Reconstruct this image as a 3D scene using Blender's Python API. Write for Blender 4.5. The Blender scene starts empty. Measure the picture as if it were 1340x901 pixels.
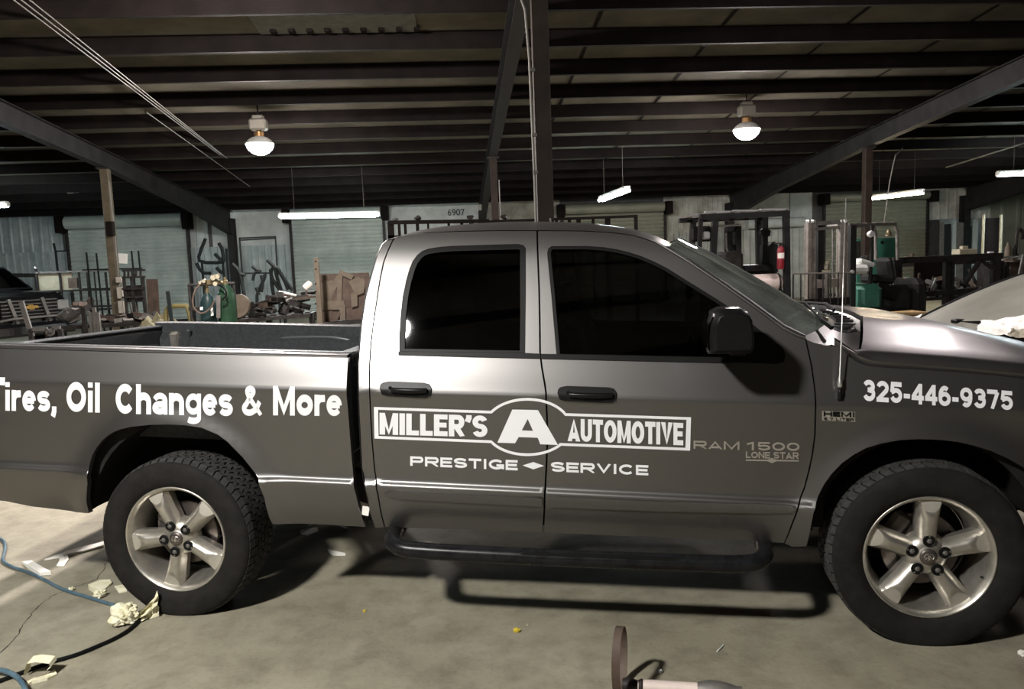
import bpy, bmesh, math, random
from mathutils import Vector, Matrix, geometry, noise

# ------------------------------------------------------------------ camera
CAM_H, YAW, PITCH, ROLL, FPX = 1.7626, 0.0637, 0.1123, 0.0352, 1026.38
scene = bpy.context.scene
C = scene.collection
_f = Vector((math.sin(YAW)*math.cos(PITCH), math.cos(YAW)*math.cos(PITCH), -math.sin(PITCH)))
_r = Vector((math.cos(YAW), -math.sin(YAW), 0))
_d = _f.cross(_r)
_r2 = _r*math.cos(ROLL) + _d*math.sin(ROLL)
_d2 = -_r*math.sin(ROLL) + _d*math.cos(ROLL)
cam_data = bpy.data.cameras.new('camera')
cam = bpy.data.objects.new('camera', cam_data)
C.objects.link(cam)
cam_data.sensor_width = 36.0
cam_data.sensor_fit = 'HORIZONTAL'
cam_data.lens = FPX/1340*36
cam_data.clip_start = 0.05
cam.matrix_world = Matrix(((_r2.x, -_d2.x, -_f.x, 0), (_r2.y, -_d2.y, -_f.y, 0), (_r2.z, -_d2.z, -_f.z, CAM_H), (0, 0, 0, 1)))
scene.camera = cam

# ------------------------------------------------------------------ world and exposure
world = bpy.data.worlds.new('world')
scene.world = world
world.use_nodes = True
world.node_tree.nodes['Background'].inputs['Color'].default_value = (0.5, 0.55, 0.62, 1)
world.node_tree.nodes['Background'].inputs['Strength'].default_value = 0.02
scene.view_settings.view_transform = 'Standard'
scene.view_settings.look = 'None'
scene.view_settings.exposure = 0.0
scene.view_settings.gamma = 1.0
scene.view_settings.use_curve_mapping = False
HID_E = 640.0        # glowing lens of the low bay lamps
HID_NEAR_E = 1050.0
TUBE_E = 110.0       # fluorescent tubes

# ------------------------------------------------------------------ pixel -> place helpers (image 1340 x 901)
def ray(u, v):
    return _r2*((u-670)/FPX) + _d2*((v-450.5)/FPX) + _f
def at(u, v, y):                      # point on the sight line at depth y of the building
    d = ray(u, v); k = y/d.y
    return Vector((d.x*k, y, CAM_H + d.z*k))
def onfloor(u, v, z=0.0):
    d = ray(u, v); k = (z-CAM_H)/d.z
    return Vector((d.x*k, d.y*k, z))
TRX, TRY, TRA = -1.4931, 3.9483, -0.2227
_tc, _ts = math.cos(TRA), math.sin(TRA)
def tp(u, v, y):                      # point in the truck's own frame on the plane y
    d = ray(u, v)
    dl = Vector((_tc*d.x+_ts*d.y, -_ts*d.x+_tc*d.y, d.z))
    ol = Vector((_tc*-TRX+_ts*-TRY, _ts*TRX+_tc*-TRY, CAM_H))
    return ol + dl*((y-ol.y)/dl.y)

# ------------------------------------------------------------------ materials
MATS = {}
def mat(name, col, rough=0.5, metal=0.0, var=0.0, scale=8.0, bump=0.0, bscale=None, coat=0.0, emit=None, estr=0.0,
        col2=None, detail=6.0, spec=None, rvar=0.0, stretch=None):
    m = bpy.data.materials.new(name); m.use_nodes = True
    nt = m.node_tree; b = nt.nodes['Principled BSDF']
    b.inputs['Base Color'].default_value = (*col, 1)
    b.inputs['Roughness'].default_value = rough
    b.inputs['Metallic'].default_value = metal
    if coat:
        b.inputs['Coat Weight'].default_value = coat
        b.inputs['Coat Roughness'].default_value = 0.06
    if spec is None and max(col) < 0.06 and metal < 0.5 and not coat: spec = 0.18
    if spec is not None: b.inputs['Specular IOR Level'].default_value = spec
    if emit:
        b.inputs['Emission Color'].default_value = (*emit, 1)
        b.inputs['Emission Strength'].default_value = estr
    if var or bump or col2 or rvar:
        tc = nt.nodes.new('ShaderNodeTexCoord')
        mp = nt.nodes.new('ShaderNodeMapping')
        nt.links.new(tc.outputs['Object'], mp.inputs['Vector'])
        if stretch: mp.inputs['Scale'].default_value = stretch
        n = nt.nodes.new('ShaderNodeTexNoise')
        n.inputs['Scale'].default_value = scale; n.inputs['Detail'].default_value = detail; n.inputs['Roughness'].default_value = 0.62
        nt.links.new(mp.outputs['Vector'], n.inputs['Vector'])
        if var or col2:
            r = nt.nodes.new('ShaderNodeValToRGB')
            c2 = col2 if col2 else tuple(min(1, c*(1+var)) for c in col)
            c1 = col if col2 else tuple(c*(1-var) for c in col)
            r.color_ramp.elements[0].position = 0.36; r.color_ramp.elements[1].position = 0.66
            r.color_ramp.elements[0].color = (*c1, 1); r.color_ramp.elements[1].color = (*c2, 1)
            nt.links.new(n.outputs['Fac'], r.inputs['Fac'])
            nt.links.new(r.outputs['Color'], b.inputs['Base Color'])
        if rvar:
            mr = nt.nodes.new('ShaderNodeMapRange')
            mr.inputs['To Min'].default_value = max(0.02, rough-rvar); mr.inputs['To Max'].default_value = min(1, rough+rvar)
            nt.links.new(n.outputs['Fac'], mr.inputs['Value']); nt.links.new(mr.outputs['Result'], b.inputs['Roughness'])
        if bump:
            n2 = nt.nodes.new('ShaderNodeTexNoise')
            n2.inputs['Scale'].default_value = bscale or scale*4; n2.inputs['Detail'].default_value = 5
            nt.links.new(mp.outputs['Vector'], n2.inputs['Vector'])
            bp = nt.nodes.new('ShaderNodeBump'); bp.inputs['Strength'].default_value = bump; bp.inputs['Distance'].default_value = 0.01
            nt.links.new(n2.outputs['Fac'], bp.inputs['Height']); nt.links.new(bp.outputs['Normal'], b.inputs['Normal'])
    MATS[name] = m
    return m
def glass(name, tint, gloss_rough=0.02, ior=1.5, haze=0.0):
    m = bpy.data.materials.new(name); m.use_nodes = True
    nt = m.node_tree
    for n in list(nt.nodes): nt.nodes.remove(n)
    out = nt.nodes.new('ShaderNodeOutputMaterial')
    tr = nt.nodes.new('ShaderNodeBsdfTransparent'); tr.inputs['Color'].default_value = (*tint, 1)
    gl = nt.nodes.new('ShaderNodeBsdfGlossy'); gl.inputs['Roughness'].default_value = gloss_rough
    gl.inputs['Color'].default_value = (1, 1, 1, 1)
    fr = nt.nodes.new('ShaderNodeFresnel'); fr.inputs['IOR'].default_value = ior
    mx = nt.nodes.new('ShaderNodeMixShader')
    nt.links.new(fr.outputs['Fac'], mx.inputs['Fac']); nt.links.new(tr.outputs[0], mx.inputs[1]); nt.links.new(gl.outputs[0], mx.inputs[2])
    last = mx
    if haze:
        df = nt.nodes.new('ShaderNodeBsdfDiffuse'); df.inputs['Color'].default_value = (0.5, 0.55, 0.5, 1)
        tcn = nt.nodes.new('ShaderNodeTexCoord'); nn = nt.nodes.new('ShaderNodeTexNoise'); nn.inputs['Scale'].default_value = 5
        nt.links.new(tcn.outputs['Object'], nn.inputs['Vector'])
        ma = nt.nodes.new('ShaderNodeMath'); ma.operation = 'MULTIPLY'; ma.inputs[1].default_value = haze*2
        nt.links.new(nn.outputs['Fac'], ma.inputs[0])
        m2 = nt.nodes.new('ShaderNodeMixShader')
        nt.links.new(ma.outputs[0], m2.inputs['Fac']); nt.links.new(mx.outputs[0], m2.inputs[1]); nt.links.new(df.outputs[0], m2.inputs[2])
        last = m2
    nt.links.new(last.outputs[0], out.inputs['Surface'])
    MATS[name] = m
    return m

mat('paint', (0.145, 0.139, 0.136), 0.39, 0.88, coat=0.35)
MATS['paint'].node_tree.nodes['Principled BSDF'].inputs['Coat Roughness'].default_value = 0.16
mat('vinyl', (0.80, 0.80, 0.82), 0.45)
mat('black_plastic', (0.007, 0.007, 0.0075), 0.34, var=0.15, scale=30)
mat('rubber_trim', (0.007, 0.007, 0.007), 0.45, spec=0.12)
mat('underbody', (0.012, 0.011, 0.010), 0.85, var=0.4, scale=9)
mat('liner', (0.05, 0.053, 0.057), 0.42, var=0.18, scale=40, bump=0.25, bscale=120)
mat('liner_highlight', (0.11, 0.115, 0.12), 0.25)  # glossier liner, also paler: the arches' highlight is put into the colour
mat('tire', (0.013, 0.012, 0.011), 0.78, var=0.25, scale=18, bump=0.12, bscale=60)
mat('tread', (0.045, 0.044, 0.042), 0.8, var=0.3, scale=25)
mat('alloy', (0.52, 0.49, 0.44), 0.36, 0.85, var=0.14, scale=14, rvar=0.08)
mat('alloy_facet', (0.50, 0.47, 0.41), 0.5, 0.55, var=0.08, scale=14)
mat('nut', (0.10, 0.09, 0.08), 0.35, 0.9)
mat('disc', (0.14, 0.12, 0.11), 0.45, 0.8, var=0.3)
mat('chrome', (0.75, 0.75, 0.76), 0.12, 1.0)
mat('badge', (0.5, 0.47, 0.43), 0.35, 0.7)
mat('step_black', (0.010, 0.010, 0.011), 0.28, var=0.3, scale=12, rvar=0.15)
mat('moulding', (0.085, 0.08, 0.074), 0.42, 0.4)
mat('seat_cloth', (0.03, 0.03, 0.032), 0.9)
mat('lamp_red', (0.35, 0.01, 0.01), 0.2, coat=0.6)
mat('lamp_clear', (0.55, 0.55, 0.55), 0.15, 0.3, coat=0.6)
mat('mirror', (0.5, 0.53, 0.57), 0.05, 1.0)
glass('tint_dark', (0.02, 0.021, 0.024), ior=1.45)
glass('tint_front', (0.10, 0.105, 0.11), ior=1.45)
glass('windscreen', (0.60, 0.68, 0.62), ior=1.5, haze=0.24)
glass('far_glass', (0.03, 0.035, 0.035), ior=1.5)

# concrete floor
def concrete():
    m = mat('concrete', (0.30, 0.27, 0.21), 0.62, var=0.0, bump=0.15, bscale=45)
    nt = m.node_tree; b = nt.nodes['Principled BSDF']
    tc = nt.nodes.new('ShaderNodeTexCoord')
    def noise(s, d=8, r=0.65):
        n = nt.nodes.new('ShaderNodeTexNoise'); n.inputs['Scale'].default_value = s; n.inputs['Detail'].default_value = d; n.inputs['Roughness'].default_value = r
        nt.links.new(tc.outputs['Object'], n.inputs['Vector']); return n
    a = noise(0.9); c = noise(5.5); e = noise(38, 4)
    r1 = nt.nodes.new('ShaderNodeValToRGB')
    r1.color_ramp.elements[0].position = 0.30; r1.color_ramp.elements[0].color = (0.205, 0.185, 0.134, 1)
    r1.color_ramp.elements[1].position = 0.68; r1.color_ramp.elements[1].color = (0.345, 0.315, 0.238, 1)
    nt.links.new(a.outputs['Fac'], r1.inputs['Fac'])
    r2 = nt.nodes.new('ShaderNodeValToRGB')
    r2.color_ramp.elements[0].position = 0.28; r2.color_ramp.elements[0].color = (0.55, 0.54, 0.52, 1)
    r2.color_ramp.elements[1].position = 0.56; r2.color_ramp.elements[1].color = (1, 1, 1, 1)
    nt.links.new(c.outputs['Fac'], r2.inputs['Fac'])
    mx = nt.nodes.new('ShaderNodeMix'); mx.data_type = 'RGBA'; mx.blend_type = 'MULTIPLY'; mx.inputs[0].default_value = 0.8
    nt.links.new(r1.outputs['Color'], mx.inputs[6]); nt.links.new(r2.outputs['Color'], mx.inputs[7])
    r3 = nt.nodes.new('ShaderNodeValToRGB')
    r3.color_ramp.elements[0].position = 0.30; r3.color_ramp.elements[0].color = (0.72, 0.72, 0.70, 1)
    r3.color_ramp.elements[1].position = 0.45; r3.color_ramp.elements[1].color = (1, 1, 1, 1)
    nt.links.new(e.outputs['Fac'], r3.inputs['Fac'])
    m2 = nt.nodes.new('ShaderNodeMix'); m2.data_type = 'RGBA'; m2.blend_type = 'MULTIPLY'; m2.inputs[0].default_value = 0.6
    nt.links.new(mx.outputs[2], m2.inputs[6]); nt.links.new(r3.outputs['Color'], m2.inputs[7])
    nt.links.new(m2.outputs[2], b.inputs['Base Color'])
concrete()
mat('crack', (0.05, 0.045, 0.035), 0.9)
mat('roof_blanket', (0.058, 0.053, 0.041), 0.8, col2=(0.105, 0.096, 0.073), scale=1.1)
mat('roof_patch', (0.10, 0.10, 0.085), 0.55, 0.3, var=0.2, scale=9)
mat('primer', (0.0085, 0.0062, 0.0056), 0.7, spec=0.08, var=0.3, scale=3)
mat('beam_grey', (0.02, 0.019, 0.019), 0.6, var=0.3, scale=3)
mat('post_brown', (0.028, 0.020, 0.016), 0.6, var=0.3, scale=4)
mat('post_tan', (0.085, 0.068, 0.042), 0.6, var=0.25, scale=6)
mat('conduit', (0.12, 0.115, 0.10), 0.5, 0.2)
mat('wall_white', (0.40, 0.43, 0.41), 0.6, col2=(0.60, 0.63, 0.60), scale=1.6)
mat('wall_dirty', (0.30, 0.29, 0.24), 0.65, col2=(0.56, 0.56, 0.50), scale=1.8)
mat('galv', (0.27, 0.32, 0.315), 0.45, 0.15, col2=(0.44, 0.49, 0.48), scale=2.2)
mat('galv_warm', (0.32, 0.33, 0.30), 0.45, 0.15, col2=(0.50, 0.51, 0.46), scale=2.2)
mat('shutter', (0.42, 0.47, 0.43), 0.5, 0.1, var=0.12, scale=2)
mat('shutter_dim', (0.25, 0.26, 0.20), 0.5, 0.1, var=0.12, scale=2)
mat('wall_far', (0.10, 0.10, 0.095), 0.8)
mat('dark_steel', (0.035, 0.032, 0.030), 0.55, 0.4, var=0.35, scale=10)
mat('rust_steel', (0.07, 0.045, 0.033), 0.7, 0.2, col2=(0.12, 0.088, 0.068), scale=7)
mat('grey_steel', (0.11, 0.103, 0.097), 0.55, 0.4, col2=(0.18, 0.167, 0.153), scale=9)
mat('bright_steel', (0.6, 0.6, 0.58), 0.35, 0.8)
mat('mast_steel', (0.20, 0.175, 0.155), 0.55, 0.4, col2=(0.30, 0.27, 0.25), scale=12)
mat('black_tube', (0.010, 0.014, 0.014), 0.65)
mat('tan_plate', (0.11, 0.087, 0.062), 0.7, col2=(0.165, 0.133, 0.098), scale=6)
mat('cream', (0.36, 0.33, 0.24), 0.7, var=0.12, scale=6)
mat('olive', (0.12, 0.11, 0.06), 0.75, col2=(0.21, 0.19, 0.11), scale=7)
mat('yellow_pipe', (0.15, 0.125, 0.04), 0.6)
mat('cyl_teal', (0.014, 0.03, 0.031), 0.4, var=0.2, scale=7)
mat('cyl_green', (0.016, 0.042, 0.023), 0.4, var=0.25, scale=7)
mat('brass', (0.16, 0.13, 0.07), 0.45, 0.5)
mat('white', (0.75, 0.75, 0.72), 0.5)
mat('paper', (0.82, 0.80, 0.74), 0.85, var=0.05, scale=12)
mat('tape', (0.66, 0.62, 0.42), 0.7, col2=(0.80, 0.77, 0.60), scale=14)
mat('hose_blue', (0.045, 0.085, 0.12), 0.4, col2=(0.10, 0.16, 0.20), scale=9)
mat('yellow_bit', (0.62, 0.47, 0.04), 0.6)
mat('wood', (0.34, 0.22, 0.09), 0.7, col2=(0.47, 0.33, 0.16), scale=5, stretch=(1, 8, 8))
mat('forklift_green', (0.03, 0.115, 0.082), 0.35, var=0.2, scale=8)
mat('forklift_black', (0.012, 0.012, 0.012), 0.5, var=0.3, scale=8)
mat('forklift_white', (0.55, 0.56, 0.54), 0.45)
mat('red', (0.22, 0.01, 0.018), 0.5)
mat('tank_white', (0.60, 0.50, 0.46), 0.4, var=0.15, scale=5)
mat('car_black', (0.008, 0.008, 0.010), 0.2, 0.2, coat=0.9)
mat('car_glass_dusty', (0.17, 0.17, 0.14), 0.55, col2=(0.215, 0.215, 0.18), scale=2.5, coat=0.25)
mat('gold', (0.38, 0.23, 0.06), 0.4, 0.7)
mat('neck', (0.50, 0.28, 0.12), 0.4, 0.6)
mat('ballast', (0.40, 0.37, 0.32), 0.5, 0.2)
mat('ink', (0.04, 0.05, 0.05), 0.7)
mat('hid_glow', (1, 1, 1), 0.3, emit=(1.0, 0.91, 0.87), estr=HID_E)
mat('hid_near', (1, 1, 1), 0.3, emit=(1.0, 0.98, 0.93), estr=HID_NEAR_E)
mat('hid_side', (1, 1, 1), 0.3, emit=(1.0, 0.90, 0.90), estr=HID_E*0.30)
mat('hid_tail', (1, 1, 1), 0.3, emit=(1.0, 0.91, 0.87), estr=HID_E*1.6)
mat('tube_cool', (1, 1, 1), 0.3, emit=(0.80, 0.95, 1.0), estr=TUBE_E)
mat('tube_warm', (1, 1, 1), 0.3, emit=(1.0, 0.80, 0.55), estr=TUBE_E*0.7)

# ------------------------------------------------------------------ mesh helpers
class MB:
    def __init__(s): s.v = []; s.f = []; s.m = []
    def add(s, vs, fs, mi=0):
        o = len(s.v); s.v += [tuple(v) for v in vs]
        s.f += [tuple(i+o for i in f) for f in fs]; s.m += [mi]*len(fs)
        return s
    def box(s, c, d, rot=None, mi=0, bev=0.0):
        hx, hy, hz = d[0]/2, d[1]/2, d[2]/2
        if bev > 0:
            b = min(bev, hx*.9, hy*.9, hz*.9); vs = []; 
            for sx in (-1, 1):
                for sy in (-1, 1):
                    for sz in (-1, 1):
                        vs += [(sx*hx, sy*(hy-b), sz*(hz-b)), (sx*(hx-b), sy*hy, sz*(hz-b)), (sx*(hx-b), sy*(hy-b), sz*hz)]
            bm = bmesh.new()
            for v in vs: bm.verts.new(v)
            r = bmesh.ops.convex_hull(bm, input=bm.verts)
            bmesh.ops.recalc_face_normals(bm, faces=bm.faces)
            bm.verts.index_update()
            V = [v.co.copy() for v in bm.verts]; F = [tuple(v.index for v in f.verts) for f in bm.faces]
            bm.free()
        else:
            V = [Vector((sx*hx, sy*hy, sz*hz)) for sx in (-1, 1) for sy in (-1, 1) for sz in (-1, 1)]
            F = [(0, 1, 3, 2), (4, 6, 7, 5), (0, 4, 5, 1), (2, 3, 7, 6), (0, 2, 6, 4), (1, 5, 7, 3)]
        if rot is not None: V = [rot @ v for v in V]
        c = Vector(c)
        return s.add([v+c for v in V], F, mi)
    def bar(s, a, b, w, h=None, mi=0, up=None):     # rectangular bar from a to b
        a, b = Vector(a), Vector(b); h = h or w; d = (b-a); L = d.length; d.normalize()
        u = Vector(up) if up else (Vector((0, 0, 1)) if abs(d.z) < .9 else Vector((0, 1, 0)))
        x = d.cross(u).normalized(); u = x.cross(d)
        V = [a+x*sx*w/2+u*sz*h/2 for sx in (-1, 1) for sz in (-1, 1)] + [b+x*sx*w/2+u*sz*h/2 for sx in (-1, 1) for sz in (-1, 1)]
        return s.add(V, [(0, 1, 3, 2), (4, 6, 7, 5), (0, 4, 5, 1), (2, 3, 7, 6), (0, 2, 6, 4), (1, 5, 7, 3)], mi)
    def tube(s, pts, r, n=8, mi=0, cap=True):
        pts = [Vector(p) for p in pts]; rs = r if isinstance(r, (list, tuple)) else [r]*len(pts)
        V = []; F = []; prev = None
        for i, p in enumerate(pts):
            if i == 0: t = pts[1]-pts[0]
            elif i == len(pts)-1: t = pts[-1]-pts[-2]
            else: t = (pts[i+1]-p).normalized()+(p-pts[i-1]).normalized()
            t = t.normalized() if t.length > 1e-9 else Vector((0, 0, 1))
            if prev is None:
                u = t.cross(Vector((0, 0, 1)) if abs(t.z) < .9 else Vector((1, 0, 0))).normalized()
            else:
                u = (prev - t*prev.dot(t)); u = u.normalized() if u.length > 1e-6 else t.orthogonal().normalized()
            prev = u; w = t.cross(u)
            for k in range(n):
                a = 2*math.pi*k/n; V.append(p+(u*math.cos(a)+w*math.sin(a))*rs[i])
        for i in range(len(pts)-1):
            for k in range(n):
                F.append((i*n+k, i*n+(k+1) % n, (i+1)*n+(k+1) % n, (i+1)*n+k))
        if cap:
            F.append(tuple(range(n-1, -1, -1))); F.append(tuple(range((len(pts)-1)*n, len(pts)*n)))
        return s.add(V, F, mi)
    def lathe(s, prof, n=32, c=(0, 0, 0), axis='z', mi=0, a0=0, a1=2*math.pi):   # prof: (r, h)
        V = []; F = []; full = abs(a1-a0-2*math.pi) < 1e-6; m = n if full else n+1
        for (r, h) in prof:
            for k in range(m):
                a = a0+(a1-a0)*k/n; p = (r*math.cos(a), r*math.sin(a), h)
                if axis == 'y': p = (p[0], p[2], p[1])
                if axis == 'x': p = (p[2], p[0], p[1])
                V.append((p[0]+c[0], p[1]+c[1], p[2]+c[2]))
        for i in range(len(prof)-1):
            for k in range(n):
                k2 = (k+1) % m
                q = (i*m+k, i*m+k2, (i+1)*m+k2, (i+1)*m+k)
                F.append(q if axis != 'y' else q[::-1])
        return s.add(V, F, mi)
    def prism(s, poly, h, M=None, mi=0):            # poly in local xy, extruded along z by h
        n = len(poly); V = [Vector((p[0], p[1], 0)) for p in poly]+[Vector((p[0], p[1], h)) for p in poly]
        tri = geometry.tessellate_polygon([[Vector((p[0], p[1], 0)) for p in poly]])
        F = [tuple(t) for t in tri]+[tuple(i+n for i in reversed(t)) for t in tri]
        F += [(i, (i+1) % n, (i+1) % n+n, i+n) for i in range(n)]
        if M: V = [M @ v for v in V]
        return s.add(V, F, mi)
    def loft(s, rows, mi=0, closed=False):
        n = len(rows[0]); V = [p for r in rows for p in r]; F = []
        for i in range(len(rows)-1):
            for k in range(n-1 if not closed else n):
                F.append((i*n+k, i*n+(k+1) % n, (i+1)*n+(k+1) % n, (i+1)*n+k))
        return s.add(V, F, mi)
    def build(s, name, mats, parent=None, smooth=False, loc=None, fix=True):
        me = bpy.data.meshes.new(name); me.from_pydata([tuple(v) for v in s.v], [], s.f)
        mats = mats if isinstance(mats, (list, tuple)) else [mats]
        for m in mats: me.materials.append(MATS[m])
        me.polygons.foreach_set('material_index', s.m)
        if fix:
            bm = bmesh.new(); bm.from_mesh(me); bmesh.ops.recalc_face_normals(bm, faces=bm.faces); bm.to_mesh(me); bm.free()
        if smooth:
            me.polygons.foreach_set('use_smooth', [True]*len(me.polygons))
            if smooth != 'all':
                try: me.set_sharp_from_angle(angle=math.radians(40))
                except Exception: pass
        me.update()
        o = bpy.data.objects.new(name, me); C.objects.link(o)
        if parent is not None: o.parent = parent
        if loc is not None: o.location = loc
        return o
def tag(o, label, cat=None, group=None, kind=None):
    if label: o['label'] = label
    if cat: o['category'] = cat
    if group: o['group'] = group
    if kind: o['kind'] = kind
    return o
def empty(name, loc, label, cat, rz=0, group=None):
    o = bpy.data.objects.new(name, None); C.objects.link(o); o.location = loc; o.rotation_euler = (0, 0, rz)
    return tag(o, label, cat, group)
def copy_tree(o, parent=None):
    c = o.copy(); C.objects.link(c); c.parent = parent
    for ch in list(o.children): copy_tree(ch, c)
    return c
def struct(o): o['kind'] = 'structure'; return o
def P2(pts): return [Vector(p) for p in pts]
def lerp(a, b, t): return a+(b-a)*t
R3 = lambda ang, ax: Matrix.Rotation(ang, 3, ax)
# ================================================================== the building
ROOF_A, ROOF_S, PSP, PY0 = 3.9, 0.083, 1.3, 10.2
WY = 26.3                      # back wall
XL, XR, YF = -24.0, 26.0, -10.0
def roofz(y): return CAM_H + ROOF_A - ROOF_S*abs(y)      # level of the purlin bottoms; ridge over y = 0
PH = 0.22
fl = MB(); fl.box(((XL+XR)/2, (WY+YF)/2, -0.1), (XR-XL+.4, WY-YF+.4, 0.2)); floor = struct(fl.build('floor', 'concrete'))
# crack in the slab
def strip(pts, w, z=0.0008):
    m = MB(); V = []
    for i, p in enumerate(pts):
        t = (pts[min(i+1, len(pts)-1)]-pts[max(i-1, 0)]).normalized(); n = Vector((-t.y, t.x, 0))
        ww = w*(0.5+random.random()) if 0 < i < len(pts)-1 else w*.2
        V.append((p+n*ww/2+Vector((0, 0, z)), p-n*ww/2+Vector((0, 0, z))))
    m.loft([[a, b] for a, b in V]); return m
random.seed(4)
cr = [onfloor(u, v) for u, v in ((-20, 870), (0, 853), (18, 838), (25, 827), (29, 817), (38, 808), (42, 800), (55, 789), (68, 780), (80, 774), (96, 768), (112, 763), (128, 757), (137, 741), (140, 733))]
fine = []
for a, b in zip(cr, cr[1:]):
    for t in (0, .33, .66): fine.append(a.lerp(b, t)+Vector((random.uniform(-.006, .006), random.uniform(-.006, .006), 0)))
strip(fine, 0.006).build('crack', 'crack', floor)

ce = MB()
for y0, y1 in ((YF, 0), (0, WY)):
    ce.loft([[(XL, y0, roofz(y0)+PH), (XR, y0, roofz(y0)+PH)], [(XL, y1, roofz(y1)+PH), (XR, y1, roofz(y1)+PH)]])
    ce.loft([[(XL, y0, roofz(y0)+PH+.1), (XR, y0, roofz(y0)+PH+.1)], [(XL, y1, roofz(y1)+PH+.1), (XR, y1, roofz(y1)+PH+.1)]])
ceiling = struct(ce.build('ceiling', 'roof_blanket'))
# purlins: Z sections
pur = MB(); L = XR-XL
pur.loft([[(-L/2, .07, 0.018), (L/2, .07, 0.018)], [(-L/2, .07, 0), (L/2, .07, 0)], [(-L/2, 0, 0), (L/2, 0, 0)], [(-L/2, 0, PH), (L/2, 0, PH)], [(-L/2, -.07, PH-.002), (L/2, -.07, PH-.002)]])
p0 = pur.build('purlin', 'primer', ceiling); p0.location = ((XL+XR)/2, PY0, roofz(PY0))
for k in range(-14, 13):
    if k == 0: continue
    y = PY0+PSP*k
    if y > WY-.3: continue
    q = p0.copy(); C.objects.link(q); q.location = ((XL+XR)/2, y, roofz(y)); q.parent = ceiling
# seams of the insulation blanket
sm = MB()
sm.loft([[(-.03, 0, 0), (.03, 0, .0)], [(-.03, WY-.3, -ROOF_S*(WY-.3)), (.03, WY-.3, -ROOF_S*(WY-.3))]])
s0 = None
for k in range(0, 9):
    x = 2.05+1.85*k
    if s0 is None: s0 = sm.build('seam', 'primer', ceiling, fix=False); o = s0
    else: o = s0.copy(); C.objects.link(o); o.parent = ceiling
    o.location = (x, .2, roofz(.2)+PH-.012)
# repaired strip of roof with rivets
def roofhit(u, v, dz=0.0):
    d = ray(u, v); k = (ROOF_A+dz)/(d.z+ROOF_S*d.y)
    return Vector((0, 0, CAM_H))+d*k
a = roofhit(335, 35, PH-.02); b = roofhit(545, 33, PH-.02)
yy = PY0+PSP*.5+.0
yy = (a.y+b.y)/2
yy = PY0+PSP*(math.floor((yy-PY0)/PSP)+.5)
m = MB(); V = [(x, yy+sy*.55, roofz(yy+sy*.55)+PH-.03) for x in (a.x, b.x) for sy in (-1, 1)]
m.add(V, [(0, 1, 3, 2)])
pt = m.build('roof_patch', 'roof_patch', ceiling, fix=False)
m = MB()
n = 9
for i in range(n):
    x = lerp(a.x+.1, b.x-.1, i/(n-1))
    m.box((x, yy-.28, roofz(yy-.28)+PH-.045), (.10, .3, .03)); m.box((x+.1, yy+.42, roofz(yy+.42)+PH-.045), (.08, .12, .03))
m.build('patch_rib', 'primer', pt)

# rafters (tapered), one per bay line
RDEP = ((-.05, .46), (6, .42), (12, .38), (17.2, .36), (22, .48), (WY-.2, .75))
def rdep(y):
    for (a, b), (c, d) in zip(RDEP, RDEP[1:]):
        if y <= c: return b+(d-b)*(y-a)/(c-a)
    return .75
def rafter(x, name='rafter'):
    m = MB(); rows = []
    for y, dep in RDEP:
        zt = roofz(y)+.0; zb = zt-dep; w = .09; t = .012
        rows.append([(x-w, y, zt), (x+w, y, zt), (x+w, y, zt-t), (x+.008, y, zt-t), (x+.008, y, zb+t), (x+w, y, zb+t), (x+w, y, zb), (x-w, y, zb), (x-w, y, zb+t), (x-.008, y, zb+t), (x-.008, y, zt-t), (x-w, y, zt-t)])
    m.loft(rows, closed=True)
    o = m.build(name, 'beam_grey', ceiling)
    return o
BAYX = (-15.4, -7.28, 0.83, 9.15, 17.4)
for x in BAYX: rafter(x)
# wall columns of the frames
def ibeam(m, x, y, z0, z1, w=.16, d=.22, t=.014):
    m.box((x, y-d/2, (z0+z1)/2), (w, t, z1-z0)); m.box((x, y+d/2, (z0+z1)/2), (w, t, z1-z0)); m.box((x, y, (z0+z1)/2), (t, d, z1-z0))
colx = [x for x in BAYX] 

# back wall with its sheets
wb = MB(); wb.box(((XL+XR)/2, WY+.3, 2.2), (XR-XL, .1, 4.8)); wall_back = struct(wb.build('wall_back', 'wall_far'))
for x in colx:
    m = MB(); ibeam(m, x, WY-.15, 0, roofz(WY)-.2, .22, .3); m.build('frame_column', 'beam_grey', wall_back)
def wx(u, v=330): return at(u, v, WY).x
def wz(u, v): return at(u, v, WY).z
def sheet(u0, u1, v_top, v_bot, material, pitch=.2, depth=.03, dy=0.0, z0=None, z1=None):
    x0, x1 = wx(u0), wx(u1); um = (u0+u1)/2
    za = z0 if z0 is not None else wz(um, v_bot); zb = z1 if z1 is not None else wz(um, v_top)
    m = MB(); n = max(2, int((x1-x0)/pitch)); pr = []
    for i in range(n):
        xa = x0+(x1-x0)*i/n; w = (x1-x0)/n
        pr += [(xa, 0), (xa+w*.62, 0), (xa+w*.72, -depth), (xa+w*.90, -depth)]
    pr.append((x1, 0))
    y = WY+.2+dy
    m.loft([[(p[0], y+p[1], za) for p in pr], [(p[0], y+p[1], zb) for p in pr]])
    return m.build('panel', material, wall_back, fix=False)
TOPZ = roofz(WY)+.25
sheet(-160, 80, 283, 330, 'galv', .30, z1=TOPZ, z0=wz(40, 331))
sheet(-160, 92, 330, 420, 'galv', .22, .05, dy=-.05, z0=0, z1=wz(40, 330))
sheet(248, 272, 0, 0, 'wall_white', .3, z0=0, z1=TOPZ)
sheet(277, 381, 278, 321, 'wall_white', .9, .01, z1=TOPZ, z0=wz(330, 322))
sheet(248, 381, 321, 420, 'galv', .21, .06, dy=-.06, z0=0, z1=wz(330, 321))
sheet(505, 628, 270, 300, 'wall_white', 1.1, .01, z0=0, z1=TOPZ)
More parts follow.
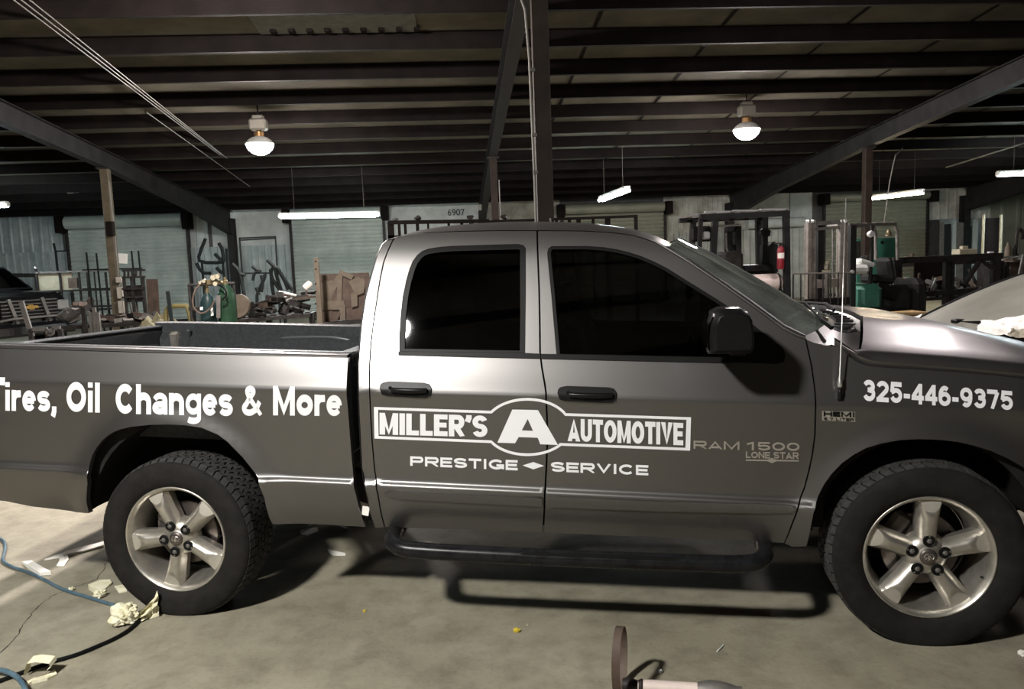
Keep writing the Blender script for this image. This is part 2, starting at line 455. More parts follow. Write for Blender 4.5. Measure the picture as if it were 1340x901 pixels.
sheet(628, 735, 268, 300, 'wall_dirty', 1.1, .01, z0=0, z1=TOPZ)
sheet(871, 884, 262, 400, 'wall_dirty', .4, .01, z0=0, z1=TOPZ)
sheet(884, 968, 260, 300, 'wall_dirty', .17, .012, z1=TOPZ, z0=wz(925, 304))
sheet(968, 1036, 255, 300, 'wall_dirty', 1.2, .01, z1=TOPZ, z0=wz(1000, 300))
sheet(1037, 1066, 255, 300, 'wall_white', 1.2, .01, z1=TOPZ, z0=wz(1050, 300))
sheet(884, 1078, 300, 400, 'galv_warm', .24, .07, dy=-.06, z0=0, z1=wz(980, 301))
sheet(1212, 1300, 245, 284, 'wall_dirty', .3, .015, z1=TOPZ, z0=wz(1250, 287))
sheet(1212, 1300, 284, 400, 'galv', .2, .06, dy=-.06, z0=0, z1=wz(1250, 286))
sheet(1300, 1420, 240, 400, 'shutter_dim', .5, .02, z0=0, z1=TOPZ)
# pale duct roll lying along the top of the lower sheets
m = MB(); q0, q1 = at(978, 293, WY-.05), at(1052, 290, WY-.05); m.tube([q0, q1], .17, 14); m.build('wrapped_pipe', 'wall_white', wall_back, smooth=True)

# other walls of the hall
def plainwall(name, c, d):
    m = MB(); m.box(c, d); return struct(m.build(name, 'wall_far'))
plainwall('wall_left', (XL-.1, (WY+YF)/2, 2.9), (.2, WY-YF+.6, 6.2))
plainwall('wall_right', (XR+.1, (WY+YF)/2, 2.9), (.2, WY-YF+.6, 6.2))
plainwall('wall_front', ((XL+XR)/2, YF-.1, 2.9), (XR-XL, .2, 6.2))

# roll-up doors
def rollup(name, u0, u1, v_drum0, v_drum1, material):
    x0, x1 = wx(u0), wx(u1); um = (u0+u1)/2
    zd1, zd0 = wz(um, v_drum0), wz(um, v_drum1)
    e = bpy.data.objects.new(name, None); C.objects.link(e); struct(e); e.location = ((x0+x1)/2, WY, 0)
    X = (x1-x0)/2
    m = MB(); n = int(zd0/.125); pr = []
    for i in range(n):
        z = zd0*i/n; h = zd0/n
        pr += [(0.0, z), (-.026, z+h*.25), (-.030, z+h*.55), (-.004, z+h*.8), (0.004, z+h*.97)]
    m.loft([[(-X, p[0]-.02, p[1]), (X, p[0]-.02, p[1])] for p in pr])
    o = m.build('curtain', material, e, fix=False); o['kind'] = 'stuff'
    m = MB(); r = (zd1-zd0)/2
    zz = (zd0+zd1)/2
    m.lathe([(0, -X*.98), (r*.9, -X*.98), (r, -X*.97), (r, X*.97), (r*.9, X*.98), (0, X*.98)], 20, (0, -.22, zz), 'x'); m.build('drum', material, e, smooth=True)
    for s in (-1, 1):
        m = MB(); m.box((s*(X+.03), -.06, zd0/2), (.08, .1, zd0)); m.build('guide', 'dark_steel', e)
        m = MB(); m.box((s*(X+.10), -.2, zz-.05), (.22, .5, r*2.6), bev=.02); m.build('bracket', 'primer', e)
    m = MB(); m.box((0, -.05, .05), (2*X, .06, .09)); m.build('bottom_bar', 'dark_steel', e)
    return e
rollup('door_1', 92, 247, 281, 298, 'shutter')
rollup('door_2', 384, 503, 272, 286, 'shutter')
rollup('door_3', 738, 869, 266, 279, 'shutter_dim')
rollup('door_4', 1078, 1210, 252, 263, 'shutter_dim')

# writing on the wall sheet
def text_mesh(txt, bold=0.0):
    cu = bpy.data.curves.new('t', 'FONT'); cu.body = txt; cu.offset = bold; cu.resolution_u = 4
    o = bpy.data.objects.new('t', cu); C.objects.link(o)
    dg = bpy.context.evaluated_depsgraph_get(); dg.update()
    me = bpy.data.meshes.new_from_object(o.evaluated_get(dg))
    C.objects.unlink(o); bpy.data.objects.remove(o); bpy.data.curves.remove(cu)
    return me
def text_flat(name, txt, p0, p1, h, material, parent, bold=0.02, y=0):
    me = text_mesh(txt, bold); xs = [v.co.x for v in me.vertices]; ys = [v.co.y for v in me.vertices]
    for v in me.vertices:
        t = (v.co.x-min(xs))/(max(xs)-min(xs)); s = (v.co.y-min(ys))/(max(ys)-min(ys))
        p = p0.lerp(p1, t); v.co = (p.x, p.y+y, p.z+s*h)
    me.materials.append(MATS[material]); me.name = name
    o = bpy.data.objects.new(name, me); C.objects.link(o); o.parent = parent
    return o
text_flat('sprayed_number', '6907', at(586, 282, WY+.14), at(608, 281.5, WY+.14), .21, 'ink', wall_back, .0)

# interior posts
def post(x, y, w, material, label, boxed=True):
    z1 = roofz(y)-rdep(y)+.004
    e = empty('steel_post', (x, y, 0), label, 'post')
    m = MB(); m.box((0, 0, z1/2), (w, w, z1), bev=.008); m.build('shaft', material, e)
    m = MB(); m.box((0, 0, .012), (w+.14, w+.14, .024)); m.build('base_plate', 'dark_steel', e)
    m = MB(); m.box((0, 0, z1-.01), (w+.1, w+.1, .03)); m.build('cap_plate', 'dark_steel', e)
    return e
pl = post(-7.28, 17.2, .165, 'post_tan', 'tan brown steel post with grey conduit and electrical boxes in front of the shutter')
m = MB(); m.tube([(.10, -.06, .5), (.10, -.06, 2.6), (.085, -.06, 3.6)], .018, 8); m.build('conduit', 'conduit', pl, smooth=True)
for z, h in ((1.28, .24), (.98, .26), (1.55, .12)):
    m = MB(); m.box((.14, -.11, z), (.13, .10, h), bev=.01); m.build('electrical_box', 'ballast', pl)
m = MB(); m.box((.06, -.14, 2.62), (.14, .12, .30), bev=.01); m.build('switch_box', 'primer', pl)
for i in range(3):
    m = MB(); m.tube([(.12+.05*i, -.13, 1.2), (.3+.05*i, -.15, 1.15), (.34+.06*i, -.14, .9), (.25+.04*i, -.14, .45), (.2, -.13, .2)], .013, 6); m.build('flex_cable', 'rust_steel' if i != 1 else 'grey_steel', pl, smooth=True)
pm = post(.83, 17.2, .15, 'post_brown', 'slim brown steel post reaching the rafter above the cab roof')
m = MB(); m.tube([(.11, -.05, .3), (.11, -.05, 3.4)], .014, 6); m.build('conduit', 'conduit', pm)
pr_ = post(9.15, 17.2, .165, 'post_brown', 'brown steel post behind the green forklift')
pn = post(.86, 7.7, .155, 'post_brown', 'thick dark steel post with a pale conduit directly behind the truck cab')
zt = roofz(7.7)-.45
m = MB(); m.tube([(-.10, -.07, .3), (-.10, -.07, 2.5), (-.115, -.07, 3.6), (-.14, -.07, 4.05), (-.2, -.07, 4.22), (-.32, -.07, 4.25), (-.5, -.07, 4.18)], .012, 8); m.build('conduit', 'conduit', pn, smooth=True)
for z in (2.55, 2.9, 3.5):
    m = MB(); m.box((-.09, -.08, z), (.05, .03, .03)); m.build('conduit_clip', 'conduit', pn)
m = MB(); m.tube([(.02, -.09, 2.02), (.04, -.12, 2.06), (.035, -.12, 2.11)], .01, 6); m.build('hook', 'conduit', pn)

# conduits run under the purlins
def roofline(name, uv0, uv1, r, label, dz=-.03, wig=0):
    p, q = roofhit(*uv0, dz), roofhit(*uv1, dz)
    m = MB(); m.tube([p+(q-p)*t for t in (0, .25, .5, .75, 1)], r, 6); o = m.build(name, 'conduit', None, smooth=True)
    return tag(o, label, 'conduit')
roofline('roof_conduit', (18, 0), (288, 203), .009, 'thin conduit under the roof purlins, leftmost of the bundle')
roofline('roof_conduit', (24, -3), (292, 204), .009, 'thin conduit under the roof purlins, in the middle of the bundle')
roofline('roof_conduit', (34, -4), (297, 207), .009, 'thin conduit under the roof purlins, beside the widest gap of the bundle')
roofline('roof_conduit', (192, 147), (327, 244), .009, 'single thin conduit that ends nearest the long fluorescent strip light')
o = roofline('roof_conduit', (1238, 219), (1360, 181), .02, 'single pale pipe under the roof beside the tilted warm strip light', dz=-.1)

# ------------------------------------------------------------------ lamps
def hid(pos, glow, label, top=None):
    x, y, z = pos
    e = empty('low_bay_lamp', (x, y, z), label, 'lamp', group='low bay lamps under the roof')
    m = MB(); prof = [(0, -.20), (.07, -.19), (.15, -.155), (.21, -.09), (.240, -.02), (.238, .0)]
    m.lathe(prof, 28); m.build('lens', glow, e, smooth='all', fix=False)
    m = MB(); m.lathe([(.243, -.008), (.242, .008), (.225, .035), (.19, .07), (.14, .104), (.07, .128), (0, .13)], 28); m.build('reflector', 'white', e, smooth='all')
    m = MB(); m.lathe([(0, .12), (.085, .12), (.085, .20), (.06, .22), (0, .22)], 16); m.build('socket', 'neck', e, smooth=True)
    m = MB(); m.box((0, 0, .33), (.30, .22, .20), bev=.03); m.box((0, 0, .46), (.2, .14, .07), bev=.02); m.build('ballast_housing', 'ballast', e)
    zt = (top if top else roofz(y)+PH)-z
    m = MB(); m.tube([(0, 0, .48), (0, 0, zt)], .014, 8); m.box((0, 0, zt-.03), (.1, .1, .05)); m.build('hanger', 'dark_steel', e)
    return e
c1 = at(340, 188, 14.6); c2 = at(977, 169, 14.6)
hid(c1, 'hid_glow', 'glowing low bay lamp with grey ballast hanging above the pickup bed')
hid(c2, 'hid_glow', 'glowing low bay lamp with grey ballast hanging beyond the windshield')
hid((5.2, 7.0, 4.45), 'hid_side', 'low bay lamp hanging high between the truck hood and the forklifts')
hid((-2.5, 7.9, 4.66), 'hid_tail', 'low bay lamp hanging high above the tailgate of the truck')
hid((-2.75, .1, 4.45), 'hid_near', 'low bay lamp hanging over the open floor before the truck')
def strip_light(p, q, glow, label, cords=True):
    p, q = Vector(p), Vector(q); e = empty('fluorescent_strip_light', (p+q)/2, label, 'lamp', group='fluorescent strip lights')
    o = (p+q)/2; a, b = p-o, q-o; d = (b-a)
    m = MB(); m.bar(a+Vector((0, 0, .075)), b+Vector((0, 0, .075)), .13, .05); m.build('housing', 'white', e)
    n = d.normalized().cross(Vector((0, 0, 1)))
    for t0, t1 in ((.01, .49), (.51, .99)):
        for s in (-1, 1):
            m = MB(); m.tube([a+d*t0+n*.045*s, a+d*t1+n*.045*s], .036, 10); m.build('tube', glow, e, smooth=True)
    for t in (0.0, .5, 1.0):
        m = MB(); c = a+d*t; m.box(c+Vector((0, 0, .03)), (.05, .12, .09)); m.build('lamp_holder', 'white', e)
    for t in (.15, .85):
        c = a+d*t; yc_ = o.y+c.y; off_ = (yc_-PY0) % PSP; top_ = roofz(yc_-off_)+.001 if off_ < .08 else roofz(yc_)+PH-.001
        m = MB(); m.tube([c+Vector((0, 0, .1)), c+Vector((0, 0, top_-o.z))], .004, 5); m.build('chain', 'conduit', e)
    return e
strip_light(at(366, 284, 19.7), at(496, 281.5, 19.7), 'tube_cool', 'cool white fluorescent strip light hanging before the shutter beyond the pickup bed')
strip_light(at(786, 262, 20), at(821, 249, 17.7), 'tube_cool', 'cool white fluorescent strip light seen end-on beside the dark post')
strip_light(at(1141, 260, 21.5), at(1207, 252, 19.6), 'tube_warm', 'warm fluorescent strip light tilted above the green forklift')
strip_light(at(1306, 229, 18.5), at(1306, 229, 18.5)+Vector((2.44, -.2, 0)), 'tube_cool', 'cool white fluorescent strip light above the dusty car')
strip_light(at(10, 269, 19)-Vector((2.44, 0, 0)), at(10, 269, 19), 'tube_cool', 'cool white fluorescent strip light above the black pickup grille')
# small fittings
o = MB(); p = at(715, 241, 12.5); o.lathe([(0, -.06), (.03, -.05), (.045, 0), (.03, .05), (.015, .07), (0, .07)], 12); o.tube([(0, 0, .07), (0, 0, roofz(12.5)-p.z+PH-.02)], .008, 6)
ob = o.build('bulb_cage', 'brass', None, smooth=True); ob.location = p; tag(ob, 'small amber bulb hanging beside the thick dark post', 'bulb')
m = MB(); m.tube([roofhit(1181, 194, -.02), at(1172, 203, 15.5), at(1169, 215, 15.5), at(1164, 240, 15.5), at(1157, 291, 15.5)], .012, 6); ob = m.build('power_cord', 'conduit', None, smooth=True); tag(ob, 'thin pale cord hanging from the roof over the green forklift', 'cord')
p = at(92, 250, 22.0); m = MB(); m.box((0, 0, 0), (.14, .12, .11), bev=.01); m.bar((.07, 0, -.03), (.2, 0, -.04), .03, .02); m.tube([(0, .02, .05), (0, .02, roofz(22.0)+.02-p.z)], .012, 6); ob = m.build('junction_box', 'white', None); ob.location = p; tag(ob, 'small white junction box under the roof above the blue corrugated wall', 'box')
# ------------------------------------------------------------------ bold signwriter's letters drawn as strokes
def EL(cx, cy, rx, ry, a0, a1, n=18): return [(cx+rx*math.cos(math.radians(a0+(a1-a0)*i/n)), cy+ry*math.sin(math.radians(a0+(a1-a0)*i/n))) for i in range(n+1)]
GW = {'T': .86, 'i': .30, 'r': .54, 'e': .78, 's': .74, ',': .30, 'O': 1.06, 'l': .30, 'C': 1.0, 'h': .80, 'a': .78, 'n': .80, 'g': .82, '&': 1.0, 'M': 1.12, 'o': .84, '-': .44, "'": .28, 'I': .30, ' ': .36, '.': .28, '1': .55, 'E': .82, 'L': .76, 'R': .94, 'S': .90, 'A': 1.0, 'U': .94, 'V': .96, 'P': .90, 'G': 1.04, 'H': .94, 'N': .94}
def glyph(ch, w, t):
    L, R_, B, T, cx = t/2, w-t/2, t/2, 1-t/2, w/2; rx = w/2-t/2; X = .73-t/2; q = []
    if ch == 'T': q = [[(0, T), (w, T)], [(cx, 0), (cx, 1)]]
    elif ch == 'i': q = [[(cx, 0), (cx, .73)], [(cx, .83), (cx, 1)]]
    elif ch in 'lI': q = [[(cx, 0), (cx, 1)]]
    elif ch == "'": q = [[(cx+.02, 1), (cx+.02, .86), (cx-.05, .68)]]
    elif ch == '.': q = [[(cx, 0), (cx, .18)]]
    elif ch == ',': q = [[(cx, .19), (cx, .02)], [(cx+.02, .06), (cx-.07, -.17)]]
    elif ch == '-': q = [[(.02, .36), (w-.02, .36)]]
    elif ch == 'r': q = [[(L, 0), (L, .73)], [(L, .40), (L+.05, X-.10), (L+.14, X-.01), (w, X+.01)]]
    elif ch == 'e': q = [[(L, .37), (R_, .37)], EL(cx, .365, rx, .365-t/2, 0, 322, 26)]
    elif ch in 'sS':
        tp_, h = (X, .73) if ch == 's' else (T, 1)
        r1 = (tp_-B)/4
        q = [EL(cx, tp_-r1, rx, r1, 18, 250, 16)+EL(cx, B+r1, rx, r1, 70, -162, 16)]
    elif ch in 'O0o':
        tp_ = X if ch == 'o' else T
        q = [('c', EL(cx, (tp_+B)/2, rx, (tp_-B)/2, 0, 360, 30)[:-1])]
    elif ch == 'C': q = [EL(cx, .5, rx, .5-t/2, 40, 320, 26)]
    elif ch == 'G': q = [EL(cx, .5, rx, .5-t/2, 40, 322, 26), [(R_, .06), (R_, .42+t/2)], [(cx, .42), (w, .42)]]
    elif ch in 'hn': q = [[(L, 0), (L, 1 if ch == 'h' else .73)], [(L, .40)]+EL(cx, X-.20, rx, .20, 180, 0, 14)[1:]+[(R_, 0)]]
    elif ch == 'a': q = [EL(cx, X-.17, rx, .17, 165, 0, 12)+[(R_, 0)], [(R_, .42)]+EL(cx-.01, .225, rx, .225-t/2, 75, 290, 16)+[(R_, .20)]]
    elif ch == 'g': q = [('c', EL(cx, .375, rx, .355-t/2, 0, 360, 26)[:-1]), [(R_, .73), (R_, -.05)]+EL(cx, -.08, rx, .21-t/2, 0, -150, 12)]
    elif ch == '&': q = [[(w, .0), (.36*w, .62)]+EL(.44*w, .80, .17*w, .20-t/2, 215, -40, 16)+[(.30*w, .47)]+EL(.38*w, .25, .38*w-t/2, .25-t/2, 130, 300, 12)+[(.76*w, .22), (.93*w, .48)]]
    elif ch == 'M': q = [[(L, 0), (L, 1)], [(R_, 0), (R_, 1)], [(L, 1.04), (cx, .06), (R_, 1.04)]]
    elif ch == 'N': q = [[(L, 0), (L, 1)], [(R_, 0), (R_, 1)], [(L, 1), (R_, 0)]]
    elif ch == 'H': q = [[(L, 0), (L, 1)], [(R_, 0), (R_, 1)], [(L, .52), (R_, .52)]]
    elif ch == 'L': q = [[(L, 0), (L, 1)], [(L, B), (w, B)]]
    elif ch == 'E': q = [[(L, 0), (L, 1)], [(L, B), (w, B)], [(L, T), (w, T)], [(L, .51), (w*.93, .51)]]
    elif ch in 'PR':
        q = [[(L, 0), (L, 1)], [(L, T), (cx, T)]+EL(R_-(T-.46)/2*min(1, w), (T+.46)/2, (T-.46)/2*min(1, w), (T-.46)/2, 90, -90, 12)+[(L, .46)]]
        if ch == 'R': q += [[(cx-.02, .46), (R_+.03, -.02)]]
    elif ch == 'U': q = [[(L, 1)]+EL(cx, .34, rx, .34-t/2, 180, 360, 16)+[(R_, 1)]]
    elif ch == 'V': q = [[(L*.9, 1.03), (cx, .04), (w-L*.9, 1.03)]]
    elif ch == 'A': q = [[(L*.8, -.03), (cx, .97), (w-L*.8, -.03)], [(w*.22, .25), (w*.78, .25)]]
    elif ch == '1': q = [[(w*.68, 0), (w*.68, 1)], [(w*.68, .93), (.02, .72)]]
    elif ch == '2': q = [EL(cx, T-.22, rx, .22, 165, -35, 16)+[(L+.02, B+.02)], [(.0, B), (w, B)]]
    elif ch == '3': q = [EL(cx-.01, T-.20, rx*.94, .20, 160, -85, 14), EL(cx, B+.235, rx, .235, 85, -160, 16), [(cx*.75, .53), (cx*1.1, .53)]]
    elif ch == '4': q = [[(w*.72, 0), (w*.72, 1)], [(w*.70, .95), (.08, .33)], [(0, .31), (w, .31)]]
    elif ch == '5': q = [[(w*.95, T), (L+.06, T), (L+.01, .50)], [(L-.02, .50)]+EL(cx, B+.245, rx, .245, 130, -160, 18)]
    elif ch == '6': q = [('c', EL(cx, B+.24, rx, .24, 0, 360, 24)[:-1]), EL(cx, .5, rx, .5-t/2, 195, 52, 16)]
    elif ch == '9': q = [('c', EL(cx, T-.24, rx, .24, 0, 360, 24)[:-1]), EL(cx, .5, rx, .5-t/2, 15, -128, 16)]
    elif ch == '7': q = [[(0, T), (R_, T)], [(R_, T), (w*.42, 0)]]
    return q
def ribbon(m, pts, t, closed, lo, hi, lift=0.0):
    n = len(pts); P = [Vector((p[0], p[1])) for p in pts]; rows = []
    for i in range(n):
        a = P[i-1] if (i or closed) else None; c = P[(i+1) % n] if (i < n-1 or closed) else None
        d1 = (P[i]-a).normalized() if a is not None else None; d2 = (c-P[i]).normalized() if c is not None else None
        if d1 is None: d1 = d2
        if d2 is None: d2 = d1
        n1, n2 = Vector((-d1.y, d1.x)), Vector((-d2.y, d2.x)); k = n1+n2
        k = k/max(.35, k.length_squared/2) if k.length > 1e-6 else n1
        cl = lambda v: (v.x, min(hi, max(lo, v.y)), lift)
        rows.append([cl(P[i]+k*t/2), cl(P[i]-k*t/2)])
    if closed: rows.append(rows[0])
    m.loft(rows)
def stroke_mesh(txt, t=.2, condense=1.0, space=.08):
    m = MB(); x = 0; t0 = t
    for ch in txt:
        t = t0*(.82 if ch in 'easg&' else 1.18 if ch in 'AV' else 1)
        w = GW.get(ch, .78)*condense
        if ch in "iIl.'," : w = max(w, t*1.02)
        for ns, st in enumerate(glyph(ch, w, t)):
            closed = isinstance(st, tuple); pts = st[1] if closed else st
            lo = -.34 if ch in 'g,' else 0
            ribbon(m, [(p[0]+x, p[1]) for p in pts], t, closed, lo, .73 if ch in 'resaongu' else 1, ns*.0004)
        x += w+space
    me = bpy.data.meshes.new('w'); me.from_pydata(m.v, [], m.f)
    return me
# ================================================================== the pickup truck (own frame: x forward, y away from the camera side, z up)
TW = 2.0           # body width, near side at y = 0
truck = empty('pickup_truck', (TRX, TRY, 0), 'dark grey metallic crew cab pickup truck with white company lettering on its side', 'pickup truck', TRA)
TAB = [(.36, .11), (.42, .075), (.48, .045), (.56, .016), (.63, .0), (.675, -.009), (.692, -.0105), (.700, -.008), (.716, .006), (.735, .0095), (.85, .007), (1.0, .002),
       (1.10, -.003), (1.145, -.006), (1.160, -.003), (1.18, .004), (1.25, .029), (1.32, .056), (1.40, .086), (1.55, .142), (1.70, .200), (1.80, .243), (1.87, .283), (1.95, .34), (2.1, .45)]
def _slopes():
    n = len(TAB); d = [(TAB[i+1][1]-TAB[i][1])/(TAB[i+1][0]-TAB[i][0]) for i in range(n-1)]
    m = [d[0]]+[0 if d[i-1]*d[i] <= 0 else 2*d[i-1]*d[i]/(d[i-1]+d[i]) for i in range(1, n-1)]+[d[-1]]
    return m
TM = _slopes()
def prof(zp):
    zp = max(TAB[0][0], min(TAB[-1][0]-1e-6, zp))
    for i in range(len(TAB)-1):
        if zp <= TAB[i+1][0]:
            h = TAB[i+1][0]-TAB[i][0]; t = (zp-TAB[i][0])/h
            return ((2*t**3-3*t*t+1)*TAB[i][1]+(t**3-2*t*t+t)*h*TM[i]+(-2*t**3+3*t*t)*TAB[i+1][1]+(t**3-t*t)*h*TM[i+1])
    return TAB[-1][1]
AX, FX = 0.0, 3.569
AZ = .395
def S(x, z):
    y = prof(z+.035*(x-1))
    for wx_, ra, zc in ((AX+.02, .50, .47), (FX-.01, .47, .44)):
        r = math.hypot(x-wx_, z-zc)
        if r < ra+.4: y -= .034*math.exp(-(max(0, r-ra)/.09)**2)*(1 if z < 1.05 else max(0, 1-(z-1.05)/.1))
    if x > 3.9: y += .9*(x-3.9)**2           # nose rounds inwards
    if x < -.9: y += .5*(x+.9)**2
    return y
def sd(u, v):                                # pixel on the near body side -> (x, z)
    y = .02
    for _ in range(6):
        p = tp(u, v, y); y = S(p.x, p.z)
    return (p.x, p.z)
def sdl(l): return [sd(*p) for p in l]
def inpoly(p, poly):
    c = False; n = len(poly); x, y = p
    for i in range(n):
        x1, y1 = poly[i]; x2, y2 = poly[i-1]
        if (y1 > y) != (y2 > y) and x < (x2-x1)*(y-y1)/(y2-y1)+x1: c = not c
    return c
def smooth_path(P, it=2):
    for _ in range(it):
        o = [P[0]]
        for a, b in zip(P, P[1:]): o += [a.lerp(b, .25), a.lerp(b, .75)]
        P = o+[P[-1]]
    return P
def area2(p): return sum(p[i-1][0]*p[i][1]-p[i][0]*p[i-1][1] for i in range(len(p)))
def inset(poly, d):
    if area2(poly) < 0: poly = poly[::-1]
    n = len(poly); out = []
    for i in range(n):
        a, b, c = Vector(poly[i-1]), Vector(poly[i]), Vector(poly[(i+1) % n])
        e1 = (b-a); e2 = (c-b)
        if e1.length < 1e-9 or e2.length < 1e-9: out.append(tuple(b)); continue
        e1.normalize(); e2.normalize(); n1 = Vector((-e1.y, e1.x)); n2 = Vector((-e2.y, e2.x)); k = n1+n2
        k = k/max(.5, k.length_squared/2) if k.length > 1e-6 else n1
        out.append((b.x+k.x*d, b.y+k.y*d))
    return out
def dens(poly, step):
    out = []
    for i in range(len(poly)):
        a, b = poly[i], poly[(i+1) % len(poly)]; n = max(1, int(math.hypot(b[0]-a[0], b[1]-a[1])/step+.99))
        out += [(a[0]+(b[0]-a[0])*k/n, a[1]+(b[1]-a[1])*k/n) for k in range(n)]
    return out
def smooth_poly(pts, it=1):                  # rounds a polyline loop (Chaikin)
    for _ in range(it):
        o = []
        for i in range(len(pts)):
            a, b = pts[i], pts[(i+1) % len(pts)]
            o += [(a[0]*.75+b[0]*.25, a[1]*.75+b[1]*.25), (a[0]*.25+b[0]*.75, a[1]*.25+b[1]*.75)]
        pts = o
    return pts
ROWS = sorted(set([round(.36+.03*i, 4) for i in range(56)]+[.683, .692, .696, .700, .704, .708, .712, .716, .722, .735, 1.145, 1.150, 1.155, 1.160, 1.165, 1.17, 1.18]))
def panel_mesh(outer, holes, yfun, step=.035, ret=.03, grid=.045):
    outer = dens(outer, step); holes = [dens(h, step) for h in holes]
    pts = []; edges = []
    for loop in [outer]+holes:
        o = len(pts); pts += loop; edges += [(o+i, o+(i+1) % len(loop)) for i in range(len(loop))]
    nb = len(pts)
    x0, x1 = min(p[0] for p in outer), max(p[0] for p in outer)
    bset = {}
    for p in pts: bset.setdefault((int(p[0]/.02), int(p[1]/.02)), []).append(p)
    nx = max(1, int((x1-x0)/grid))
    for zp in ROWS:
        for i in range(1, nx):
            x = x0+(x1-x0)*i/nx; z = zp-.035*(x-1)
            if not inpoly((x, z), outer) or any(inpoly((x, z), h) for h in holes): continue
            kx, kz = int(x/.02), int(z/.02); bad = False
            for ax in (-1, 0, 1):
                for az in (-1, 0, 1):
                    for q in bset.get((kx+ax, kz+az), ()):
                        if (q[0]-x)**2+(q[1]-z)**2 < 6e-5: bad = True
            if not bad: pts.append((x, z))
    vo, eo, fo, ov, oe, of = geometry.delaunay_2d_cdt([Vector(p) for p in pts], edges, [], 0, 1e-6)
    tri = []
    for f in fo:
        c = (sum(vo[i].x for i in f)/3, sum(vo[i].y for i in f)/3)
        if inpoly(c, outer) and not any(inpoly(c, h) for h in holes): tri.append(tuple(f))
    V = [(p.x, yfun(p.x, p.y), p.y) for p in vo]
    m = MB()
    # face towards the camera side (-y)
    T = []
    for f in tri:
        a, b, c = [vo[i] for i in f]
        T.append(f if (b-a).cross(c-a) > 0 else f[::-1])
    m.add(V, T); m.nface = len(V)
    if ret:
        for loop in [outer]+holes:
            a = [(p[0], yfun(*p), p[1]) for p in loop]; 
            m.loft([a, [(q[0], q[1]+.004, q[2]) for q in a], [(q[0], q[1]+ret, q[2]) for q in a]], closed=True)
    return m
def add_far(o):                              # the same part on the far side
    c = o.copy(); C.objects.link(c); c.parent = o.parent; c.scale = (1, -1, 1); c.location = (0, TW, 0)
    for ch in o.children:
        k = ch.copy(); C.objects.link(k); k.parent = c
    return c
def panel(name, outer, holes=(), m='paint', parent=None, off=0.0, ret=.03, far=True, gap=.0025, label=None, grid=.045):
    outer = inset(outer, gap) if gap else outer
    me = panel_mesh(outer, list(holes), lambda x, z: S(x, z)+off, ret=ret, grid=grid)
    o = me.build(name, m, parent or truck, smooth='all', fix=False)
    d = o.data; nn = []
    for i, v in enumerate(d.vertices):
        if i < me.nface:
            x, z = v.co.x, v.co.z; e = .004
            nn.append(Vector(((S(x+e, z)-S(x-e, z))/(2*e), -1, (S(x, z+e)-S(x, z-e))/(2*e))).normalized())
        else: nn.append(Vector((0, 0, 0)))
    d.normals_split_custom_set_from_vertices(nn)
    if label: o['label'] = label
    if far: add_far(o)
    return o

G1 = sdl([(514, 314), (507, 329), (501.7, 343.5), (497, 366), (493, 392), (488, 426), (485, 452), (483.4, 478), (483.6, 515), (485, 547), (487, 580), (490, 614), (494, 645), (498.5, 671), (503.6, 690)])
G2 = sdl([(703, 301), (704, 340), (705.5, 377.6), (706.3, 420), (706.8, 460.6), (709, 480), (712.5, 500), (714.5, 513.6), (715.8, 545), (716, 580.7), (715.3, 605), (714, 627.8), (712.5, 662), (711, 697)])
G3 = sdl([(1054.6, 443), (1062, 476.7), (1066.8, 511), (1067.6, 535), (1066.7, 569.5), (1063.5, 594), (1058.8, 616), (1053, 638), (1046, 659), (1037, 685), (1026.5, 711)])
DTR = sdl([(514, 314), (520, 310), (530, 307), (545, 305), (560, 303.6), (600, 302), (650, 301), (703, 301)])
DTF = sdl([(703, 301), (760, 301.5), (800, 303.5), (830, 307.5), (855, 315.5), (872, 325.5), (904, 345), (945, 372.5), (986, 401.5), (1025.5, 430.5), (1047, 441), (1054.6, 443)])
WR = sdl([(522.5, 463.5), (522.3, 440), (524, 412), (527, 387), (531, 368), (536, 351), (540, 341.5), (545.7, 333.7), (552, 328.5), (560, 325.2), (574, 323), (592, 321.5), (640, 320), (678, 319), (685, 320.5), (688.3, 325), (688.3, 380), (687.3, 466.5)])
WF = sdl([(716, 331), (717.5, 325), (722, 321.8), (767, 321.6), (790, 323.2), (807.5, 326), (824, 330), (839.7, 335), (856, 342), (872, 350), (904, 370), (936.4, 390), (958, 404), (979.4, 419.7), (1006, 441), (1020, 451.5), (1025.5, 457), (1027.8, 465.4), (1026, 473), (1017, 476), (955, 474), (835, 471.6), (728.5, 468.8), (728, 462.7), (721.5, 387)])
# rear and front doors
rear_door = panel('rear_door', DTR+G2[1:]+G1[::-1][:-1], [WR], far=False, gap=.0042)
front_door = panel('front_door', DTF+G3[1:]+sdl([(860, 704)])+G2[::-1][:-1], [WF], far=False, gap=.0042)
DOORS = (rear_door, front_door)
def ring(name, outline, w, material, parent, off=.004, far=False):
    return panel(name, outline, [inset(outline, w)], material, parent, off, ret=.012, gap=-.002, far=far)
ring('window_seal', WR, .026, 'rubber_trim', rear_door)
ring('window_seal', WF, .016, 'rubber_trim', front_door)
panel('window_glass', WR, (), 'tint_dark', rear_door, .014, ret=0, gap=.006, far=False)
panel('window_glass', WF, (), 'tint_front', front_door, .014, ret=0, gap=.006, far=False)
# black belt strips under the glass
panel('belt_strip', sdl([(521.5, 459.5), (688, 461.5), (707, 462.5), (707.3, 468.6), (600, 466.2), (521.5, 464.2)]), (), 'rubber_trim', rear_door, -.006, gap=0, far=False)
panel('belt_strip', sdl([(708, 462.6), (735, 463), (955, 467.5), (955, 474.5), (835, 471.8), (708, 468.8)]), (), 'rubber_trim', front_door, -.006, gap=0, far=False)
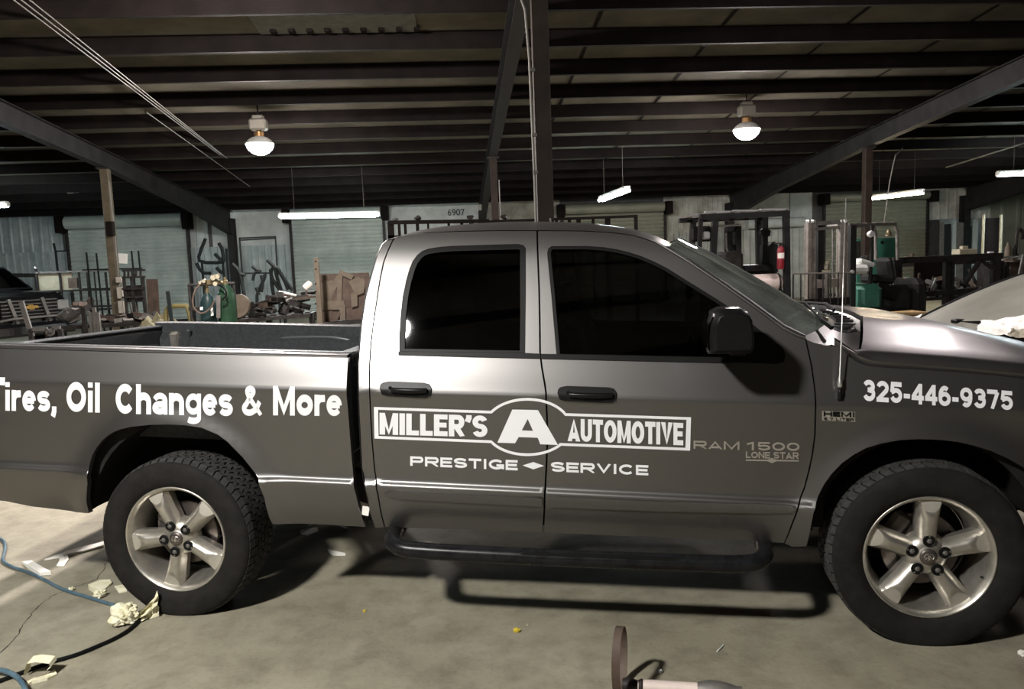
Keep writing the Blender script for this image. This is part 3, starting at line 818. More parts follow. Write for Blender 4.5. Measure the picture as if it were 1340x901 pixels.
# divider bar towards the front edge of the rear glass
panel('window_bar', sdl([(680.5, 322), (687, 322), (687, 462), (681, 462)]), (), 'rubber_trim', rear_door, .006, gap=0, far=False)
# sail plate that carries the mirror
panel('mirror_plate', sdl([(958, 404.5), (979.4, 420), (1006, 441.3), (1019.5, 451.8), (1025, 457.3), (1027, 465.4), (1025.3, 472.5), (1017, 475.5), (954, 473.5), (954, 450)]), (), 'black_plastic', front_door, .001, gap=.001, far=False)
# side mouldings
panel('side_moulding', sdl([(504, 645.5), (510, 643.2), (517, 642), (600, 646), (710, 651), (710, 661.5), (684, 660.2), (600, 656), (517, 651), (507, 648.4)]), (), 'moulding', rear_door, -.013, ret=.016, gap=0, far=False)
panel('side_moulding', sdl([(718.5, 648.5), (860, 655.5), (1000, 658.5), (1034, 660), (1041, 664), (1033, 669.8), (1000, 670), (860, 667.5), (718.5, 662)]), (), 'moulding', front_door, -.013, ret=.016, gap=0, far=False)
# door handles
def handle(u0, u1, v0, v1, parent):
    pts = [(u0+4, v0+1.5), (u0+12, v0), (u1-10, v0+2.0), (u1-3, v0+4), (u1, v0+9), (u1-1, v1-3), (u1-6, v1), (u1-20, v1), (u0+10, v1-2.5), (u0+3, v1-4.5), (u0, v0+9), (u0+1, v0+4)]
    h = panel('door_handle', sdl(pts), (), 'black_plastic', parent, -.010, ret=.014, gap=0, far=False)
    a, b = sd(u0+16, (v0+v1)/2), sd(u1-5, (v0+v1)/2+1)
    m = MB(); rows = []
    for i in range(11):
        t = i/10; x = lerp(a[0], b[0], t); z = lerp(a[1], b[1], t); y = S(x, z)-.014-.020*math.sin(math.pi*min(1, max(0, t*.9+.05)))**.5
        rows.append([(x, y+dy, z+dz) for dz, dy in ((-.014, .004), (-.008, -.003), (.006, -.003), (.013, .004), (.006, .012), (-.008, .012))])
    m.loft(rows, closed=True); m.add(rows[0], [(0, 1, 2, 3, 4, 5)]); m.add(rows[-1], [(5, 4, 3, 2, 1, 0)])
    m.build('handle_grip', 'black_plastic', parent, smooth='all')
    k = sd(u0+14, (v0+v1)/2-2.5); m = MB(); m.lathe([(0, -.004), (.008, -.004), (.008, .004)], 14, (k[0], S(*k)-.011, k[1]), 'y'); m.build('lock_cylinder', 'rubber_trim', parent)
handle(497.5, 565, 498.5, 520, rear_door)
handle(729.6, 806.8, 504.5, 526.5, front_door)
for d in DOORS: add_far(d)

# cab corner behind the rear door
CS = sdl([(514, 312.5), (506, 314.5), (500.5, 319.5), (493, 336), (484.6, 365.4), (478.5, 390), (473.7, 421.6), (471, 451), (469, 475), (469, 510), (470, 542), (473.7, 613), (477, 633), (480.8, 650), (486, 677), (491, 691)])
cab_corner = panel('cab_corner', CS+G1[::-1], ())
# fenders
FT = sdl([(1054.6, 443), (1066, 447.5), (1077, 450.5), (1088, 452), (1098.6, 453), (1106, 460), (1112, 466), (1120.6, 472), (1129, 476), (1137.6, 478.6), (1162, 480.8), (1210, 483.5), (1259.7, 487), (1300, 490.5), (1340, 495)])
FAR_ = sdl([(1340, 612.5), (1318, 600), (1297, 590.5), (1275, 583.5), (1254, 578.8), (1230, 576), (1204, 575), (1178, 576.3), (1153.7, 580.5), (1134, 586.5), (1118, 595), (1102, 606.5), (1089, 620), (1079, 634), (1071.3, 649), (1065, 672), (1060.6, 695), (1056, 715)])
FOUT = FT+[(4.15, 1.125), (4.32, 1.085), (4.36, 1.02), (4.36, .78), (4.20, .70), (4.06, .66), (4.02, .70)]+FAR_+sdl([(1036, 715.5)])+G3[::-1][:-1]
fender = panel('front_fender', FOUT, ())
# bed sides
BT = [(-1.20, sd(0, 455)[1]+.012)]+sdl([(0, 455), (97, 458), (200, 461), (300, 463.5), (380, 465.5), (456, 467.5)])
BF = sdl([(455, 485), (454, 506.5), (457.8, 560), (460.5, 595), (463, 627), (466, 645), (470, 663), (479, 689.5)])
BA = sdl([(356.5, 686), (352, 677), (345, 650), (337, 626), (325, 608.5), (317, 598.5), (307.7, 589), (297, 578), (284.6, 568.8), (263.6, 560), (242, 556.7), (219.7, 555.7), (195, 556.3), (171, 558.9), (156, 562.5), (144, 568), (135, 575.5), (127, 585.5), (121, 596), (118, 606), (115, 632), (113.5, 655), (117.3, 671.5)])
BB = sdl([(100, 670.3), (43.4, 663), (8.7, 656)])+[(-1.17, .575), (-1.20, .62), (-1.21, .9)]
bed_side = panel('bed_side', BT+BF+BA+BB, (), far=False)
far_bed_side = add_far(bed_side); far_bed_side.location.z = -.04

# decals -----------------------------------------------------------
def drape(name, me_or_polys, quad, parent, material, off=-.0025, thick=.0):
    """flat letter mesh in the unit square -> pixel quad on the body side"""
    me = me_or_polys
    bm = bmesh.new(); bm.from_mesh(me)
    for k in range(1, 10):
        g = bm.verts[:]+bm.edges[:]+bm.faces[:]
        bmesh.ops.bisect_plane(bm, geom=g, plane_co=(0, k/10, 0), plane_no=(0, 1, 0))
    for k in range(1, 24):
        g = bm.verts[:]+bm.edges[:]+bm.faces[:]
        bmesh.ops.bisect_plane(bm, geom=g, plane_co=(k/24, 0, 0), plane_no=(1, 0, 0))
    tl, tr, br, bl = [Vector(q) for q in quad]
    for v in bm.verts:
        t, s = v.co.x, v.co.y
        p = bl.lerp(br, t).lerp(tl.lerp(tr, t), s); x, z = sd(p.x, p.y)
        v.co = (x, S(x, z)+off-v.co.z, z)
    for f in bm.faces: 
        f.normal_update()
        if f.normal.y > 0: f.normal_flip()
    if thick:
        r = bmesh.ops.extrude_face_region(bm, geom=bm.faces[:])
        vs = [e for e in r['geom'] if isinstance(e, bmesh.types.BMVert)]
        for v in vs: v.co.y -= thick
    m2 = bpy.data.meshes.new(name); bm.to_mesh(m2); bm.free(); m2.materials.append(MATS[material])
    o = bpy.data.objects.new(name, m2); C.objects.link(o); o.parent = parent
    return o
def unit(me):
    xs = [v.co.x for v in me.vertices]; ys = [v.co.y for v in me.vertices]; x0, x1, y0, y1 = min(xs), max(xs), min(ys), max(ys)
    for v in me.vertices: v.co = ((v.co.x-x0)/(x1-x0), (v.co.y-y0)/(y1-y0), v.co.z)
    return me
def word(name, txt, quad, parent, material='vinyl', t=.2, cond=1.0, space=.08, off=-.0025, thick=0.0, label=None):
    o = drape(name, unit(stroke_mesh(txt, t, cond, space)), quad, parent, material, off, thick)
    if label: o['label'] = label
    return o
def polymesh(outer, holes=()):
    pts = []; edges = []
    for l in [outer]+list(holes):
        o = len(pts); pts += [Vector(p) for p in l]; edges += [(o+i, o+(i+1) % len(l)) for i in range(len(l))]
    vo, eo, fo, _, _, _ = geometry.delaunay_2d_cdt(pts, edges, [], 0, 1e-7)
    F = []
    for f in fo:
        c = (sum(vo[i].x for i in f)/3, sum(vo[i].y for i in f)/3)
        if inpoly(c, outer) and not any(inpoly(c, h) for h in holes): F.append(tuple(f))
    me = bpy.data.meshes.new('p'); me.from_pydata([(v.x, v.y, 0) for v in vo], [], F); return me
def pxshape(name, outer, holes, parent, material='vinyl'):
    xs = [p[0] for p in outer]; ys = [p[1] for p in outer]; x0, x1, y0, y1 = min(xs), max(xs), min(ys), max(ys)
    n = lambda l: [((p[0]-x0)/(x1-x0), (y1-p[1])/(y1-y0)) for p in l]
    return drape(name, polymesh(n(outer), [n(h) for h in holes]), ((x0, y0), (x1, y0), (x1, y1), (x0, y1)), parent, material)
# company lettering: bed side
word('lettering', 'T', ((-17, 493), (7, 493.5), (7, 534), (-17, 533.3)), bed_side, t=.255)
word('lettering', 'ires,', ((7.5, 499.5), (74.5, 501.5), (74.5, 546.5), (7.5, 545)), bed_side, t=.255)
word('lettering', 'Oil', ((87.4, 499), (131, 500.5), (131, 539.5), (87.4, 538)), bed_side, t=.255)
word('lettering', 'Changes', ((151.8, 501.5), (305, 505), (305, 555.5), (151.8, 552)), bed_side, t=.255)
word('lettering', '&', ((317, 504), (343.5, 504.5), (343.5, 544), (317, 543.5)), bed_side, t=.255)
word('lettering', 'More', ((357.6, 504.5), (447.5, 506.5), (447.5, 544), (357.6, 543)), bed_side, t=.255)
# phone number on the fender
word('lettering', '325-446-9375', ((1129.8, 496), (1325, 511.5), (1325, 536.5), (1129.8, 524)), fender, t=.225, space=.08)
# logo across both doors
def gp(px, py): return (470+px/2.9778, 480+py/2.9778)
def arc_pts(cx, cy, rx, ry, a0, a1, n=24): return [(cx+rx*math.cos(math.radians(a0+(a1-a0)*i/n)), cy+ry*math.sin(math.radians(a0+(a1-a0)*i/n))) for i in range(n+1)]
def logo_outline(g):
    # zoom coordinates; g shrinks the outline for the inner edge
    cx, cy, rx, ry = 656, 231, 172-g*.95, 113-g*.95
    sl = 40/1235                                  # slope of the frame
    T = lambda x: 155+g*.95+(x-58)*sl
    B = lambda x: 278-g*.95+(x-60)*(47/1228)
    l, r = 58+g*(1.5), 1293-g*1.6
    up = arc_pts(cx, cy+2, rx, ry, 180, 360, 40); up = [p for p in up if p[1] < T(p[0])]
    dn = arc_pts(cx, cy+2, rx, ry, 0, 180, 40); dn = [p for p in dn if p[1] > B(p[0])]
    a = [(l, T(l))]+[(up[0][0]-2, T(up[0][0]-2))]+up+[(up[-1][0]+2, T(up[-1][0]+2))]+[(r, T(r)), (r-4, B(r-4))]+[(dn[0][0]+2, B(dn[0][0]+2))]+dn+[(dn[-1][0]-2, B(dn[-1][0]-2))]+[(l+2, B(l+2))]
    return [gp(*p) for p in a]
LO, LI = logo_outline(0), logo_outline(11)
pxshape('logo_frame', LO, [LI], front_door)
word('lettering', "MILLER'S", ((496.9, 539.6), (638, 543.4), (638, 571.6), (496.9, 568)), rear_door, t=.225, cond=.68, space=.05)
word('lettering', 'AUTOMOTIVE', ((742.7, 547), (894, 553), (894, 582.2), (742.7, 576.6)), front_door, t=.225, cond=.68, space=.05)
A_ = [gp(*p) for p in ((597, 165), (697, 167), (775, 303), (706, 300), (696, 275), (622, 272), (608, 296), (539, 294))]
AH = [gp(*p) for p in ((657, 202), (678, 248), (634, 246))]
pxshape('logo_letter', A_, [AH], front_door)
word('lettering', 'PRESTIGE', ((537, 596.4), (677.5, 601.6), (677.5, 615), (537, 608.8)), rear_door, t=.24, cond=1.45, space=.16)
word('lettering', 'SERVICE', ((721, 603.6), (848.4, 608.2), (848.4, 621.5), (721, 616.4)), front_door, t=.24, cond=1.45, space=.16)
pxshape('logo_diamond', [(684, 608.4), (698, 604), (712, 609), (698, 613.6)], [], front_door)
# maker's badges
word('badge', 'RAM', ((907.6, 576), (967.4, 577.5), (967.4, 588), (907.6, 586.5)), front_door, 'badge', .2, 1.6, .2, -.001, .004)
word('badge', '1500', ((977, 577.6), (1046, 578.8), (1046, 589.5), (977, 588.3)), front_door, 'badge', .2, 1.6, .2, -.001, .004)
word('badge', 'LONE STAR', ((976, 590.4), (1045, 591.5), (1045, 600), (976, 598.6)), front_door, 'badge', .2, 1.0, .1, -.001, .003)
pxshape('badge_bar', [(976, 600.6), (1004, 600.9), (1010, 598.5), (1016, 601), (1045, 601.6), (1045, 603.4), (1016, 603), (1010, 605.5), (1004, 602.9), (976, 602.5)], [], front_door, 'badge')
pxshape('badge_plate', [(1075.5, 537), (1119, 538.5), (1119, 551.5), (1075.5, 549.8)], [], fender, 'badge')
word('badge', 'HEMI', ((1077.5, 537.6), (1117.5, 539), (1117.5, 545.3), (1077.5, 544)), fender, 'rubber_trim', .26, 1.6, .2, -.004, .002)
word('badge', '5.7 LITER', ((1078, 545.8), (1117.5, 547), (1117.5, 550.6), (1078, 549.2)), fender, 'rubber_trim', .2, 1.4, .2, -.004, .001)

# ------------------------------------------------------------------ roof, pillars, back of the cab
def mir(p): return Vector((p[0], TW-p[1], p[2]))
def s3(xz, off=0): return Vector((xz[0], S(*xz)+off, xz[1]))
def resample(pl, n):
    d = [0]
    for a, b in zip(pl, pl[1:]): d.append(d[-1]+(Vector(b)-Vector(a)).length)
    out = []
    for i in range(n):
        t = d[-1]*i/(n-1); k = 0
        while k < len(d)-2 and d[k+1] < t: k += 1
        f = (t-d[k])/max(1e-9, d[k+1]-d[k]); out.append(Vector(pl[k]).lerp(Vector(pl[k+1]), f))
    return out
# roof side edge follows the door tops up to the windscreen corner
redge = [s3(p, .004) for p in sdl([(506, 313.5), (514, 312)])]+[s3(p, .004) for p in DTR[1:]]+[s3(p, .004) for p in DTF[1:6]]
redge = resample(redge, 40)
def roof_at(e, q):                         # q: 0 at the side edge .. 1 at the centre line
    yc = TW/2; x, y, z = e
    k = (x-1.1)/1.4; rise = .062*max(0.0, math.sin(math.pi*min(1, max(0, .10+k*.86))))**.6
    fx = .075*max(0, (x-2.15)/.35)**2 if x > 2.15 else 0
    bx = -.03 if x < 1.15 else 0
    h = (1-(1-q)**2.6)
    return Vector((x+fx*(1-(1-q)**2)+bx*q, y+(yc-y)*q, z+rise*h))
QS = [0, .02, .05, .09, .14, .22, .35, .5, .68, .85, 1]
rows = []
for e in redge:
    half = [roof_at(e, q) for q in QS]
    rows.append(half+[mir(p) for p in half[::-1][1:]])
m = MB(); m.loft(rows); m.build('roof_panel', 'paint', truck, smooth='all')
# windscreen
WE = [s3(sd(u, v), .012) for u, v in ((868, 321.5), (884, 331), (901, 340.5), (923, 355), (945, 369.6), (986, 398.5), (1025.5, 427.8), (1052, 440.5))]
WE = resample(WE, 16)
frontrow = rows[-1]
def ws_pt(e, i, q):
    t = i/15; yc = TW/2
    cx = lerp(.12, .27, t); cz = lerp(.045, .035, t)
    h = 1-(1-q)**2.1
    return Vector((e.x+cx*h, e.y+(yc-e.y)*q, e.z+cz*h))
grid = []
for i, e in enumerate(WE):
    half = [ws_pt(e, i, q) for q in QS]; grid.append(half+[mir(p) for p in half[::-1][1:]])
m = MB(); m.loft(grid); m.build('windshield', 'windscreen', truck, smooth='all')
# black band round the glass
for s in (0, 1):
    m = MB()
    for i in range(15):
        a, b, c, d = [g for g in (grid[i][0], grid[i][1], grid[i+1][1], grid[i+1][0])]
        n = Vector((.004, 0, .006)); q = [a+n, a.lerp(b, .9)+n, d.lerp(c, .9)+n, d+n]
        if s: q = [mir(p) for p in q]
        m.add(q, [(0, 1, 2, 3)])
    m.build('windshield_seal', 'rubber_trim', truck)
# header between roof and glass
m = MB(); m.loft([frontrow, [p+Vector((-.004, 0, -.012)) for p in resample(grid[0], len(frontrow))]]); m.build('roof_header', 'paint', truck, smooth='all')
# A pillars
dt = resample([s3(p) for p in DTF[4:]], 24); wl = resample([roof_at(redge[-3], 0)]+WE, 24)
m = MB(); mid = [dt[i].lerp(wl[i], .5)+Vector((.004, -.006, .006)) for i in range(24)]
m.loft([[p+Vector((0, .03, -.02)) for p in dt], dt, mid, wl, [p+Vector((-.01, .05, -.01)) for p in wl]]); ap = m.build('windshield_pillar', 'paint', truck, smooth='all'); add_far(ap)
# back of the cab
bk = [s3(p) for p in CS]; rows = []
for e in bk:
    rows.append([e, e+Vector((-.012, .02, 0)), e+Vector((-.016, .06, 0))]+[Vector((e.x-.016-.02*math.sin(math.pi*t), lerp(e.y+.06, TW-e.y-.06, t), e.z)) for t in (.1, .25, .5, .75, .9)]+[mir(e+Vector((-.016, .06, 0))), mir(e+Vector((-.012, .02, 0))), mir(e)])
m = MB(); m.loft(rows); cb = m.build('cab_back', 'paint', truck, smooth='all')
m = MB(); V = []
for z, y0, y1 in ((1.38, .36, 1.64), (1.74, .44, 1.56)):
    V.append([(1.02+(.10 if z > 1.5 else 0)-.015, lerp(y0, y1, t), z) for t in (0, .25, .5, .75, 1)])
m.loft(V); m.build('rear_window', 'tint_dark', truck, smooth=True)
# dark inner shell closes the gaps between the panels
shell = panel('inner_shell', sdl([(520, 318), (700, 306), (800, 308), (850, 320)])+sdl([(940, 378), (1045, 446), (1085, 470), (1075, 560), (1040, 690), (860, 695), (700, 688), (500, 684), (478, 640), (474, 500), (480, 420)]), [inset(WR, -.02), inset(WF, -.02)], 'underbody', truck, .045, ret=0, gap=0)
m = MB(); m.box((2.05, TW/2, .52), (2.1, TW-.16, .08)); m.box((3.12, TW/2, .85), (.06, TW-.2, .72)); m.box((1.12, TW/2, .85), (.05, TW-.2, .72)); m.build('cab_floor', 'underbody', truck)

# ------------------------------------------------------------------ hood, cowl, nose
def hood_sec(x, rear=False):
    # heights measured along the side of the hood
    def I(t): 
        for (a, b), (c, d) in zip(t, t[1:]):
            if x <= c: return b+(d-b)*(x-a)/(c-a) 
        return t[-1][1]
    ze = I([(3.15, 1.345), (3.20, 1.325), (3.26, 1.275), (3.32, 1.243), (3.40, 1.232), (3.70, 1.205), (3.94, 1.178), (4.2, 1.135), (4.42, 1.06)])
    zc = I([(3.15, 1.35), (3.20, 1.330), (3.27, 1.300), (3.66, 1.265), (3.98, 1.228), (4.2, 1.185), (4.42, 1.085)])
    zb = I([(3.15, 1.435), (3.38, 1.412), (3.75, 1.368), (4.14, 1.272), (4.3, 1.215), (4.42, 1.12)])
    tap = .10*max(0, (x-3.6)/.8)
    ye = S(x, ze)+.004; 
    ye = max(ye, .03)
    return [(ye, ze+.015), (ye+.008, ze+.008+(zc-ze)*.40), (ye+.020, ze+(zc-ze)*.86), (ye+.040, zc+.006), (ye+.14, lerp(zc, zb, .28)), (ye+.24, lerp(zc, zb, .60)), (ye+.34, lerp(zc, zb, .86)), (ye+.43, lerp(zc, zb, .97)), (ye+.50, zb+.004), (ye+.58, zb-.004), (ye+.75, zb+.003), (TW/2, zb+.006)]
hrows = []
for i in range(27):
    t = i/26; row = []
    for j in range(12):
        q = j/11
        xr = 3.19+.27*(1-(1-q)**1.7)          # curved rear edge
        x = lerp(xr, 4.42, t); y, z = hood_sec(x)[j]; row.append(Vector((x, y, z)))
    hrows.append(row+[mir(p) for p in row[::-1][1:]])
m = MB(); m.loft(hrows)
lipr = [p+Vector((-.0, 0, -.05)) for p in hrows[0]]; m.loft([hrows[0], lipr])
for s in (0, -1): m.loft([[r[s] for r in hrows], [r[s]+Vector((0, .012 if s == 0 else -.012, -.03)) for r in hrows]])
hood = m.build('hood', 'paint', truck, smooth=True)
hg = [Vector((lerp(3.19, 4.36, i/30), 0, 0)) for i in range(31)]
hg = [(p.x, hood_sec(p.x)[0]) for p in hg]
m = MB(); m.loft([[Vector((x, y+.014, z-.030)) for x, (y, z) in hg], [Vector((x, y+.014, z+.012)) for x, (y, z) in hg]]); hq = m.build('hood_gap', 'rubber_trim', truck); add_far(hq)
# cowl: painted corners and black grille between glass and hood
base = grid[-1]; rear = [p+Vector((-.012, 0, -.018)) for p in hrows[0]]
nb = 23; b2 = resample(base, nb); r2 = resample(rear, nb)
def cow(i0, i1, name, material, dz):
    m = MB(); a = b2[i0:i1+1]; c = r2[i0:i1+1]
    rows = [[a[k].lerp(c[k], t)+Vector((0, 0, dz*math.sin(math.pi*t))) for k in range(len(a))] for t in (0, .2, .4, .6, .8, 1)]
    m.loft(rows); return m.build(name, material, truck, smooth='all')
cow(0, 4, 'cowl_corner', 'paint', -.022); cow(18, 22, 'cowl_corner', 'paint', -.022)
cg = cow(4, 18, 'cowl_grille', 'black_plastic', -.02)
for i in range(5, 18):
    m = MB(); a, c = b2[i], r2[i]; m.bar(a.lerp(c, .25)+Vector((0, 0, -.004)), a.lerp(c, .8)+Vector((0, 0, -.004)), .012, .008)
    m.build('cowl_slat', 'rubber_trim', cg)
for y0, y1, sx in ((.32, .95, 1), (1.0, 1.6, 1)):
    m = MB(); i0 = int(lerp(0, 22, (y0-.1)/1.8)); p = b2[i0]+Vector((.07, 0, .01)); q = b2[min(22, i0+7)]+Vector((-.05, 0, .05))
    m.tube([p, p+Vector((-.03, .06, .03)), q], [.011, .010, .007], 6); m.bar(p.lerp(q, .3)+Vector((-.02, 0, -.005)), q+Vector((-.03, .12, .0)), .008, .02); m.build('wiper', 'rubber_trim', truck)
# near-side bright wiper arm / glass edge line
# radio antenna
ab = sd(1098.3, 520); at_ = tp(1107, 259, .16); bt = Vector((ab[0], S(*ab)-.004, ab[1]))
m = MB(); m.tube([bt+Vector((0, .02, -.02)), bt+Vector((0, -.006, .0)), bt+Vector((0, -.008, .03)), bt+Vector((0, -.004, .045))], [.009, .011, .010, .007], 10); ant = m.build('antenna_base', 'black_plastic', truck, smooth='all')
m = MB(); b0 = bt+Vector((0, -.004, .042)); m.tube([b0, b0+Vector((0, .0, .012)), b0+Vector((0, .0, .03)), b0+Vector((0, .002, .06)), b0.lerp(at_, .3), at_], [.006, .011, .008, .0035, .0028, .0018], 8); m.build('antenna_mast', 'bright_steel', ant, smooth='all')

# nose: grille, lamps, bumper
m = MB(); m.box((4.40, TW/2, .88), (.06, 1.35, .5), bev=.02); gr = m.build('grille', 'rubber_trim', truck)
m = MB(); m.box((4.44, TW/2, .88), (.05, .09, .5), bev=.01); m.box((4.44, TW/2, .90), (.05, 1.35, .08), bev=.01)
for y in (.34, 1.66): m.box((4.43, y, .88), (.05, .05, .5), bev=.01)
for z in (.64, 1.12): m.box((4.43, TW/2, z), (.05, 1.35, .05), bev=.01)
m.build('grille_frame', 'chrome', gr)
m = MB(); hl = [[Vector((4.40-.12*k-.06*max(0, k-1), .30-.135*k, z)) for k in (0, .4, .8, 1.2, 1.5)] for z in (.72, .80, .95, 1.03)]
m.loft(hl); h_ = m.build('headlight', 'lamp_clear', truck, smooth=True); add_far(h_)
bp = []
for z, dx in ((.42, -.05), (.46, .0), (.60, .03), (.66, .0), (.68, -.06)):
    bp.append([Vector((4.50+dx-.30*abs((t-.5)*2)**4, lerp(.03, TW-.03, t), z)) for t in [i/16 for i in range(17)]])
m = MB(); m.loft(bp); m.build('front_bumper', 'chrome', truck, smooth=True)
m = MB(); m.box((4.15, TW/2, .75), (.4, 1.3, .5)); m.box((3.57, TW/2, .8), (.9, 1.0, .5)); m.build('engine_bay', 'underbody', truck)

# ------------------------------------------------------------------ bed
def railz(x): return BT[1][1]+(x-BT[1][0])*((BT[-1][1]-BT[1][1])/(BT[-1][0]-BT[1][0]))
m = MB(); xs = [-1.19+(2.14)*i/20 for i in range(21)]
prof_r = [(0, 0), (.004, .007), (.013, .012), (.03, .014), (.095, .013), (.105, .006), (.106, -.03)]
rows = [[Vector((x, S(x, railz(x))+dy, railz(x)+dz)) for dy, dz in prof_r] for x in xs]
m.loft(rows); br = m.build('bed_rail', 'paint', truck, smooth='all'); brf = add_far(br); brf.location.z = -.04
m = MB(); rows = [[Vector((x, S(x, railz(x))+dy, railz(x)+dz)) for dy, dz in ((.05, .012), (.055, .017), (.10, .017), (.115, .010), (.116, -.06), (.16, -.10), (.175, -.48))] for x in xs]
m.loft(rows); li = m.build('bed_liner_side', 'liner', truck, smooth=True)
# wheel housing and ribs pressed into the liner
m = MB(); hz = []
for i in range(15):
    t = i/14; x = lerp(-.52, .50, t); a = math.sin(math.pi*t)**.5; hz.append([Vector((x, y, .86+dz*a)) for y, dz in ((.16, .30), (.40, .30), (.48, .27), (.52, .20), (.54, -.03))])
m.loft(hz); m.build('wheel_housing', 'liner', li, smooth='all')
m = MB()
for i in range(4):
    pass
for k, x in enumerate((-.86, -.66, .66, .84)):
    m.box((x, .172, 1.10), (.05, .03, .42), bev=.012)
m.build('liner_rib', 'liner', li)
# long pressed bead along the side
m = MB(); m.tube([(-.55, .17, 1.2), (-.35, .168, 1.22), (.2, .168, 1.215), (.45, .17, 1.19)], .012, 8); m.build('liner_bead', 'liner', li, smooth=True)
lf = add_far(li); lf.location.z = -.04
for arc in ([(330, 458), (338, 453), (348, 448), (365, 443), (385, 440.7), (430, 440.5), (450, 443), (470, 449), (486, 456)], [(366, 458), (375, 454.5), (388, 452.3), (430, 452), (445, 454), (458, 458)]):
    m = MB(); m.tube(smooth_path([mir(tp(u, v, 1.815))+Vector((0, 0, .04)) for u, v in arc]), .011, 8); m.build('liner_arch', 'liner_highlight', lf, smooth=True)
m = MB(); m.box((-.12, TW/2, .84), (2.06, .90, .05)); m.box((.72, TW/2, .84), (.36, TW-.3, .05)); m.box((-.86, TW/2, .84), (.56, TW-.3, .05))
for i in range(11): m.box((-.10, .57+i*.0857, .87), (2.0, .03, .018))
m.build('bed_floor', 'liner', truck)
m = MB(); m.box((.90, TW/2, 1.06), (.06, TW-.24, .50), bev=.015); m.box((.91, TW/2, 1.305), (.09, TW-.2, .03), bev=.008); m.build('bed_front_wall', 'liner', truck)
# tie-down post in the far rear corner
m = MB(); m.box((-1.045, TW-.20, 1.10), (.085, .07, .39), bev=.02); m.build('stake_post', 'alloy', truck)
m = MB(); m.box((-.935, TW-.20, 1.12), (.03, .04, .37), bev=.01); m.build('stake_trim', 'liner', truck)
# closing panel at the rear end of the bed side
m = MB(); m.box((-1.20, .095, .98), (.02, .15, .74)); bc = m.build('bed_corner', 'paint', truck); add_far(bc)
# tailgate
m = MB(); m.box((-1.19, TW/2, 1.10), (.06, TW-.16, .52), bev=.015); tg = m.build('tailgate', 'paint', truck); tg.rotation_euler.x = -.02
m = MB(); m.box((-1.154, TW/2, 1.10), (.02, TW-.26, .48), bev=.006); m.box((-1.14, TW/2, 1.12), (.02, TW-.6, .26), bev=.008); m.box((-1.185, TW/2, 1.368), (.085, TW-.2, .022), bev=.008); m.build('tailgate_liner', 'liner', tg)
m = MB(); m.box((-1.225, TW/2, 1.22), (.02, .24, .07), bev=.01); m.build('tailgate_handle', 'black_plastic', tg)
m = MB(); m.box((-1.19, .085, 1.10), (.06, .06, .42), bev=.02); tl = m.build('tail_light', 'lamp_red', truck); add_far(tl)
m = MB(); m.box((-1.32, TW/2, .58), (.16, TW-.1, .16), bev=.04); m.box((-1.32, TW/2, .67), (.15, .5, .02)); m.build('rear_bumper', 'chrome', truck)

# ------------------------------------------------------------------ underbody
m = MB()
for y in (.52, 1.48):
    m.bar((-1.1, y, .60), (.6, y, .60), .07, .15); m.bar((.6, y, .60), (.9, y, .50), .07, .15); m.bar((.9, y, .50), (2.9, y, .50), .07, .15); m.bar((2.9, y, .50), (4.3, y, .58), .07, .15)
for x in (-.9, .55, 1.3, 2.2, 3.0): m.bar((x, .5, .55), (x, 1.5, .55), .08, .08)
m.build('chassis_frame', 'underbody', truck)
m = MB(); m.tube([(0, .2, AZ), (0, TW-.2, AZ)], .045, 12); m.lathe([(0, -.12), (.09, -.11), (.14, -.03), (.14, .03), (.09, .11), (0, .12)], 16, (0, 1.0, AZ), 'x'); m.build('rear_axle', 'underbody', truck, smooth=True)
m = MB(); m.tube([(FX, .25, AZ), (FX, TW-.25, AZ)], .035, 10)
for y in (.35, 1.65): m.bar((FX-.15, y, .36), (FX+.15, y+(.3 if y < 1 else -.3), .40), .08, .06)
m.build('front_axle', 'underbody', truck)
m = MB(); m.tube([(.05, 1.0, .42), (2.2, 1.0, .46)], .04, 10); m.build('drive_shaft', 'underbody', truck)
m = MB(); m.box((1.35, .68, .44), (.95, .34, .20), bev=.06); m.build('fuel_tank', 'underbody', truck)
m = MB(); m.tube([(-1.15, 1.62, .42), (-.4, 1.62, .45), (.4, 1.40, .42), (3.0, 1.38, .40)], .032, 10); m.lathe([(0, -.3), (.09, -.28), (.11, -.2), (.11, .2), (.09, .28), (0, .3)], 16, (1.3, 1.39, .40), 'x'); m.build('exhaust', 'disc', truck, smooth=True)
for wx_, ra, zc in ((AX+.02, .505, .47), (FX-.01, .475, .43)):
    m = MB(); rows = []
    for y, k in ((.055, 1.22), (.05, 1.0), (.10, 1.02), (.50, 1.02), (.50, .05)):
        rows.append([Vector((wx_+ra*k*math.cos(a), y, max(.53, zc+ra*k*1.03*math.sin(a)))) for a in [math.radians(-2+184*i/24) for i in range(25)]])
    m.loft(rows); w_ = m.build('wheel_liner', 'underbody', truck, smooth=True); add_far(w_)

# side step tube
sp = [(tp(519, 694, .12), .12), (tp(515, 699, .0), 0), (tp(513, 709, -.09), 0), (tp(524, 717, -.125), 0), (tp(545, 720, -.13), 0)]
P = [p for p, _ in sp]+[tp(660, 726.5, -.13), tp(800, 732.5, -.13), tp(930, 737, -.13), tp(972, 737.5, -.13), tp(990, 735.5, -.125), tp(1000, 728, -.09), tp(1001, 718, .0), tp(998, 708, .12)]
m = MB(); m.tube(smooth_path(P), .0385, 16); st = m.build('side_step', 'step_black', truck, smooth='all')
m = MB(); a, b = tp(640, 719, -.13), tp(930, 729.5, -.13)
pd = []
for i in range(13):
    t = i/12; p = a.lerp(b, t); k = .035*min(1, 6*min(t, 1-t)+.2)
    pd.append([p+Vector((0, -k, -.004)), p+Vector((0, -k*.6, .006)), p+Vector((0, k*.6, .006)), p+Vector((0, k, -.004))])
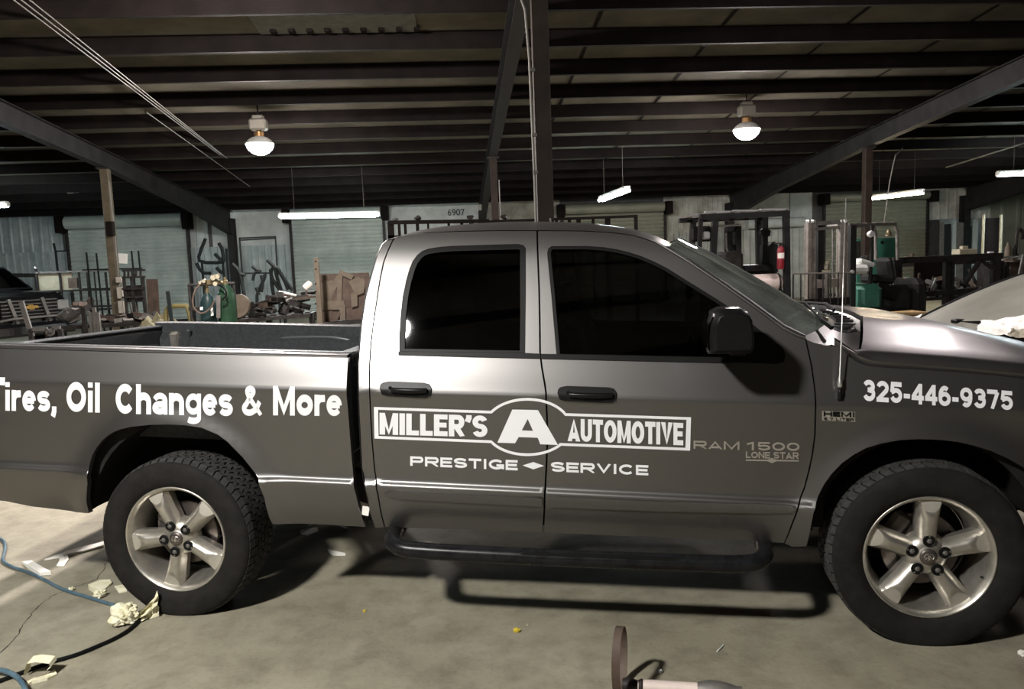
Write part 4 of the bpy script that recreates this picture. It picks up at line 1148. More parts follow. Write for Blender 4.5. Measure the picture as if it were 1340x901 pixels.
m.loft(pd); m.build('step_pad', 'rubber_trim', st, smooth=True)
for p_ in (P[0], P[-1]):
    m = MB(); m.bar(p_+Vector((0, -.02, 0)), (p_.x, .5, .50), .07, .05); m.build('step_bracket', 'underbody', st)
add_far(st)

# door mirror
mc = tp(955, 435, -.17)
def mirror_sec(t): return t
m = MB(); outline = [(-.095, -.090), (-.10, -.03), (-.094, .04), (-.078, .082), (-.045, .098), (.03, .097), (.060, .086), (.078, .055), (.085, 0), (.086, -.065), (.075, -.090)]
# housing in the x-z plane seen from the side, deep along y
rows = []
for y, k, dx in ((.12, .80, .0), (.10, .95, .0), (.0, 1.0, 0), (-.07, .99, .0), (-.105, .92, .004), (-.12, .75, .008)):
    rows.append([mc+Vector((px*k+dx, y, pz*k+.01)) for px, pz in outline])
m.loft(rows, closed=True); m.add(rows[0], [tuple(range(11))]); m.add(rows[-1], [tuple(range(10, -1, -1))])
mh = m.build('door_mirror', 'black_plastic', front_door, smooth=True)
gr_ = [(-.099, -.08), (-.104, -.03), (-.098, .035), (-.083, .075)]
m = MB(); rows = [[mc+Vector((px-.004+(.0 if y > -.1 else .01), y, pz*.9+.01)) for px, pz in gr_] for y in (.10, -.10)]
m.loft(rows); m.build('mirror_glass', 'mirror', front_door, smooth=True)
m = MB(); m.box(mc+Vector((.045, .15, -.075)), (.10, .16, .07), bev=.02); m.build('mirror_arm', 'black_plastic', front_door)

# ------------------------------------------------------------------ cabin
def seat(x, y, w, h=.62):
    e = MB(); e.box((x, y, .80), (.52, w, .18), bev=.05); e.box((x-.24, y, 1.12), (.16, w, h), R3(-.22, 'Y'), bev=.05); o = e.build('seat', 'seat_cloth', truck)
    for dy in ((0,) if w < .7 else (-.4, .4)):
        k = MB(); k.box((x-.33, y+dy, 1.50), (.10, .26, .17), R3(-.15, 'Y'), bev=.03); k.build('headrest', 'seat_cloth', o)
for y in (.56, 1.44): seat(2.25, y, .52)
seat(1.45, 1.0, 1.5)
m = MB(); m.box((2.95, TW/2, 1.14), (.34, TW-.36, .30), bev=.08); m.build('dashboard', 'seat_cloth', truck)
m = MB(); cpos = Vector((2.68, 1.44, 1.24)); ring_ = [cpos+R3(.5, 'Y') @ Vector((0, .19*math.cos(a), .19*math.sin(a))) for a in [2*math.pi*i/24 for i in range(25)]]
m.tube(ring_, .014, 8); m.tube([cpos, cpos+Vector((.25, 0, -.12))], .03, 8); m.bar(ring_[0], ring_[12], .03, .02); m.build('steering_wheel', 'rubber_trim', truck, smooth=True)
m = MB(); m.box((2.50, 1.0, 1.72), (.03, .24, .07), bev=.015); m.build('rear_view_mirror', 'black_plastic', truck)

# ------------------------------------------------------------------ wheels
RT, WT = .415, .275
def make_wheel(rot):
    w = bpy.data.objects.new('wheel', None); C.objects.link(w); w.parent = truck
    # rim barrel and lip (axis y, outer face towards -y)
    m = MB(); pf = [(.2745, .012), (.2750, .002), (.2715, -.003), (.266, .0), (.262, .006), (.256, .012), (.250, .03), (.238, .07), (.225, .11), (.222, .20), (.25, .235)]
    m.lathe(pf, 72, axis='y'); rim = m.build('rim', 'alloy', w, smooth='all', fix=False)
    # spokes: height fields
    def spoke_h(r, s, hw):
        dome = .016+.050*(1-min(1, abs(s))**2.6)              # crown above the back plane
        base = lerp(.018, .0, (r-.05)/.2)
        cut = .082-(r-.150)*.55+.010                            # scooped outer end
        h = dome+.012-.10*max(0, (.10-r))+.012*max(0, (r-.12)/.14)
        flat = lerp(.080, .062, max(0, (r-.185)/.078))
        return h, flat
    proto = None; fac = None
    m = MB(); m2 = MB(); rows = []; facets = []
    NR, NS = 22, 13
    for i in range(NR):
        r = lerp(.045, .263, i/(NR-1)); hw = lerp(.040, .047, min(1, (r-.045)/.08)) if r < .14 else lerp(.047, .056, (r-.14)/.123)
        row = []
        for j in range(NS):
            s = -1+2*j/(NS-1); h, flat = spoke_h(r, s, hw)
            hh = min(h, flat) if r > .185 else h
            yb = .088-hh                                         # y of the visible skin (small y = outer)
            row.append(Vector((s*hw, max(.001, yb), math.sqrt(max(0, r*r-(s*hw)**2)))))
        rows.append(row)
    m.loft(rows)
    m.loft([[r[0] for r in rows], [Vector((r[0].x*.9, .10, r[0].z)) for r in rows]]); m.loft([[r[-1] for r in rows], [Vector((r[-1].x*.9, .10, r[-1].z)) for r in rows]])
    # scooped flat facet at the outer end, a touch proud
    fr = []
    for i in range(NR):
        r = lerp(.045, .263, i/(NR-1))
        for j in range(NS): pass
    proto = m.build('spoke', 'alloy', rim, smooth=True)
    me_f = MB(); rr = []
    for i in range(9):
        r = lerp(.200, .2625, i/8); hw = lerp(.047, .056, (r-.14)/.123)
        k = min(1, max(.05, math.sqrt(max(0, 1-((.262-r)/.064)**2))))*.80
        _, flat = spoke_h(r, 0, hw)
        rr.append([Vector((s*hw*k, .088-flat-.0012, math.sqrt(max(0, r*r-(s*hw*k)**2)))) for s in (-1, -.5, 0, .5, 1)])
    me_f.loft(rr)
    facet = me_f.build('spoke_facet', 'alloy_facet', rim, smooth=True)
    for k in range(5):
        a = rot+2*math.pi*k/5
        for src in (proto, facet):
            o = src if k == 0 else src.copy()
            if k: C.objects.link(o); o.parent = rim
            o.rotation_euler = (0, a, 0)
    # hub, cap, nuts, and dark discs standing in for the shaded lug pockets
    m = MB(); m.lathe([(.100, .085), (.092, .050), (.075, .026), (.050, .016), (.042, .014), (.039, .011), (.020, .010), (0, .0095)], 40, axis='y'); m.build('hub', 'alloy', rim, smooth='all')
    m = MB(); m.lathe([(.038, .014), (.036, .0075), (.024, .0035), (0, .002)], 24, axis='y'); m.build('center_cap', 'disc', rim, smooth='all')
    em = MB()
    for sgn in (-1, 1):                                         # ram's head emblem: curled horns round a muzzle
        em.tube([Vector((sgn*.003, .0015, .015)), Vector((sgn*.014, .0022, .013)), Vector((sgn*.020, .0035, .002)), Vector((sgn*.014, .0025, -.008)), Vector((sgn*.009, .0015, 0))], .0024, 6)
    em.prism([(-.006, .009), (.006, .009), (.004, -.012), (-.004, -.012)], .002, Matrix(((1, 0, 0, 0), (0, 0, -1, .0035), (0, 1, 0, 0), (0, 0, 0, 1)))); em.build('cap_emblem', 'alloy', rim)
    pk = None
    for k in range(5):
        a = rot+2*math.pi*(k+.0)/5
        cpt = Vector((.071*math.sin(a), 0, .071*math.cos(a)))
        if pk is None:
            q = MB(); q.lathe([(.0265, .016), (.0255, .0105), (.0235, .0095), (.0215, .0112), (.0, .0112)], 24, axis='y'); pk = q.build('lug_shade_disc', 'rubber_trim', rim, smooth=True)
            q = MB(); q.lathe([(0, .0045), (.006, .005), (.0115, .008), (.0125, .012), (.0125, .03)], 6, axis='y'); nk = q.build('lug_nut', 'grey_steel', rim)
            a1, a2 = pk, nk
        else:
            a1, a2 = pk.copy(), nk.copy(); C.objects.link(a1); C.objects.link(a2); a1.parent = rim; a2.parent = rim
        a1.location = cpt; a2.location = cpt
    # brake disc and dark backing
    m = MB(); m.lathe([(0, .12), (.165, .12), (.168, .125), (.168, .14), (0, .14)], 40, axis='y'); m.build('brake_disc', 'disc', rim, smooth=True)
    m = MB(); m.box((-.10, .13, .10), (.09, .06, .14), R3(.6, 'Y'), bev=.02); m.build('brake_caliper', 'disc', rim)
    m = MB(); m.lathe([(.222, .21), (0, .215)], 40, axis='y'); m.build('barrel_back', 'underbody', rim)
    m = MB(); va = rot+math.pi/5*3.05; m.tube([Vector((.245*math.sin(va), .03, .245*math.cos(va))), Vector((.232*math.sin(va), .012, .232*math.cos(va)))], .005, 8); m.build('valve_stem', 'rubber_trim', rim)
    # tyre
    m = MB(); yc = .13
    pf = [(.262, .035), (.268, .012), (.278, -.002), (.300, -.014), (.330, -.020), (.355, -.019), (.380, -.015), (.395, -.007), (.403, .004), (.4065, .020)]
    full = pf+[(RT-.008, .06), (RT-.006, .10), (RT-.006, .16), (RT-.008, .20)]+[(r, 2*yc-y) for r, y in pf[::-1]]
    N = 96
    m.lathe(full, N, axis='y')
    def circ(r, y, a): return Vector((r*math.sin(a), y, r*math.cos(a)))
    nb = 58
    random.seed(3)
    ribs = [(-.002+.006, .036, .010), (.042, .072, 0), (.078, .104, .5), (.110, .140, 0), (.146, .178, .5), (.184, .218, 0), (.222, .256, .5)]
    for bi in range(nb):
        for ri, (y0, y1, sh) in enumerate(ribs):
            a = 2*math.pi*(bi+sh)/nb; da = 2*math.pi/nb*.41; sk = (.10 if ri % 2 else -.10)*2*math.pi/nb
            edge0 = (ri == 0); edge1 = (ri == len(ribs)-1)
            ro0 = RT-.010 if edge0 else RT; ro1 = RT-.010 if edge1 else RT
            q = [circ(ro0, y0, a-da-sk), circ(ro1, y1, a-da+sk), circ(ro1, y1, a+da+sk), circ(ro0, y0, a+da-sk)]
            lo = [p*1 for p in q]
            for p in lo:
                l = math.hypot(p.x, p.z); s = (RT-.022)/l; p.x *= s; p.z *= s
            m.add(q+lo, [(0, 1, 2, 3), (0, 4, 5, 1), (1, 5, 6, 2), (2, 6, 7, 3), (3, 7, 4, 0)], 1)
        # shoulder lugs
        a = 2*math.pi*bi/nb; da = 2*math.pi/nb*.30
        for sg in (0, 1):
            f = (lambda y: y) if sg == 0 else (lambda y: 2*yc-y)
            q = [circ(RT-.011, f(.012), a-da), circ(RT-.011, f(.012), a+da), circ(.392, f(-.006), a+da*.9), circ(.392, f(-.006), a-da*.9)]
            lo = [circ(.402, f(.018), a-da), circ(.402, f(.018), a+da), circ(.388, f(.002), a+da*.9), circ(.388, f(.002), a-da*.9)]
            m.add(q+lo, [(0, 1, 2, 3), (0, 4, 5, 1), (1, 5, 6, 2), (2, 6, 7, 3), (3, 7, 4, 0)], 1)
    lim = -(AZ-.0005)
    m.v = [(x, y-(.012*max(0, (-z-.33)/.07) if (z < -.33 and y < .1) else 0), max(z, lim)) for x, y, z in m.v]
    m.build('tire', ['tire', 'tread'], w, smooth=True)
    return w
wr = make_wheel(math.radians(-24)); wr.location = (AX, 0, AZ)
wf = make_wheel(math.radians(2)); wf.location = (FX, 0, AZ)
for w_ in (wr, wf):
    c = copy_tree(w_, truck); c.scale = (1, -1, 1); c.location = (w_.location.x, TW, AZ)
# ================================================================== things standing round the hall
def single(m, name, material, label, cat, group=None, smooth=False, loc=None, rest=None):
    """mesh given in world coordinates -> one thing whose origin sits at its base"""
    V = [Vector(v) for v in m.v]
    if loc is None:
        loc = Vector(((min(v.x for v in V)+max(v.x for v in V))/2, (min(v.y for v in V)+max(v.y for v in V))/2, min(v.z for v in V)))
    m.v = [tuple(v-loc) for v in V]
    if rest is not None: loc.z = rest
    o = m.build(name, material, None, smooth=smooth); o.location = loc
    return tag(o, label, cat, group)
def thing(name, loc, label, cat, rz=0, group=None): return empty(name, loc, label, cat, rz, group)
def part(e, name, material, fn, smooth=False):
    """fn fills an MB in world coordinates; stored relative to the Empty e (unrotated)"""
    m = MB(); fn(m); L = e.location; m.v = [(v[0]-L.x, v[1]-L.y, v[2]-L.z) for v in m.v]
    return m.build(name, material, e, smooth=smooth)
def lump(c, d, seed, n=26, rot=0.0, flat=0.6):
    rnd = random.Random(seed); bm = bmesh.new()
    for _ in range(n):
        v = Vector((rnd.gauss(0, 1), rnd.gauss(0, 1), rnd.gauss(0, 1))).normalized()*(.65+.35*rnd.random())
        v = Vector((v.x*d[0]/2, v.y*d[1]/2, v.z*d[2]/2)); bm.verts.new(R3(rot, 'Z') @ v+Vector(c))
    bmesh.ops.convex_hull(bm, input=bm.verts)
    for v in [v for v in bm.verts if not v.link_faces]: bm.verts.remove(v)
    bm.verts.index_update(); m = MB(); m.add([v.co.copy() for v in bm.verts], [tuple(v.index for v in f.verts) for f in bm.faces]); bm.free()
    return m

# ---- letting loose things come to rest on what carries them
from mathutils.bvhtree import BVHTree
def wmat(o):
    M = o.matrix_basis.copy()
    while o.parent is not None: o = o.parent; M = o.matrix_basis @ M
    return M
def meshes_of(o):
    out = [o] if o.type == 'MESH' else []
    for c in o.children: out += meshes_of(c)
    return out
def wgeo(o):
    M = wmat(o); return [M @ v.co for v in o.data.vertices], [tuple(p.vertices) for p in o.data.polygons]
def box_of(V): return [min(v[i] for v in V) for i in range(3)], [max(v[i] for v in V) for i in range(3)]
def obst(*things):
    out = []
    for t in things:
        for o in meshes_of(t):
            V, F = wgeo(o)
            if F: lo, hi = box_of(V); out.append((BVHTree.FromPolygons(V, F), lo, hi))
    return out
def hits(V, F, sh, obs):
    V = [v+sh for v in V]; lo, hi = box_of(V); b = None
    for t, l, h in obs:
        if any(lo[i] > h[i] or hi[i] < l[i] for i in range(3)): continue
        if b is None: b = BVHTree.FromPolygons(V, F)
        if b.overlap(t): return True
    return False
def settle(o, obs, start, floor=0.0, step=.012):
    """lower the thing o from base height start until it meets something; False if it starts inside something"""
    V, F = wgeo(o); base = min(v.z for v in V); z = start
    if hits(V, F, Vector((0, 0, z-base)), obs): return False
    while z-step > floor and not hits(V, F, Vector((0, 0, z-step-base)), obs): z -= step
    lo = max(floor, z-step); hi = z
    for _ in range(6):
        mid = (lo+hi)/2
        if hits(V, F, Vector((0, 0, mid-base)), obs): lo = mid
        else: hi = mid
    o.location.z += hi-base
    return True
def slide(o, obs, d, step=.003, most=120):
    """push the thing o along d until it is clear of what it passes through, so that it just touches"""
    V, F = wgeo(o); d = Vector(d).normalized(); k = 0
    while k < most and hits(V, F, d*step*k, obs): k += 1
    o.location += d*step*k
W = at
def drop(p): return Vector((p.x, p.y, 0))

# ---- black pickup nosing in at the left
bpk = thing('parked_pickup', at(38, 408, 17.6)*1.0, 'black pickup truck with chrome barred grille and gold emblem beside the rack', 'pickup truck', math.radians(60))
bpk.location.z = 0
m = MB(); secs = []
for y, w, z in ((0, .82, 1.16), (.06, .90, 1.27), (.3, .96, 1.33), (1.3, .97, 1.40)):
    secs.append([(-w-.02, y, .45), (-w-.03, y, .9), (-w, y, z-.14), (-w+.1, y, z-.02), (-w*.4, y, z), (w*.4, y, z), (w-.1, y, z-.02), (w, y, z-.14), (w+.03, y, .9), (w+.02, y, .45)])
m.loft(secs); m.add(secs[0], [tuple(range(10))]); m.build('body_shell', 'car_black', bpk, smooth=True)
m = MB(); cab = []
for y, w, z in ((1.25, .93, 1.40), (1.95, .74, 1.92), (3.3, .74, 1.92), (3.5, .90, 1.3)): cab.append([(-w, y, z), (w, y, z), (.97, y, .5), (-.97, y, .5)])
m.loft(cab, closed=True); m.build('cab', 'car_black', bpk)
m = MB(); m.loft([[(-.86, 1.30, 1.45), (.86, 1.30, 1.45)], [(-.70, 1.88, 1.88), (.70, 1.88, 1.88)]]); m.build('windshield', 'far_glass', bpk)
m = MB(); m.box((0, -.02, .98), (1.25, .06, .44), bev=.02); gk = m.build('grille', 'rubber_trim', bpk)
for i in range(6):
    m = MB(); m.box((0, -.06, .80+i*.075), (1.24, .04, .026), bev=.008); m.build('grille_bar', 'grey_steel', gk)
for x in (-.42, .30):
    m = MB(); m.bar((x-.05, -.09, 1.22), (x+.08, -.12, .70), .07, .05); m.build('grille_upright', 'grey_steel', gk)
m = MB(); bt_ = [(-.16, -.03), (-.06, -.03), (-.05, -.055), (.07, -.055), (.06, -.03), (.16, -.03), (.14, .03), (.05, .03), (.04, .055), (-.08, .055), (-.07, .03), (-.18, .03)]
m.prism(bt_, .03, Matrix(((1, 0, 0, 0), (0, 0, -1, -.08), (0, 1, 0, 1.03), (0, 0, 0, 1)))); m.build('grille_emblem', 'gold', gk)
for s in (-1, 1):
    m = MB(); m.box((s*.78, .0, 1.04), (.26, .10, .22), bev=.03); m.build('headlight', 'lamp_clear', bpk)
    m = MB(); m.lathe([(.2, .0), (.39, .0), (.40, .05), (.40, .22), (.39, .25), (.2, .25)], 24, (s*.88-.125, .95, .40), 'x'); m.build('wheel', 'tire', bpk, smooth=True)
m = MB(); m.box((0, -.12, .55), (1.9, .16, .26), bev=.05); m.build('bumper', 'car_black', bpk)
m = MB(); m.tube([(-.9, -.22, .55), (-.9, -.28, .78), (-.5, -.30, .82), (.5, -.30, .82), (.72, -.28, .74), (.75, -.22, .55)], .03, 8); m.build('bull_bar', 'grey_steel', bpk, smooth=True)
m = MB(); m.box((0, 4.2, .85), (1.9, 1.6, .8), bev=.06); m.build('load_bed', 'car_black', bpk)

# ---- steel stock rack with cream panels, left of the tan post
Y = 20.6
rk = thing('stock_rack', drop(at(98, 400, Y)), 'open steel stock rack with cream panels beside the tan post', 'rack')
for v0, v1 in ((356.5, 353.5), (381.5, 378.5), (403, 400)):
    part(rk, 'rail', 'grey_steel' if v0 < 360 else 'dark_steel', lambda m: m.bar(at(46, v0, Y), at(146, v1, Y), .05, .05))
for u, vt in ((47, 352), (78, 357), (103, 356), (114, 356), (123, 355), (138, 356)):
    part(rk, 'upright', 'dark_steel', lambda m: m.bar(at(u, vt, Y+.02), drop(at(u, vt, Y+.02)), .045 if u != 123 else .03))
part(rk, 'panel', 'cream', lambda m: m.box((at(64, 369, Y+.06)), (.51, .02, .43)))
part(rk, 'panel', 'cream', lambda m: m.box((at(87, 368.5, Y+.06)), (.29, .02, .43)))
part(rk, 'box_shelf', 'rust_steel', lambda m: m.box((at(96.5, 370, Y+.1)), (.22, .12, .26)))
part(rk, 'finial', 'bright_steel', lambda m: m.lathe([(0, -.04), (.03, -.03), (.035, 0), (.02, .03), (0, .035)], 10, at(46, 350, Y)), True)
# rods standing in a second frame
fr = thing('bar_stand', drop(at(150, 400, 18.4)), 'dark frame of thin upright bars before the first shutter', 'frame')
for u, v0, v1 in ((113, 330, 420), (126, 331, 420), (172, 328, 420), (181, 328, 420)):
    part(fr, 'bar', 'black_tube', lambda m: m.bar(at(u, v0, 18.4), drop(at(u+1.5, v0, 18.4)), .03))
for v in (352, 377):
    part(fr, 'crossbar', 'black_tube', lambda m: m.bar(at(108, v+1, 18.42), at(186, v-1, 18.42), .03))
gt = thing('steel_gate', drop(at(178, 400, 16.4)), 'small dark steel gate with short bars right of the tan post', 'gate')
for u in (163, 168, 173, 178, 184): part(gt, 'bar', 'dark_steel', lambda m: m.bar(at(u, 353.5, 16.4), at(u, 363.5, 16.4), .035))
for v in (354, 363, 378, 389): part(gt, 'rail', 'dark_steel', lambda m: m.bar(at(160, v, 16.42), at(190, v-1, 16.42), .05, .04))
for u in (162, 172, 187): part(gt, 'post', 'dark_steel', lambda m: m.bar(at(u, 363, 16.44), drop(at(u, 363, 16.44)), .05))
part(gt, 'plate', 'dark_steel', lambda m: m.box(at(176, 384, 16.5), (.32, .03, .34)))
p = at(199, 382, 18.8); m = MB(); m.box((p.x, p.y, p.z*.5+.12), (.26, .03, p.z+.36), R3(.03, 'Y')); single(m, 'steel_plate', 'rust_steel', 'brown rectangular steel plate standing before the first shutter', 'plate')
p = at(160, 338, 18.2); m = MB(); m.box(p, (.22, .02, .22), R3(.1, 'Y')); m.bar(p+Vector((-.12, .03, .1)), drop(p+Vector((-.12, .03, 0))), .03); single(m, 'paper_notice', 'white', 'white square card fixed to a rod beside the tan post', 'card')
m = MB(); a, b = at(71, 318, 24.5), drop(at(76, 380, 24.5)); m.tube([a+Vector((-.02, 0, 0)), at(73, 330, 24.5), at(76, 360, 24.5), b], .035, 8); m.bar(at(74.5, 328.5, 24.5), at(90, 328, 24.5), .06, .04); single(m, 'hook_pole', 'black_tube', 'bent dark pole with a short side arm against the blue corrugated wall', 'pole', smooth=True)
m = MB(); m.bar(at(-10, 360, 25), at(50, 360, 25), .08, .12); 
for u in (-8, 20, 47): m.bar(at(u, 360, 25), drop(at(u, 360, 25)), .07)
single(m, 'low_bench', 'dark_steel', 'low dark bench frame along the blue corrugated wall', 'bench')
SHZ = at(96, 404, Y).z
part(rk, 'shelf', 'dark_steel', lambda m: m.bar(at(46, 404.5, Y-.25)+Vector((0, 0, SHZ-at(46, 404.5, Y-.25).z-.02)), at(146, 400, Y-.25)+Vector((0, 0, SHZ-at(146, 400, Y-.25).z-.02)), .6, .03))
# engine parts and castings on the rack's lower shelf
rko = obst(rk); rack_load = []
for i, (u, v, y, d, mt, lb) in enumerate(((78, 398, 20.28, (.72, .40, .22), 'olive', 'flat olive machine cover lying on the stock rack'), (104, 393, 20.28, (.34, .36, .34), 'grey_steel', 'grey engine casting beside the tan casting'),
        (118, 396, 20.3, (.2, .26, .40), 'rust_steel', 'rusty upright casting at the end of the stock rack'), (76, 390.5, 20.28, (.34, .34, .26), 'tan_plate', 'dull tan casting on top of the olive machine cover'))):
    o = single(lump(at(u, v, y), d, 10+(0, 2, 3, 1)[i]), 'machine_casting', mt, lb, 'casting')
    if not settle(o, rko+obst(*rack_load), SHZ+(.30 if i == 3 else .03), SHZ-.1): print('BLOCKED', lb)
    rack_load.append(o)
# scrap steel lying behind the bed
rnd = random.Random(7)
def offcuts(n, u0, u1, v0, v1, y0, y1, where, group, mats=('dark_steel', 'grey_steel', 'rust_steel'), L=(.2, .6), floor_z=None, lift=.4, obs=(), tilt=.55, tries=7):
    kind = ('angle iron', 'tube', 'channel', 'plate'); tone = {'dark_steel': 'dark', 'grey_steel': 'grey', 'rust_steel': 'rusty brown'}
    obs = list(obs); made = []
    for i in range(n):
        k = i % 4; mt = mats[i % len(mats)]; best = None; good = 0
        for tr in range(60):
            u = min(u1, max(u0, lerp(u0, u1, (i+.5)/n)+rnd.uniform(-4-tr*.4, 4+tr*.4))); y = rnd.uniform(y0, y1); ln = rnd.uniform(*L)*(.985**tr)
            f = floor_z(u); p = Vector((at(u, (v0+v1)/2, y).x, y, f+.2)); m = MB(); R_ = R3(rnd.uniform(0, 3.1), 'Z') @ R3(rnd.uniform(-tilt, tilt), 'Y')
            if k == 0:
                for q, dd in (((0, 0, 0), (ln, .08, .012)), ((0, .036, .04), (ln, .012, .08))): m.box(R_ @ Vector(q)+p, dd, R_)
            elif k == 1: m.tube([p-R_ @ Vector((ln/2, 0, 0)), p+R_ @ Vector((ln/2, 0, 0))], .03, 10)
            elif k == 2:
                for q, dd in (((0, 0, 0), (ln, .10, .012)), ((0, .05, .03), (ln, .012, .07)), ((0, -.05, .03), (ln, .012, .07))): m.box(R_ @ Vector(q)+p, dd, R_)
            else:
                poly = [(ln*.4*math.cos(a)*(.6+.4*rnd.random()), ln*.3*math.sin(a)) for a in [2*math.pi*j/7 for j in range(7)]]
                m.prism(poly, .015, Matrix.Translation(p) @ R_.to_4x4())
            o = single(m, 'steel_offcut', mt, None, None)
            top = None
            if settle(o, obs, f+lift, max(0.0, f-.12)):
                zs = [v.co.z for v in o.data.vertices]; lowz = o.location.z+min(zs); top = o.location.z+max(zs)
                if lowz < f-.06: top = None
            if top is not None and (best is None or top < best[0]):
                if best: bpy.data.objects.remove(best[1])
                best = (top, o); good += 1
            else:
                good += top is not None; bpy.data.objects.remove(o)
            if good >= tries: break
        if best is None: print('NO ROOM', where, i); continue
        o = best[1]; o.name = 'steel_offcut'; made.append(o); obs += obst(o)
        tag(o, tone[mt]+' '+kind[k]+' offcut '+where, 'scrap', group+', '+tone[mt]+' '+kind[k])
    return made
# supports for the scrap
sb = thing('scrap_bench', drop(at(150, 425, 14.2)), 'long low dark bench heaped with steel offcuts behind the bed', 'bench')
part(sb, 'bench_top', 'dark_steel', lambda m: m.bar(at(58, 428, 14.2), at(212, 421, 14.2), .7, .06))
for u in (62, 110, 160, 208): part(sb, 'leg', 'dark_steel', lambda m: m.bar(at(u, 428-.045*(u-58), 14.0), drop(at(u, 425, 14.0)), .07))
chans = []
for i, u in enumerate((109, 118, 123, 128)):
    a = at(u, 402+(i % 2)*6, 13.6); m = MB(); m.bar(a, drop(a), .07 if i == 0 else .05, .05); ch_ = single(m, 'steel_channel', 'grey_steel' if i else 'dark_steel', ('broad dark steel channel standing before the long low bench', 'grey channel next to the broad dark channel', 'middle grey channel before the long low bench', 'grey channel nearest the tan post before the long bench')[i], 'channel', 'channels before the long bench'); chans.append(ch_)
m = lump(at(92, 421, 14.05), (.46, .3, .36), 77, 40); drum = single(m, 'steel_drum', 'grey_steel', 'rounded grey steel drum end lying on the long low bench', 'drum', rest=None)
settle(drum, obst(sb), at(92, 426.5, 14.2).z+.2)
pt_ = thing('notched_stand', drop(at(62, 440, 12.6)), 'grey notched steel stand standing on the floor before the black pickup', 'frame')
part(pt_, 'top_bar', 'grey_steel', lambda m: (m.bar(at(36, 431, 12.6), at(62, 430, 12.6), .05), m.bar(at(62, 430, 12.6), at(63, 437, 12.6), .05), m.bar(at(63, 437, 12.6), at(68, 437, 12.6), .05), m.bar(at(68, 437, 12.6), at(69, 429, 12.6), .05), m.bar(at(69, 429, 12.6), at(79, 428.5, 12.6), .05)))
part(pt_, 'brace', 'grey_steel', lambda m: m.bar(at(28, 395, 12.7), at(42, 440, 12.6), .07, .04))
for u in (40, 79): part(pt_, 'leg', 'dark_steel', lambda m: m.bar(at(u, 430, 12.6), drop(at(u, 430, 12.6)), .06))
offcuts(20, 96, 210, 408, 423, 13.95, 14.45, 'heaped on the long low bench', 'offcuts on the long bench', floor_z=lambda u: lerp(at(58, 428, 14.2).z, at(212, 421, 14.2).z, (u-58)/154)+.03, lift=.5, obs=obst(sb, drum, pt_, *chans), tilt=.5, tries=7)
# olive tarpaulin heap, yellow pipe and leaning bar
m = MB(); rows = []; c = at(206, 416, 12.8); R_ = random.Random(5)
for i in range(9):
    row = []
    for j in range(13):
        a, b = i/8*2-1, j/12*2-1; h = max(0, 1-a*a)*max(0, 1-b*b); row.append((c.x+b*.52, c.y+a*.35, max(0.02, c.z*.55*0+(c.z+.12)*h**.35*(.82+.18*R_.random()))))
    rows.append(row)
m.loft(rows); single(m, 'tarpaulin_heap', 'olive', 'olive crumpled tarpaulin heap between the shutter and the gas bottles', 'tarpaulin')
m = MB(); m.tube(smooth_path([drop(at(215, 420, 12)), at(216, 408, 12), at(222, 400.5, 12), at(236, 400, 12), at(249, 400, 12), drop(at(250, 400, 12))]), .035, 10); single(m, 'bent_pipe', 'yellow_pipe', 'bent dull yellow pipe hoop left of the gas bottles', 'pipe', smooth=True)
m = MB(); m.bar(at(219.5, 381, 11.8), drop(at(229, 425, 11.6)), .05, .03); single(m, 'leaning_bar', 'black_tube', 'dark flat bar leaning left of the gas bottles', 'bar')

# ---- gas bottles on a cart
Y = 10.7
ct = thing('bottle_cart', drop(at(285, 420, Y)), 'dark two wheeled welding cart carrying the gas bottles', 'cart')
for u in (247, 306): part(ct, 'rail', 'dark_steel', lambda m: m.tube([at(u, 372.5, Y+.16), drop(at(u, 372.5, Y+.16))], .018, 8))
part(ct, 'handle', 'dark_steel', lambda m: m.tube([at(246, 373, Y+.16), at(307, 370.5, Y+.16)], .02, 8))
part(ct, 'cross_bar', 'dark_steel', lambda m: m.bar(at(247, 404, Y+.16), at(306, 402, Y+.16), .03, .05))
part(ct, 'tray', 'dark_steel', lambda m: m.box(drop(at(283, 372, Y))+Vector((0, 0, .06)), (.66, .34, .03)))
for s in (-1, 1): part(ct, 'wheel', 'tire', lambda m: m.lathe([(0, -.03), (.13, -.03), (.14, 0), (.13, .03), (0, .03)], 20, drop(at(283, 372, Y))+Vector((s*.37, .12, .14)), 'x'), True)
def bottle(u, vtop, r, material, label):
    b = drop(at(u, vtop, Y)); zt = at(u, vtop, Y).z
    e = thing('gas_bottle', b+Vector((0, 0, .075)), label, 'gas bottle'); z0 = .0; H = zt-.075
    m = MB(); m.lathe([(0, 0), (r*.9, 0), (r, .03), (r, H-.22), (r*.93, H-.13), (r*.7, H-.06), (r*.38, H-.02), (r*.3, H), (0, H)], 28); m.build('shell', material, e, smooth=True)
    m = MB(); m.lathe([(0, H), (r*.28, H), (r*.28, H+.05), (.02, H+.06), (.02, H+.10), (0, H+.10)], 14); m.build('valve', 'brass', e, smooth=True)
    m = MB(); m.box((-r*.45, -r*.86, H-.20), (.06, .01, .04), R3(.15, 'Z')); m.build('label_patch', 'white', e)
    return e
bottle(271, 383, .105, 'cyl_teal', 'dark teal gas bottle standing in the welding cart')
bottle(295, 372, .122, 'cyl_green', 'tall green gas bottle standing in the welding cart')
rg = thing('gas_regulator', at(281, 369, Y-.06), 'brass regulator set with round white gauges on the gas bottles', 'regulator')
part(rg, 'body', 'brass', lambda m: (m.tube([at(262, 371, Y), at(270, 368, Y-.02), at(283, 367, Y-.03), at(294, 370, Y)], .022, 8), m.tube([at(283, 367, Y-.03), at(283, 360, Y-.05)], .015, 8), m.tube([at(270, 368, Y-.02), at(271, 378, Y)], .018, 8), m.box(at(276, 369, Y-.04), (.09, .06, .06))), True)
